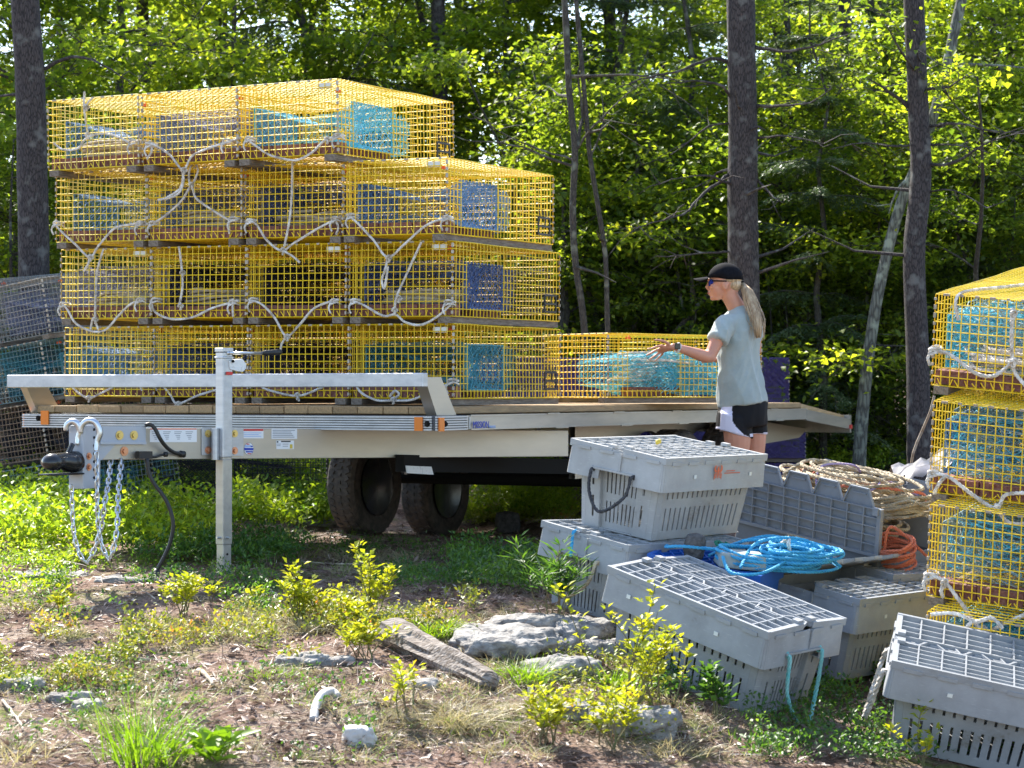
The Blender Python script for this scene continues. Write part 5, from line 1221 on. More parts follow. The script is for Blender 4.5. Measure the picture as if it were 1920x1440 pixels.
for j, (Y0, n_) in enumerate(((31, 5), (38, 6))):
    for q in range(n_):
        u = -150 + q * 2220 / (n_ - 1) + g.uniform(-60, 60); Y = Y0 + g.uniform(-1.5, 1.5)
        spec.append((('tall', (q + j) % 3), xof(u, Y), Y, g.uniform(.8, 1.0), ('tall' if j else 'middle height') + ' green tree far back in the wood ' + where(u), 'tree'))
for q, s_ in enumerate(spec): tree(s_[0], s_[1], s_[2], g.uniform(0, 6.28), s_[3], s_[4], s_[5])
for u, Y, k, s, lab in ((1060, 19.8, 0, 1.25, 'sunlit young maple just right of the stack'), (1190, 20.4, 1, 1.2, 'sunlit young maple left of the central trunk'), (1300, 19.6, 0, 1.1, 'sunlit young maple behind the woman arm'),
                        (1470, 20.6, 1, 1.25, 'sunlit young maple right of the central trunk'), (1830, 19.0, 0, 1.2, 'sunlit young maple above the right stack'), (1590, 19.8, 1, 1.0, 'sunlit young maple left of the leaning birch')):
    tree(('low', k), xof(u, Y), Y, g.uniform(0, 6), s, lab, 'maple_sapling', None, 'leaf_bright')
for u, Y, k, s, lab in ((1543, 18.7, 1, .80, 'slender hemlock with drooping grey green sprays between the two big trunks'), (1660, 20.4, 2, .72, 'hemlock sapling low behind the leaning birch'), (1810, 18.8, 0, .72, 'small hemlock by the right trap stack'),
                        (1290, 20.5, 2, .9, 'hemlock left of the big central trunk'), (1480, 21, 2, 1.1, 'tall hemlock behind the slender one'), (1150, 22, 2, 1.1, 'hemlock behind the thin pale saplings'), (40, 20.5, 1, .9, 'hemlock behind the left trunk'),
                        (560, 23, 2, 1.35, 'dark hemlock top above the middle of the trap stack'), (1640, 22, 2, 1.2, 'tall hemlock behind the leaning birch'), (1880, 22, 2, 1.0, 'hemlock near the right edge')):
    tree(('hemlock', k), xof(u, Y), Y, g.uniform(0, 6), s, lab, 'hemlock_tree', None)

# big bare trunks with dead branches
def trunk_thing(name, label, pix, Y, wpx, bark, branches=(), extend=2.5, stubs=0, seed=1, n=14, cat_='tree'):
    g = random.Random(seed); r = wpx / F * Y / 2; pts = [at(u, v, Y) for u, v in pix]
    base = pts[-1]; gz_ = gz1(base.x, base.y) - .1
    if base.z > gz_: d = (pts[-1] - pts[-2]); pts.append(Vector((base.x + d.x / max(.1, -d.z) * (base.z - gz_) * .5, Y, gz_)))
    d = pts[0] - pts[1]; d.normalize(); pts.insert(0, pts[0] + d * extend)
    pts = pts[::-1]; org = pts[0].copy(); t = thing(name, label, cat_, Matrix.Translation(org)); P_ = smoothpath([p - org for p in pts], .12); m_ = len(P_); mb = MB(); rings = []
    for i, p in enumerate(P_):
        f_ = i / m_; rr_ = r * (1.12 - .22 * f_) * (1 + .35 * math.exp(-i * .35))
        rings.append([p + Vector((math.cos(a_), math.sin(a_), 0)) * rr_ * (1 + .07 * mnoise.noise(Vector((math.cos(a_) * 2.5, math.sin(a_) * 2.5, p.z * 2.2 + seed))) + .05 * mnoise.noise(Vector((math.cos(a_) * 9, math.sin(a_) * 9, p.z * 3))) ) for a_ in np.linspace(0, 6.283, n * 2, endpoint=False)])
    mb.ring(rings); mb.build('trunk', M[bark], t, smooth=True)
    for br, w in branches:
        q = [at(u, v, Y + dy) - org for (u, v, dy) in br]; q = smoothpath(q, .08)
        q = [p + Vector((g.uniform(-1, 1), g.uniform(-1, 1), g.uniform(-1, 1))) * .008 for p in q]
        b_ = MB(); b_.tube(q, list(np.linspace(w / F * Y / 2, .003, len(q))), 6)
        for s in range(int(len(q) * .55)):
            i = g.randrange(len(q) // 4, len(q)); e = q[i]; dd = Vector((g.uniform(-1, 1), g.uniform(-.6, .6), g.uniform(-.8, .5))); L_ = g.uniform(.10, .45)
            b_.tube([e, e + dd * L_ * .5 + Vector((0, 0, g.uniform(-.04, .04))), e + dd * L_], [.005, .0035, .0015], 3, caps=False)
        b_.build('branch', M[bark], t)
    for s in range(stubs):
        i = g.randrange(m_ // 6, m_); a_ = g.uniform(0, 6.28); dd = Vector((math.cos(a_), math.sin(a_), g.uniform(-.2, .4))); b_ = MB(); L_ = g.uniform(.15, 1.0)
        b_.tube([P_[i], P_[i] + dd * (r + L_ * .5), P_[i] + dd * (r + L_) + Vector((0, 0, g.uniform(-.1, .15)))], [.016, .009, .003], 5); b_.build('branch', M[bark], t)
    return t
trunk_thing('pine_tree', 'thick dark trunk behind the left end of the trap stack', [(50, 60), (56, 160), (60, 350), (64, 540)], 16.4, 54, 'bark', [([(85, 130, 0), (130, 105, -.1), (190, 120, -.3), (240, 150, -.4)], 8), ([(30, 175, 0), (0, 180, .1), (-40, 170, .3)], 7)], 2.5, 5, 1)
trunk_thing('pine_tree', 'thickest dark trunk, standing straight behind the woman', [(1390, 60), (1393, 250), (1393, 430), (1398, 640), (1402, 800)], 16.9, 53, 'bark', [
    ([(1370, 115, 0), (1330, 110, -.1), (1280, 130, -.2), (1200, 148, -.4), (1150, 168, -.5)], 8), ([(1372, 185, 0), (1355, 162, -.1), (1300, 152, -.2), (1240, 158, -.3)], 6), ([(1370, 232, 0), (1330, 236, -.1), (1295, 262, -.1), (1258, 290, -.2)], 5),
    ([(1372, 345, 0), (1330, 330, -.3), (1285, 330, -.5), (1238, 345, -.6)], 6), ([(1370, 325, 0), (1320, 362, -.2), (1280, 402, -.4), (1225, 415, -.6), (1190, 430, -.8)], 7), ([(1370, 470, 0), (1300, 477, -.3), (1230, 482, -.6)], 5),
    ([(1412, 88, 0), (1480, 95, -.2), (1540, 82, -.3), (1600, 60, -.5)], 9), ([(1412, 200, 0), (1480, 198, -.2), (1520, 192, -.3), (1560, 165, -.4)], 9), ([(1412, 260, 0), (1480, 256, -.2), (1545, 268, -.4)], 6), ([(1412, 325, 0), (1440, 360, -.1), (1470, 380, -.3)], 6)], 3, 14, 2)
trunk_thing('pine_tree', 'slimmer dark trunk with a long scar, right of the slender hemlock', [(1716, 60), (1722, 200), (1727, 330), (1714, 480), (1720, 640), (1724, 850)], 16.5, 38, 'bark', [
    ([(1706, 272, 0), (1670, 272, -.1), (1620, 268, -.2), (1560, 280, -.3)], 5), ([(1740, 235, 0), (1800, 232, -.2), (1860, 245, -.3), (1930, 246, -.4)], 7), ([(1738, 312, 0), (1790, 302, -.2), (1860, 265, -.4), (1925, 242, -.5)], 8),
    ([(1702, 200, 0), (1670, 172, -.1), (1628, 148, -.3)], 9), ([(1740, 270, 0), (1800, 272, -.2), (1855, 285, -.4)], 5), ([(1738, 360, 0), (1790, 356, -.2), (1850, 390, -.4)], 4), ([(1736, 130, 0), (1720, 95, -.2), (1760, 120, -.3), (1800, 135, -.4)], 4)], 3, 10, 3)
trunk_thing('birch_tree', 'pale lichened trunk leaning left of the scarred pine', [(1790, 60), (1765, 170), (1722, 300), (1690, 380), (1655, 510), (1632, 640), (1615, 800)], 17.6, 20, 'bark_pale', [([(1700, 340, 0), (1680, 360, -.1), (1668, 400, -.1)], 9)], 2.5, 3, 4)
trunk_thing('young_tree', 'thin grey forked trunk right of the trap stack', [(1062, 60), (1068, 180), (1078, 280), (1074, 400), (1080, 500), (1096, 620)], 17.2, 12, 'bark_thin', [([(1078, 285, 0), (1092, 220, .1), (1085, 140, .1), (1095, 70, .2)], 8), ([(1078, 285, 0), (1110, 240, -.1), (1160, 190, -.2), (1210, 150, -.3)], 5), ([(1078, 300, 0), (1010, 280, .1), (950, 255, .2), (880, 210, .2)], 5), ([(1074, 310, 0), (1030, 295, -.1), (960, 270, -.2), (870, 262, -.2)], 6)], 2, 5, 5)
trunk_thing('young_tree', 'thin curving grey sapling beside the forked trunk', [(1098, 200), (1106, 290), (1122, 390), (1135, 480), (1138, 560), (1140, 640)], 17.3, 9, 'bark_thin', [([(1106, 300, 0), (1130, 230, .1), (1125, 160, .2)], 5)], 1.5, 3, 6)
trunk_thing('pine_tree', 'dark narrow trunk in shade behind the curving sapling', [(1140, 60), (1148, 200), (1156, 400), (1150, 560)], 24, 14, 'bark', [], 2, 8, 7)
trunk_thing('pine_tree', 'dark trunk top seen above the middle of the stack', [(822, 60), (824, 150), (828, 330), (830, 640)], 23, 28, 'bark', [([(835, 130, 0), (870, 100, 0), (905, 80, 0)], 6)], 2, 6, 8)
trunk_thing('pine_tree', 'dark trunk in shade above the left of the stack', [(268, 60), (272, 200), (276, 640)], 23, 24, 'bark', [], 2, 6, 9)
trunk_thing('young_tree', 'slim grey stem rising over the left of the stack', [(438, 60), (436, 150), (430, 640)], 21, 9, 'bark_thin', [([(436, 140, 0), (470, 100, 0), (520, 70, 0)], 5), ([(700, 60, 0), (660, 140, 0), (620, 170, 0)], 3)], 2, 4, 10)
trunk_thing('pine_tree', 'narrow dark trunk near the top right corner', [(1893, 60), (1900, 180), (1908, 400), (1910, 640)], 22, 17, 'bark', [], 2, 7, 11)
trunk_thing('pine_tree', 'shaded trunk between the central trunk and the hemlock', [(1462, 60), (1466, 180), (1468, 640)], 24, 22, 'bark', [], 2, 7, 12)
trunk_thing('pine_tree', 'dark stump like trunk low behind the rope crates', [(1600, 560), (1604, 700), (1606, 850)], 21, 26, 'bark', [], 3, 2, 13)
for k, (u, Y, w_) in enumerate(((1150, 25, 14), (1290, 27, 18), (1015, 26, 16), (120, 22, 14), (620, 27, 20), (1660, 27, 18), (1820, 26, 16), (1560, 28, 20))):
    trunk_thing('pine_tree', 'dark narrow trunk in the shaded wood ' + where(u), [(u + rnd.uniform(-15, 15), 60), (u, 350), (u + rnd.uniform(-8, 8), 650)], Y, w_, 'bark', [], 2, 6, 20 + k)['group'] = 'narrow trunks deep in the wood'
mb = MB(); mb.tube(smoothpath([at(u, v, 12.6 + d) for u, v, d in ((1752, 742, 0), (1745, 770, 0), (1728, 810, .1), (1712, 850, .1), (1706, 900, .2), (1702, 960, .3))], .05), .008, 6)
tag(mb.build('bare_stem', M['twig']), 'thin bare grey stem rising left of the right trap stack', 'branch')
# far wood behind everything
g = np.random.default_rng(5); n = 60000
P_ = np.stack([g.uniform(-24, 24, n), g.uniform(48, 58, n), g.uniform(0, 1, n) ** .9], 1); P_[:, 2] = .8 + P_[:, 2] * (5.4 + 2.4 * np.sin(P_[:, 0] * .9) * np.sin(P_[:, 0] * .37 + 1) + 1.5 * np.sin(P_[:, 0] * 2.9))
V_, F_ = leaves(P_, g.normal(size=(n, 3)), g.uniform(.3, .6, n), g.uniform(.25, .45, n), .2, None, 3)
tag(obj('far_wood', npmesh('far_wood', V_, F_, M['leaf_mid'])), 'far dark green wood closing the view', kind='stuff')

# ------------------------------------------------------------------ ground cover
def ground_pts(n, u0, u1, v0, v1, g):
    "n points spread evenly over the photo region, put on the ground"
    u = g.uniform(u0, u1, n); v = g.uniform(v0, v1, n); Y = np.linspace(6.4, 22, 420)
    X = (u[:, None] - 960) / F * Y; Z = EYE - (v[:, None] - YH) / F * Y; H = gz(X, np.broadcast_to(Y, X.shape)); k = np.argmax(Z < H, 1); r = np.arange(n)
    ok = k > 0; return np.stack([X[r, k], Y[k], H[r, k]], 1)[ok]
def patchy(P, thr=.45, sc=2.2, seed=11):
    v = _vn(P[:, 0] * sc, P[:, 1] * sc, seed) * .65 + _vn(P[:, 0] * sc * 2.7, P[:, 1] * sc * 2.7, seed + 1) * .35
    return P[v > thr]
def herb(P, g, hgt, nl, ll, lw, spreadr=.06, leafy=.35):
    "small leafy herbs: stems with leaves up them"
    n = len(P); V_s, F_s = [], []
    h = hgt * g.uniform(.5, 1.2, n); ln = g.normal(size=(n, 2)) * .25
    tt = g.uniform(leafy, 1, (n, nl)); c = np.repeat(P, nl, 0); hh = np.repeat(h, nl); t_ = tt.ravel(); lnr = np.repeat(ln, nl, 0)
    c = c + np.stack([lnr[:, 0] * t_ * hh, lnr[:, 1] * t_ * hh, t_ * hh], 1) + g.normal(size=c.shape) * np.array([spreadr, spreadr, spreadr * .4]) * (.3 + t_[:, None] * .5)
    D = g.normal(size=c.shape); D[:, 2] = np.abs(D[:, 2]) * .8 + .15
    return leaves(c, D, ll * g.uniform(.6, 1.2, len(c)), lw * g.uniform(.6, 1.2, len(c)), .22, (0, 0, 1), 1)
def in_shade_free(P): return P
g = np.random.default_rng(21)
parts = [herb(patchy(ground_pts(980, -40, 400, 930, 1050, g)), g, .24, 26, .046, .026, .08), herb(patchy(ground_pts(665, 430, 620, 925, 1000, g)), g, .28, 26, .050, .024, .08), herb(patchy(ground_pts(490, 60, 620, 895, 945, g)), g, .38, 32, .050, .026, .10),
         herb(patchy(ground_pts(455, 860, 1075, 925, 985, g)), g, .26, 26, .034, .015, .07), herb(patchy(ground_pts(280, -40, 200, 1050, 1130, g)), g, .11, 14, .026, .014, .04),
         herb(patchy(ground_pts(350, 1440, 1760, 840, 900, g)), g, .22, 22, .034, .02, .06), herb(patchy(ground_pts(262, 520, 640, 900, 950, g)), g, .38, 34, .042, .014, .09), herb(patchy(ground_pts(420, 860, 1080, 895, 930, g)), g, .34, 34, .04, .016, .09)]
V_, F_ = cat(parts); tag(obj('shrub_layer', npmesh('shrub_layer', V_, F_, M['shrub'])), 'bright yellow green low shrubs behind and under the trailer', kind='stuff')
parts = [herb(patchy(ground_pts(437, 0, 760, 1150, 1250, g)), g, .075, 13, .024, .014, .035), herb(patchy(ground_pts(420, 860, 1080, 960, 990, g)), g, .10, 14, .025, .014, .04), herb(patchy(ground_pts(192, 600, 900, 1120, 1200, g)), g, .08, 14, .022, .013, .035),
         herb(patchy(ground_pts(210, -20, 250, 1230, 1300, g)), g, .07, 12, .02, .012, .03), herb(patchy(ground_pts(105, 1040, 1250, 1240, 1400, g)), g, .08, 12, .022, .013, .04)]
V_, F_ = cat(parts); tag(obj('low_plants', npmesh('low_plants', V_, F_, M['redleaf'])), 'low yellow and reddish leafed plants on the near slope', kind='stuff')
parts = [herb(patchy(ground_pts(210, 240, 560, 1035, 1070, g), .5), g, .15, 20, .034, .014, .05), herb(patchy(ground_pts(122, 450, 860, 1020, 1060, g)), g, .08, 14, .026, .010, .04), herb(patchy(ground_pts(250, 850, 1060, 1050, 1120, g), .5), g, .15, 22, .032, .013, .05), herb(patchy(ground_pts(105, 700, 900, 1075, 1110, g)), g, .08, 14, .028, .011, .04),
         herb(patchy(ground_pts(560, 1500, 1740, 1230, 1320, g)), g, .09, 18, .027, .015, .05), herb(patchy(ground_pts(280, 1220, 1420, 1180, 1320, g)), g, .09, 14, .024, .014, .04), herb(patchy(ground_pts(402, 60, 520, 1080, 1170, g)), g, .08, 13, .026, .012, .04),
         herb(patchy(ground_pts(350, 1400, 1900, 1320, 1440, g)), g, .08, 14, .024, .013, .04), herb(patchy(ground_pts(227, 0, 700, 1240, 1440, g)), g, .06, 10, .022, .012, .03)]
V_, F_ = cat(parts); tag(obj('green_plants', npmesh('green_plants', V_, F_, M['darkgreen'])), 'small dark green leafy plants scattered over the slope', kind='stuff')
def tufts(P, g, nb, hh, w, spr=.03, up=1.2):
    c = np.repeat(P, nb, 0) + g.normal(size=(len(P) * nb, 3)) * np.array([spr, spr, 0]); D = g.normal(size=c.shape); D[:, 2] = np.abs(D[:, 2]) * .4 + up
    return blades(c, D, hh * g.uniform(.4, 1.1, len(c)), np.full(len(c), w) * g.uniform(.6, 1.2, len(c)), g.uniform(.1, .8, len(c)), 2)
parts = [tufts(patchy(ground_pts(577, -20, 1000, 1110, 1440, g)), g, 18, .08, .003), tufts(patchy(ground_pts(297, 300, 620, 1130, 1200, g)), g, 22, .08, .0028), tufts(patchy(ground_pts(210, 700, 1500, 1180, 1440, g)), g, 16, .08, .003), tufts(patchy(ground_pts(157, 550, 800, 1040, 1080, g)), g, 14, .09, .0032)]
V_, F_ = cat(parts); tag(obj('dry_grass', npmesh('dry_grass', V_, F_, M['drygrass'])), 'thin straw coloured dry grass over the slope', kind='stuff')
parts = [tufts(patchy(ground_pts(332, -20, 1500, 1070, 1440, g)), g, 14, .06, .0032), tufts(patchy(ground_pts(210, 100, 700, 930, 1080, g)), g, 12, .13, .004)]
V_, F_ = cat(parts); tag(obj('short_grass', npmesh('short_grass', V_, F_, M['grass'])), 'short fresh green grass between the stones', kind='stuff')
# litter: needles, straws and chips lying flat
P_ = np.concatenate([ground_pts(30000, -60, 1980, 1000, 1440, g), ground_pts(8000, 400, 1060, 960, 1130, g)]); n = len(P_)
D = g.normal(size=(n, 3)); D[:, 2] = np.abs(D[:, 2]) * .25 - .05; P_[:, 2] += .004; big = g.uniform(size=n) < .10
V_, F_ = leaves(P_, D, np.where(big, g.uniform(.03, .06, n), g.uniform(.02, .09, n)), np.where(big, g.uniform(.012, .026, n), g.uniform(.002, .0055, n)), .3, (0, 0, 1), 5)
tag(obj('needle_litter', npmesh('needle_litter', V_, F_, M['litter'])), 'brown needles, straws and chips littering the ground', kind='stuff')

P_ = ground_pts(900, -60, 1700, 1020, 1440, g); n = len(P_); D = g.normal(size=(n, 3)); D[:, 2] = np.abs(D[:, 2]) * .25 + .03; P_[:, 2] += .004
V_, F_ = blades(P_, D, g.uniform(.08, .28, n), g.uniform(.0025, .0055, n), g.uniform(-.3, .6, n), 7, 5); tag(obj('dead_stems', npmesh('dead_stems', V_, F_, M['litter'])), 'pale dead grass stems and fine twigs strewn over the slope', kind='stuff')
# named plants
def sprout(pix, h, nst, nl, label, mt='sprout', ll=.034, lw=.022, spread=.07, kind='shrub', name='yellow_shrub', wide=.30):
    p = gpix(*pix) if isinstance(pix, tuple) else pix; g = np.random.default_rng(int(p.x * 1000 + p.y * 77) % 99999); t = thing(name, label, kind, Matrix.Translation(p), None); mb = MB(); C_, D_ = [], []
    for s in range(nst):
        an = g.uniform(0, 6.28); d = Vector((math.cos(an) * wide, math.sin(an) * wide, 1)).normalized(); L_ = h * g.uniform(.55, 1.05); q = Vector((g.normal() * spread * .4, g.normal() * spread * .4, -.01)); path = [q]
        for i in range(7): d = (d + Vector(g.normal(size=3)) * .13).normalized(); path.append(path[-1] + d * L_ / 7)
        mb.tube(path, list(np.linspace(.0035, .0012, 8)), 4, caps=False)
        for i in range(nl):
            f_ = g.uniform(.25, 1) ** .6 * 6.99; k = int(f_); c = path[k].lerp(path[k + 1], f_ - k); a2 = i * 2.4; dd = Vector((math.cos(a2), math.sin(a2), g.uniform(.1, 1.0)))
            if g.uniform() < .5: e = c + dd.normalized() * g.uniform(.01, .045); c = e
            C_.append(c); D_.append(dd)
    mb.build('stem', M['stem'], t); C_ = np.array([tuple(c) for c in C_]); D_ = np.array([tuple(c) for c in D_]); n = len(C_)
    V_, F_ = leaves(C_, D_, ll * g.uniform(.5, 1.15, n), lw * g.uniform(.6, 1.15, n), .25, (0, 0, 1), 3); obj('foliage', npmesh('foliage', V_, F_, M[mt]), t); return t
for pix, h, ns, nl, lab in (((556, 1165), .27, 8, 46, 'yellow sprouting shrub on the slope left of the tall one'), ((712, 1158), .33, 8, 46, 'tallest yellow shrub in the middle of the slope'), ((340, 1160), .22, 7, 42, 'dense yellow shrub in front of the jack leg'),
                            ((598, 1165), .16, 5, 34, 'low yellow shrub leaning against its taller left neighbour'), ((660, 1185), .15, 6, 34, 'broad yellow shrub low in the middle of the slope'), ((1185, 1345), .52, 9, 44, 'tall yellow shrub in front of the tipped crate'),
                            ((1232, 1335), .45, 6, 36, 'loose yellow shrub rising over the tipped crate side'), ((1145, 1400), .24, 8, 40, 'yellow shrub by the striped rock at the bottom'), ((760, 1345), .22, 4, 26, 'small upright yellow shrub below the log'),
                            ((1030, 1400), .26, 9, 40, 'bushy yellow shrub between the dry grass and the bottom rock'), ((112, 1150), .12, 3, 26, 'little yellow plant near the left edge'), ((478, 1140), .13, 2, 20, 'thin yellow seedling right of the jack foot'),
                            ((385, 1130), .11, 2, 20, 'thin yellow seedling left of the jack foot'), ((1725, 1435), .24, 4, 22, 'yellow green shoot in front of the corner crate'), ((690, 1235), .17, 8, 36, 'broad yellow shrub left of the log'),
                            ((1300, 1260), .16, 4, 26, 'small shrub against the slotted side of the tipped crate')):
    sprout(pix, h, ns, nl, lab)
for pix, h, ns, nl, lab, ll, lw, mt in (((1042, 1170), .40, 9, 60, 'dark green willow leaved plant against the lower left crate', .075, .011, 'darkgreen'), ((1000, 1080), .22, 6, 40, 'narrow leaved green plant in shade beside the crates', .05, .012, 'darkgreen'),
                            ((1052, 1120), .30, 6, 46, 'bright green narrow leaved plant left of the lower crate', .07, .012, 'grass'), ((1322, 1340), .20, 5, 30, 'dark green leafy plant under the tipped crate', .045, .03, 'darkgreen'),
                            ((1240, 1240), .20, 4, 26, 'green leafy sprig by the crate slots', .03, .02, 'darkgreen')):
    sprout(pix, h, ns, nl, lab, mt, ll, lw, kind='plant', name='green_plant', wide=.45)
def tuft(pix, h, n, w, label, mt='grass', spr=.05, up=.9, bend=(.2, .9)):
    p = gpix(*pix); g = np.random.default_rng(int(pix[0] * 3 + pix[1])); c = g.normal(size=(n, 3)) * np.array([spr, spr, 0]); c[:, 2] = -.01; D = c * 6 + g.normal(size=(n, 3)) * .35; D[:, 2] = np.abs(D[:, 2]) * .3 + up
    V_, F_ = blades(c, D, h * g.uniform(.45, 1.05, n), w * g.uniform(.6, 1.2, n), g.uniform(*bend, n), 4, 5); o = obj('grass_tuft', npmesh('grass_tuft', V_, F_, M[mt])); o.matrix_world = Matrix.Translation(p); return tag(o, label, 'grass tuft')
tuft((815, 1192), .15, 260, .006, 'round fresh green grass tuft above the log', spr=.05)
tuft((985, 1275), .15, 300, .006, 'round fresh green grass tuft right of the log end')
tuft((1165, 1285), .15, 240, .006, 'fresh green grass tuft at the corner of the tipped crate')
tuft((855, 1352), .17, 420, .0028, 'large pale dry grass tuft below the log', 'drygrass', .06, .7, (.3, 1.2))
tuft((255, 1432), .40, 90, .0065, 'tall loose green grass tuft at the lower left', spr=.05, up=1.5, bend=(.05, .6))
tuft((300, 1420), .30, 70, .006, 'wide green grass tuft right of the tall one', spr=.07, up=1.0, bend=(.1, .8))
tuft((40, 1275), .10, 260, .005, 'dense low green grass tuft at the left edge', spr=.08)
tuft((505, 1265), .08, 120, .005, 'small green grass tuft in the bare middle ground')
tuft((20, 1420), .16, 160, .004, 'short dry grass tuft in the lower left corner', 'drygrass', .08)
tuft((1250, 1410), .12, 160, .004, 'dry grass tuft at the foot of the striped rock', 'drygrass', .07)
tuft((90, 960), .30, 80, .005, 'thin upright grass tuft under the ball coupler', up=1.7, bend=(.05, .3))
tuft((760, 1075), .12, 120, .005, 'grass tuft in the trailer shade')
for k, (u, v, l_) in enumerate(((395, 1436, .16), (430, 1425, .13), (350, 1440, .13))):
    sprout((u, v), .12, 3, 9, ['broad leaved green plant at the bottom left of centre', 'second broad leaved green plant beside it with yellowing leaf', 'low broad leaved plant at the base of the tall grass'][k], 'grass', l_ * .6, l_ * .28, kind='plant', name='green_plant', wide=.9)

# rocks, log, roots, sticks
def RP(u, v): return gpix(u, v)
for (u, v, d, mt, lab, s, rot) in ((955, 1212, (.26, .20, .06), 'rock', 'pale grey rock ledge right of the log', 1, .2), (1060, 1195, (.24, .15, .06), 'rock', 'grey rock between the ledge and the crates', 2, 1.0), (1050, 1265, (.20, .12, .055), 'rock', 'layered grey rock just right of the middle grass tuft', 3, .4),
                               (1120, 1222, (.11, .08, .05), 'rock', 'small grey rock at the foot of the tipped crate', 4, 2), (1010, 1172, (.24, .12, .04), 'rock', 'flat grey stone behind the rock ledge', 5, .2), (890, 1195, (.10, .08, .04), 'rock', 'small grey rock just behind the log', 6, 1.2),
                               (1190, 1372, (.20, .13, .075), 'rock', 'dark striped rock at the bottom right of centre', 7, .1), (1080, 1342, (.11, .07, .045), 'rock', 'striped grey rock left of the big bottom one', 8, .5), (715, 1168, (.08, .06, .03), 'rock', 'small grey stone at the upper end of the log', 9, .4),
                               (675, 1395, (.060, .05, .05), 'rock_white', 'pale white stone at the bottom centre', 10, .3), (35, 1292, (.12, .06, .03), 'rock', 'flat grey stone near the left edge', 11, .2), (135, 1318, (.09, .05, .03), 'rock', 'grey stone left of the tall grass', 12, .4),
                               (165, 1330, (.07, .05, .03), 'rock', 'small grey stone touching the tall grass', 13, .1), (570, 1245, (.12, .08, .03), 'rock', 'flat bluish stone left of the yellow shrubs', 14, .3), (635, 1245, (.08, .06, .025), 'rock', 'second flat bluish stone left of the log', 15, .8),
                               (785, 1290, (.08, .05, .025), 'rock', 'small stone under the lower end of the log', 16, .1), (1090, 1180, (.07, .06, .05), 'rock', 'rounded stone tucked beside the lower crate', 17, .1), (1155, 1215, (.06, .05, .04), 'rock', 'little stone in the gap under the tipped crate', 18, 1.1),
                               (90, 1085, (.22, .10, .022), 'rock', 'flat pale slab set in the ground below the chains', 19, .1), (240, 1092, (.16, .06, .018), 'rock', 'thin flat slab by the black plug', 20, .1), (620, 985, (.30, .18, .07), 'rock', 'broad low ledge in front of the wheels', 21, .2)):
    rock(lab, RP(u, v), d, mt, s, rot, .46 if u > 850 and v < 1300 else .36, n=5 if d[0] > .09 else 4, rough=.5, strata=0, group='stones on the slope')
a, b_ = RP(735, 1205), RP(925, 1302)
me = rock_mesh(31, (1, 1, 1), 4, .12, .02); 
mb = MB(); ax_ = (b_ - a); L_ = ax_.length; ax_.normalize(); sd = ax_.cross(Vector((0, 0, 1))).normalized(); rings = []
for i in range(36):
    f_ = i / 35; c = a.lerp(b_, f_) + Vector((0, 0, .035)); w_ = (.075 - .03 * f_) * (1 if 0 < i < 35 else .55); h_ = (.055 - .018 * f_) * (1 if 0 < i < 35 else .5); ring = []
    for k in range(22):
        t_ = k / 22 * 6.283; rr_ = 1.12 - .2 * f_ + .42 * mnoise.noise(Vector((f_ * 3, math.cos(t_) * 2.5, math.sin(t_) * 2.5))) + .22 * abs(mnoise.noise(Vector((f_ * 2, math.cos(t_) * 6, math.sin(t_) * 6)))) + .16 * mnoise.noise(Vector((f_ * 7, math.cos(t_) * 12, math.sin(t_) * 12)))
        ring.append(c + sd * math.cos(t_) * w_ * rr_ + Vector((0, 0, math.sin(t_) * h_ * rr_)))
    rings.append(ring)
mb.ring(rings); tag(mb.build('weathered_log', M['deadwood']), 'grey split weathered log lying on the slope', 'log')
mb = MB(); p = [RP(u, v) + Vector((0, 0, z)) for u, v, z in ((588, 1352, .0), (593, 1338, .02), (605, 1322, .035), (622, 1312, .03), (634, 1313, .01))]
mb.tube(smoothpath(p, .01), .017, 8); tag(mb.build('bent_root', M['rock_white'], smooth=True), 'short curved pale root sticking out of bare soil', 'root')
g2 = random.Random(8)
for k, (pts, r, lab) in enumerate((([(372, 1262), (390, 1275), (402, 1290)], .010, 'short cut stick lying left of centre'), ([(150, 1245), (210, 1240), (280, 1243)], .009, 'long pale stick behind the tall grass'), ([(560, 1055), (620, 1060), (700, 1062)], .007, 'thin grey root at the edge of the trailer shade'),
                               ([(930, 1095), (980, 1105), (1030, 1108)], .010, 'grey branch lying left of the crates'), ([(1000, 975), (1040, 955), (1078, 935)], .030, 'thick grey driftwood root behind the crates'), ([(985, 985), (1030, 978), (1075, 975)], .022, 'dark broken root below the driftwood'),
                               ([(5, 1320), (30, 1350), (45, 1375)], .006, 'thin pale stick in the lower left corner'), ([(110, 1335), (122, 1355), (128, 1378)], .005, 'thin upright straw stick near the tall grass'), ([(560, 1320), (600, 1295), (625, 1290)], .006, 'bent twig behind the curved root'),
                               ([(665, 1330), (700, 1322), (730, 1318)], .006, 'twig lying right of the curved root'), ([(1640, 1310), (1590, 1330), (1560, 1345)], .006, 'thin grey twig on the grass by the corner crate'), ([(1210, 1290), (1235, 1250), (1245, 1215)], .005, 'upright dead twig beside the tipped crate'))):
    mb = MB(); P_ = [RP(u, v) + Vector((0, 0, r * .6 + g2.uniform(0, .008))) for u, v in pts]; P_ = smoothpath(P_, .04); P_ = [p + Vector((g2.uniform(-1, 1), g2.uniform(-1, 1), g2.uniform(-.3, 1))) * r * .4 for p in P_]
    mb.tube(P_, [r * (1 - .4 * i / len(P_)) for i in range(len(P_))], 7); tag(mb.build('stick', M['twig'], smooth=True), lab, 'stick')
o = rock('dark round boulder in the shade behind the tongue', RP(952, 1000), (.10, .10, .09), 'rock_dark', 33, 0, .1, n=4); 
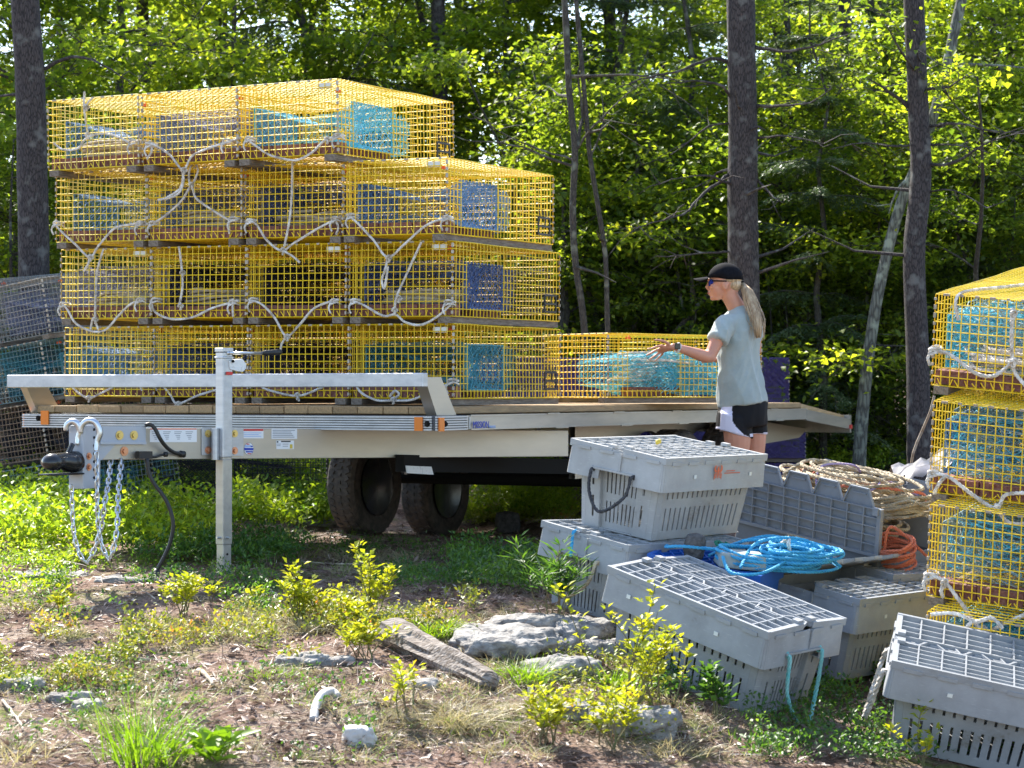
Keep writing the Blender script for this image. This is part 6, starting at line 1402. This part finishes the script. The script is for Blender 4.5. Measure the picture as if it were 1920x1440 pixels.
for k in range(9):
    u, v = g2.uniform(100, 900), g2.uniform(1080, 1300); mb = MB(); p = RP(u, v); a_ = g2.uniform(0, 3); L_ = g2.uniform(.06, .2); q = p + Vector((math.cos(a_) * L_, math.sin(a_) * L_, .01)); q.z = gz1(q.x, q.y) + .008
    mb.tube([p + Vector((0, 0, .006)), p.lerp(q, .5) + Vector((0, 0, g2.uniform(.005, .02))), q], [.004, .0035, .002], 5); tag(mb.build('stick', M['twig']), 'thin dry twig ' + ['near the left edge', 'left of the jack leg', 'between the chains and the tall grass', 'in front of the jack leg', 'left of the yellow shrubs', 'among the yellow shrubs', 'just left of the log' if k % 2 else 'between the yellow shrubs and the log', 'beside the log', 'right of the log'][min(8, int((u - 100) / 89))] + (', low on the slope' if v > 1220 else ', halfway up the slope' if v > 1140 else ', high on the slope'), 'stick', 'scattered twigs on the slope')
# rumpled plastic sheet behind the right stack
mb = MB(); c = at(1735, 872, 11.6); V0 = []; nn = 14
for i in range(nn):
    for j in range(nn):
        x, y = (i / (nn - 1) - .5) * .55, (j / (nn - 1) - .5) * .6; V0.append(c + Vector((x + .12, y, .12 * math.exp(-(x * x + y * y) * 9) + .09 * mnoise.noise(Vector((x * 6, y * 6, 3))) + .05 * mnoise.noise(Vector((x * 15, y * 15, 8))) - .05 - .3 * abs(x) ** 1.3)))
mb.add(V0, [(i * nn + j, (i + 1) * nn + j, (i + 1) * nn + j + 1, i * nn + j + 1) for i in range(nn - 1) for j in range(nn - 1)])
M['plastic'] = mat('grey_plastic_sheet', (.12, .12, .15), .3, 0, (.05, .05, .055), 12)
tag(mb.build('plastic_sheet', M['plastic'], smooth=True), 'rumpled grey plastic sheet heaped behind the right yellow stack', 'sheet')

# ------------------------------------------------------------------ the woman
M['skin'] = mat('skin', (.56, .27, .18), .5, 0, (.50, .22, .14), 9, sub=.15)
M['lip'] = mat('lips', (.45, .13, .11), .45)
M['tee'] = mat('sage_cotton', (.34, .39, .38), .9, 0, (.30, .35, .34), 14, bump=.15, bscale=60, sheen=.2)
M['blackcloth'] = mat('black_sport_cloth', (.006, .006, .008), .75, spec=.25)
M['whitecloth'] = mat('white_sport_cloth', (.62, .60, .72), .8)
M['capcloth'] = mat('black_cap_cloth', (.005, .005, .007), .9, 0, (.010, .010, .013), 60, spec=.1)
M['hair'] = mat('blond_hair', (.26, .16, .08), .45, 0, (.58, .44, .28), 60, stretch=(1, 1, .15))
M['hair_dark'] = mat('hair_roots', (.12, .07, .04), .6)
M['lens'] = mat('mirror_lens', (.02, .05, .45), .08, .7)
HY = 13.0; porg = Vector((xof(1392, HY), HY, 0)); porg.z = gz1(porg.x, porg.y)
person = thing('person', 'woman in sage t-shirt, black shorts and black cap, arm stretched over the deck', 'person', Matrix.Translation(porg))
def pp(u, v, dy=0): return at(u, v, HY) * 1.0 - porg + Vector((0, dy, 0))
def baked(mb, name, mats, voxel, smooth_it=6, noise_amt=0, nscale=9, assign=None):
    me = mb.mesh('tmp', mats[0]); o = bpy.data.objects.new('tmp', me); COL.objects.link(o)
    r_ = o.modifiers.new('r', 'REMESH'); r_.mode = 'VOXEL'; r_.voxel_size = voxel; s_ = o.modifiers.new('s', 'SMOOTH'); s_.iterations = smooth_it; s_.factor = .5
    dg = bpy.context.evaluated_depsgraph_get(); me2 = bpy.data.meshes.new_from_object(o.evaluated_get(dg)); bpy.data.objects.remove(o)
    me2.name = name; me2.materials.clear()
    for m_ in mats: me2.materials.append(m_)
    n = len(me2.vertices); co = np.empty(n * 3); me2.vertices.foreach_get('co', co); co = co.reshape(-1, 3)
    if noise_amt:
        no = np.empty(n * 3); me2.vertices.foreach_get('normal', no); no = no.reshape(-1, 3)
        d = np.array([noise_amt(Vector(c)) for c in co]); co = co + no * d[:, None]; me2.vertices.foreach_set('co', co.ravel())
    me2.polygons.foreach_set('use_smooth', np.ones(len(me2.polygons), bool))
    if assign:
        me2.polygons.foreach_set('material_index', np.array([assign(p.center) for p in me2.polygons], np.int32))
    me2.update(); return obj(name, me2, person)
def ell(mb, c, r, Mx=None, n=16, m_=10):
    c = Vector(c); rings = []
    for i in range(m_ + 1):
        a_ = math.pi * (i + .02) / (m_ + .04) - math.pi / 2; ring = []
        for k in range(n):
            t_ = k / n * 6.28318; p = Vector((math.cos(a_) * math.cos(t_) * r[0], math.cos(a_) * math.sin(t_) * r[1], math.sin(a_) * r[2])); ring.append((Mx @ p if Mx is not None else p) + c)
        rings.append(ring)
    mb.ring(rings)
hf = Vector((-.97, .22, -.02)).normalized(); hl = Vector((-.22, -.97, 0)).normalized(); hu = hf.cross(hl).normalized()
HM = Matrix((hf, hl, hu)).transposed(); HC = pp(1359, 530, -.01)
def hp(x, y, z): return HC + HM @ Vector((x, y, z))
b = MB()
ell(b, hp(-.004, 0, .018), (.094, .074, .092), HM); ell(b, hp(.036, 0, -.035), (.056, .058, .064), HM); ell(b, hp(.050, 0, -.082), (.034, .036, .022), HM); ell(b, hp(.075, 0, -.090), (.017, .022, .015), HM)
b.tube([hp(.086, 0, .012), hp(.100, 0, -.010), hp(.112, 0, -.030)], [.010, .0105, .0115], 8); ell(b, hp(.101, .008, -.036), (.009, .007, .006), HM); ell(b, hp(.101, -.008, -.036), (.009, .007, .006), HM)
ell(b, hp(.090, 0, .020), (.014, .045, .012), HM); ell(b, hp(.062, .036, -.022), (.024, .022, .022), HM); ell(b, hp(.062, -.036, -.022), (.024, .022, .022), HM)
ell(b, hp(.091, 0, -.055), (.011, .021, .007), HM); ell(b, hp(.089, 0, -.067), (.011, .019, .007), HM)
for s in (1, -1): ell(b, hp(-.012, s * .075, -.022), (.019, .007, .030), HM); 
b.tube([hp(-.03, 0, -.03), hp(-.028, 0, -.08), pp(1383, 580, 0), pp(1386, 600, 0)], [.052, .050, .055, .075], 14)
# torso core
tr = [(600, 1384, .16, .10), (625, 1384, .16, .11), (670, 1384, .125, .10), (710, 1388, .125, .11), (750, 1392, .14, .125), (790, 1392, .14, .125)]
def ering(u, v, a, c_, dy=0, n=20, tiltv=0): cc = pp(u, v, dy); return [cc + Vector((a * math.cos(t_), c_ * math.sin(t_), -tiltv * math.cos(t_))) for t_ in np.linspace(0, 6.28318, n, endpoint=False)]
b.ring([ering(u, v, a * .7, c_) for v, u, a, c_ in tr])
# left arm, near the camera
sh, el_, wr = pp(1356, 606, -.12), pp(1324, 672, -.20), pp(1261, 653, -.30)
b.tube([sh, sh.lerp(el_, .35), sh.lerp(el_, .75), el_, el_.lerp(wr, .08), el_.lerp(wr, .3), el_.lerp(wr, .65), wr, wr.lerp(pp(1250, 652, -.31), .9)], [.050, .046, .038, .037, .037, .036, .029, .0215, .022], 14)
pal = pp(1240, 655, -.32)
PM = Matrix((Vector((-1, -.1, -.12)).normalized(), Vector((-.05, .9, -.42)).normalized(), Vector((0, .42, .9)).normalized())).transposed()
ell(b, pp(1243, 655, -.31), (.047, .037, .015), PM); ell(b, pp(1237, 657, -.31), (.036, .040, .013), PM)
def finger(root, mid1, mid2, tip, r): b.tube([root, root.lerp(mid1, .5), mid1, mid2, tip], [r * 1.1, r * 1.05, r, r * .93, r * .72], 8); ell(b, tip, (r * .75,) * 3, None, 8, 6)
finger(pp(1236, 650, -.34), pp(1224, 652, -.36), pp(1214, 656, -.37), pp(1206, 657, -.375), .0082)
finger(pp(1233, 655, -.325), pp(1220, 660, -.34), pp(1212, 665, -.35), pp(1205, 668, -.352), .0085)
finger(pp(1234, 661, -.30), pp(1224, 667, -.305), pp(1217, 672, -.31), pp(1211, 676, -.31), .0080)
finger(pp(1238, 664, -.275), pp(1231, 670, -.27), pp(1226, 675, -.27), pp(1222, 679, -.27), .0070)
finger(pp(1247, 648, -.34), pp(1238, 643, -.365), pp(1229, 641, -.38), pp(1220, 640, -.385), .0095)
# right arm, bent and mostly hidden
sr, er, wr2 = pp(1416, 606, .12), pp(1424, 655, .20), pp(1375, 672, .42)
b.tube([sr, sr.lerp(er, .5), er, er.lerp(wr2, .4), wr2], [.048, .042, .036, .034, .022], 12); ell(b, wr2 + Vector((-.05, .02, 0)), (.05, .03, .018))
for k in range(4): b.tube([wr2 + Vector((-.08, .0 + k * .014, 0)), wr2 + Vector((-.12, k * .018, -.01)), wr2 + Vector((-.15, k * .02, -.02))], [.008, .0075, .006], 6)
b.tube([wr2 + Vector((-.03, -.02, .01)), wr2 + Vector((-.06, -.05, .02)), wr2 + Vector((-.08, -.06, .02))], [.010, .009, .007], 6)
gl = gz1(porg.x, porg.y) - porg.z
for (u0, dy0, u1, u2, dy2) in ((1380, -.06, 1381, 1386, -.10), (1413, .08, 1416, 1420, .10)):
    k1, a1 = pp(u1, 0, dy0), pp(u2, 0, dy2); hip = pp(u0, 790, dy0)
    kn = Vector((k1.x, dy0 - .02, .47)); an = Vector((a1.x, dy2, .09))
    b.tube([hip, hip.lerp(kn, .35), hip.lerp(kn, .8), kn, kn.lerp(an, .15), kn.lerp(an, .35), kn.lerp(an, .8), an, an + Vector((0, 0, -.05))], [.088, .080, .060, .056, .052, .056, .036, .032, .034], 14)
baked(b, 'body', [M['skin']], .0055, 5)
# clothes
def fold(c):
    hem = min(1, max(0, (c.z - .84) / .10)); q = c.x * 1.0 + c.y * .5
    ridge = lambda v: (.42 - abs(mnoise.noise(v))) * 1.6
    d = .016 * ridge(Vector((q * 13 + c.z * 3.5, c.y * 5, c.z * 2.4))) + .008 * ridge(Vector((q * 24 - c.z * 9, c.y * 9, c.z * 5 + 7))) + .006 * mnoise.noise(Vector((c.x * 7, c.y * 7, c.z * 6)))
    return (d - .006) * (.25 + .75 * hem) * (1 if c.z < 1.32 else .45)
t_ = MB(); sr_ = [(759, 1347, 1441, .155), (742, 1345, 1438, .155), (715, 1345, 1432, .145), (690, 1344, 1427, .138), (665, 1342, 1425, .138), (640, 1345, 1425, .145), (618, 1345, 1424, .14), (603, 1347, 1422, .13), (592, 1353, 1415, .115), (585, 1362, 1406, .09), (579, 1368, 1401, .066), (574, 1371, 1398, .060)]
t_.ring([ering((l + r_) / 2, v, (r_ - l) / 2 / 315.4, d_, tiltv=-.022 if v > 735 else -.01) for v, l, r_, d_ in sr_])
t_.tube([pp(1366, 606, -.08), pp(1355, 612, -.12), pp(1347, 625, -.15), pp(1340, 640, -.17)], [.062, .064, .062, .060], 16)
t_.tube([pp(1408, 604, .08), pp(1417, 614, .13), pp(1421, 634, .17)], [.058, .058, .056], 16)
baked(t_, 't_shirt', [M['tee']], .008, 5, fold)
s_ = MB(); s_.ring([ering(u, v, a, c_, tiltv=-.02) for v, u, a, c_ in ((748, 1394, .146, .14), (765, 1393, .149, .145), (780, 1391, .152, .148), (795, 1391, .152, .146), (803, 1391, .148, .14))])
s_.ring([ering(u, v, a, c_, -.055, tiltv=.028) for v, u, a, c_ in ((780, 1376, .10, .10), (800, 1375, .108, .10), (813, 1375, .112, .102))])
s_.ring([ering(u, v, a, c_, .07, tiltv=.0) for v, u, a, c_ in ((780, 1414, .08, .09), (800, 1414, .085, .09), (814, 1414, .086, .09))])
def which(c):
    w = c + porg; u = 960 + w.x / w.y * F; v = YH + (EYE - w.z) / w.y * F
    edge = 1352 + (v - 763) * -.05; right = 1373 + max(0, v - 786) ** 1.5 * .14
    hem = 802 + max(0, u - 1350) * .36 if u < 1406 else 816 - (u - 1406) * .05
    if c.y < .02 and edge < u < right and v > 762: return 1
    if abs(v - hem) < 3.0 and v > 800: return 1
    return 0
baked(s_, 'shorts', [M['blackcloth'], M['whitecloth']], .006, 4, lambda c: .007 * mnoise.noise(Vector((c.x * 16, c.y * 12, c.z * 9))), assign=which)
c_ = MB(); rings = []
for i in range(9):
    a_ = (i / 8) ** .8 * math.pi / 2 * .985; rings.append([hp(-.006 + .106 * math.cos(a_) * math.cos(q) * (1.0), .084 * math.cos(a_) * math.sin(q), .030 + .088 * math.sin(a_) + (-.016 * (1 - math.sin(a_)) if math.cos(q) < 0 else 0)) for q in np.linspace(0, 6.28318, 28, endpoint=False)])
c_.ring(rings); c_.build('cap', M['capcloth'], person, smooth=True)
v_ = MB(); A_ = [hp(.075 + .028 * math.cos(q), .074 * math.sin(q), .034 - .012 * math.sin(q) ** 2) for q in np.linspace(-1.25, 1.25, 13)]; B_ = [hp(.090 + .098 * math.cos(q) ** .7, .074 * math.sin(q), .026 - .022 * math.sin(q) ** 2) for q in np.linspace(-1.25, 1.25, 13)]
up_ = hu * .004; v_.add(A_ + B_ + [p + up_ for p in A_] + [p + up_ for p in B_], [(i, i + 1, 14 + i, 13 + i) for i in range(12)] + [(26 + i, 39 + i, 40 + i, 27 + i) for i in range(12)] + [(13 + i, 14 + i, 40 + i, 39 + i) for i in range(12)])
v_.build('cap_brim', M['capcloth'], person, smooth=True)
v_ = MB(); ell(v_, hp(-.006, 0, .119), (.007, .007, .004), HM, 8, 5); v_.build('cap_button', M['capcloth'], person)
h_ = MB(); ell(h_, hp(-.055, 0, -.012), (.044, .066, .046), HM); ell(h_, hp(-.03, 0, .012), (.07, .0775, .03), HM); ell(h_, hp(-.045, 0, -.045), (.03, .045, .03), HM); h_.build('hair', M['hair'], person, smooth=True)
gg = random.Random(4); h_ = MB()
for k in range(90):
    a_ = gg.uniform(0, 6.28); rr_ = math.sqrt(gg.uniform(0, 1)); o1 = Vector((math.cos(a_), math.sin(a_), 0)) * rr_; e_ = gg.uniform(.75, 1.05)
    path = [pp(1391, 531, -.02) + o1 * .010, pp(1399, 545, -.05) + o1 * .026, pp(1407, 575, -.09) + o1 * .032, pp(1414, 600, -.13) + o1 * .030, pp(1416, 604 + 30 * e_, -.145) + o1 * .014]
    h_.tube(smoothpath(path, .04), [.004, .0055, .006, .0055, .005, .0045, .004, .003, .002, .0012, .001, .001, .001][:len(smoothpath(path, .04))] + [.001] * 9, 5)

for k in range(26):
    a_ = gg.uniform(0, 6.28); o1 = Vector((math.cos(a_), math.sin(a_), 0)); e_ = gg.uniform(.5, 1.2)
    path = [pp(1391, 531, -.02) + o1 * .012, pp(1399, 545, -.05) + o1 * .034, pp(1407, 575, -.09) + o1 * gg.uniform(.035, .05), pp(1413, 600, -.13) + o1 * gg.uniform(.035, .06), pp(1414, 600 + 34 * e_, -.145) + o1 * gg.uniform(.02, .05)]
    h_.tube(smoothpath(path, .04), .0014, 3)
h_.build('ponytail', M['hair'], person, smooth=True)
v_ = MB(); ell(v_, pp(1391, 531, -.02), (.013, .013, .013), None, 10, 6); v_.build('hair_tie', M['capcloth'], person)
v_ = MB(); 
for s in (1, -1):
    L_ = [hp(.099 - .030 * (y / .055) ** 2, s * y, z) for y, z in ((.008, .016), (.03, .020), (.055, .016), (.058, -.002), (.045, -.017), (.025, -.020), (.010, -.010))]
    v_.add(L_ + [p - hf * .003 for p in L_], [tuple(range(7)), tuple(range(13, 6, -1))] + [(i, (i + 1) % 7, 7 + (i + 1) % 7, 7 + i) for i in range(7)])
v_.build('sunglasses', M['lens'], person)
v_ = MB()
for s in (1, -1): v_.bar(hp(.068, s * .060, .010), hp(-.02, s * .079, .004), .004, .008, hu)
v_.tube([hp(.070, .057, .017), hp(.096, .03, .022), hp(.101, 0, .016), hp(.096, -.03, .022), hp(.070, -.057, .017)], .0028, 5); v_.build('glasses_frame', M['darksteel'], person)
v_ = MB(); wd = (wr - el_).normalized(); wu = wd.orthogonal().normalized(); wc = wr.lerp(el_, .03); w2 = wd.cross(wu)
v_.tube([wc + (math.cos(q) * wu + math.sin(q) * w2) * .0265 for q in np.linspace(0, 6.28318, 18, endpoint=False)], .0045, 6, closed=True); v_.tube([wc - wd * .006 + (math.cos(q) * wu + math.sin(q) * w2) * .0265 for q in np.linspace(0, 6.28318, 18, endpoint=False)], .0045, 6, closed=True)
wa = v_.build('watch_band', M['whiteplastic'], person, smooth=True)
v_ = MB(); v_.box(wc + Vector((.0, -.0265, .008)), (.034, .010, .036)); v_.build('watch_case', M['blackgloss'], person, bevel=.003)
v_ = MB(); ell(v_, hp(.100, 0, -.0605), (.0055, .017, .006), HM, 10, 6); v_.build('lips', M['lip'], person, smooth=True)
for (u2, dy2) in ((1386, -.10), (1420, .10)):
    x0 = pp(u2, 0, 0).x; v_ = MB(); rings = []
    for i, (d_, w_, h_) in enumerate(((-.09, .03, .05), (-.06, .038, .075), (0, .04, .09), (.06, .042, .06), (.12, .045, .045), (.165, .03, .03))):
        c0_ = Vector((x0, dy2, 0)) + Vector((-.75, .66, 0)) * d_; sx_ = Vector((.66, .75, 0)); rings.append([c0_ + sx_ * w_ * math.cos(q) + Vector((0, 0, max(0, h_ * .5 + h_ * .5 * math.sin(q)))) for q in np.linspace(0, 6.28318, 14, endpoint=False)])
    v_.ring(rings); v_.build('shoe', M['darksteel'], person, smooth=True)
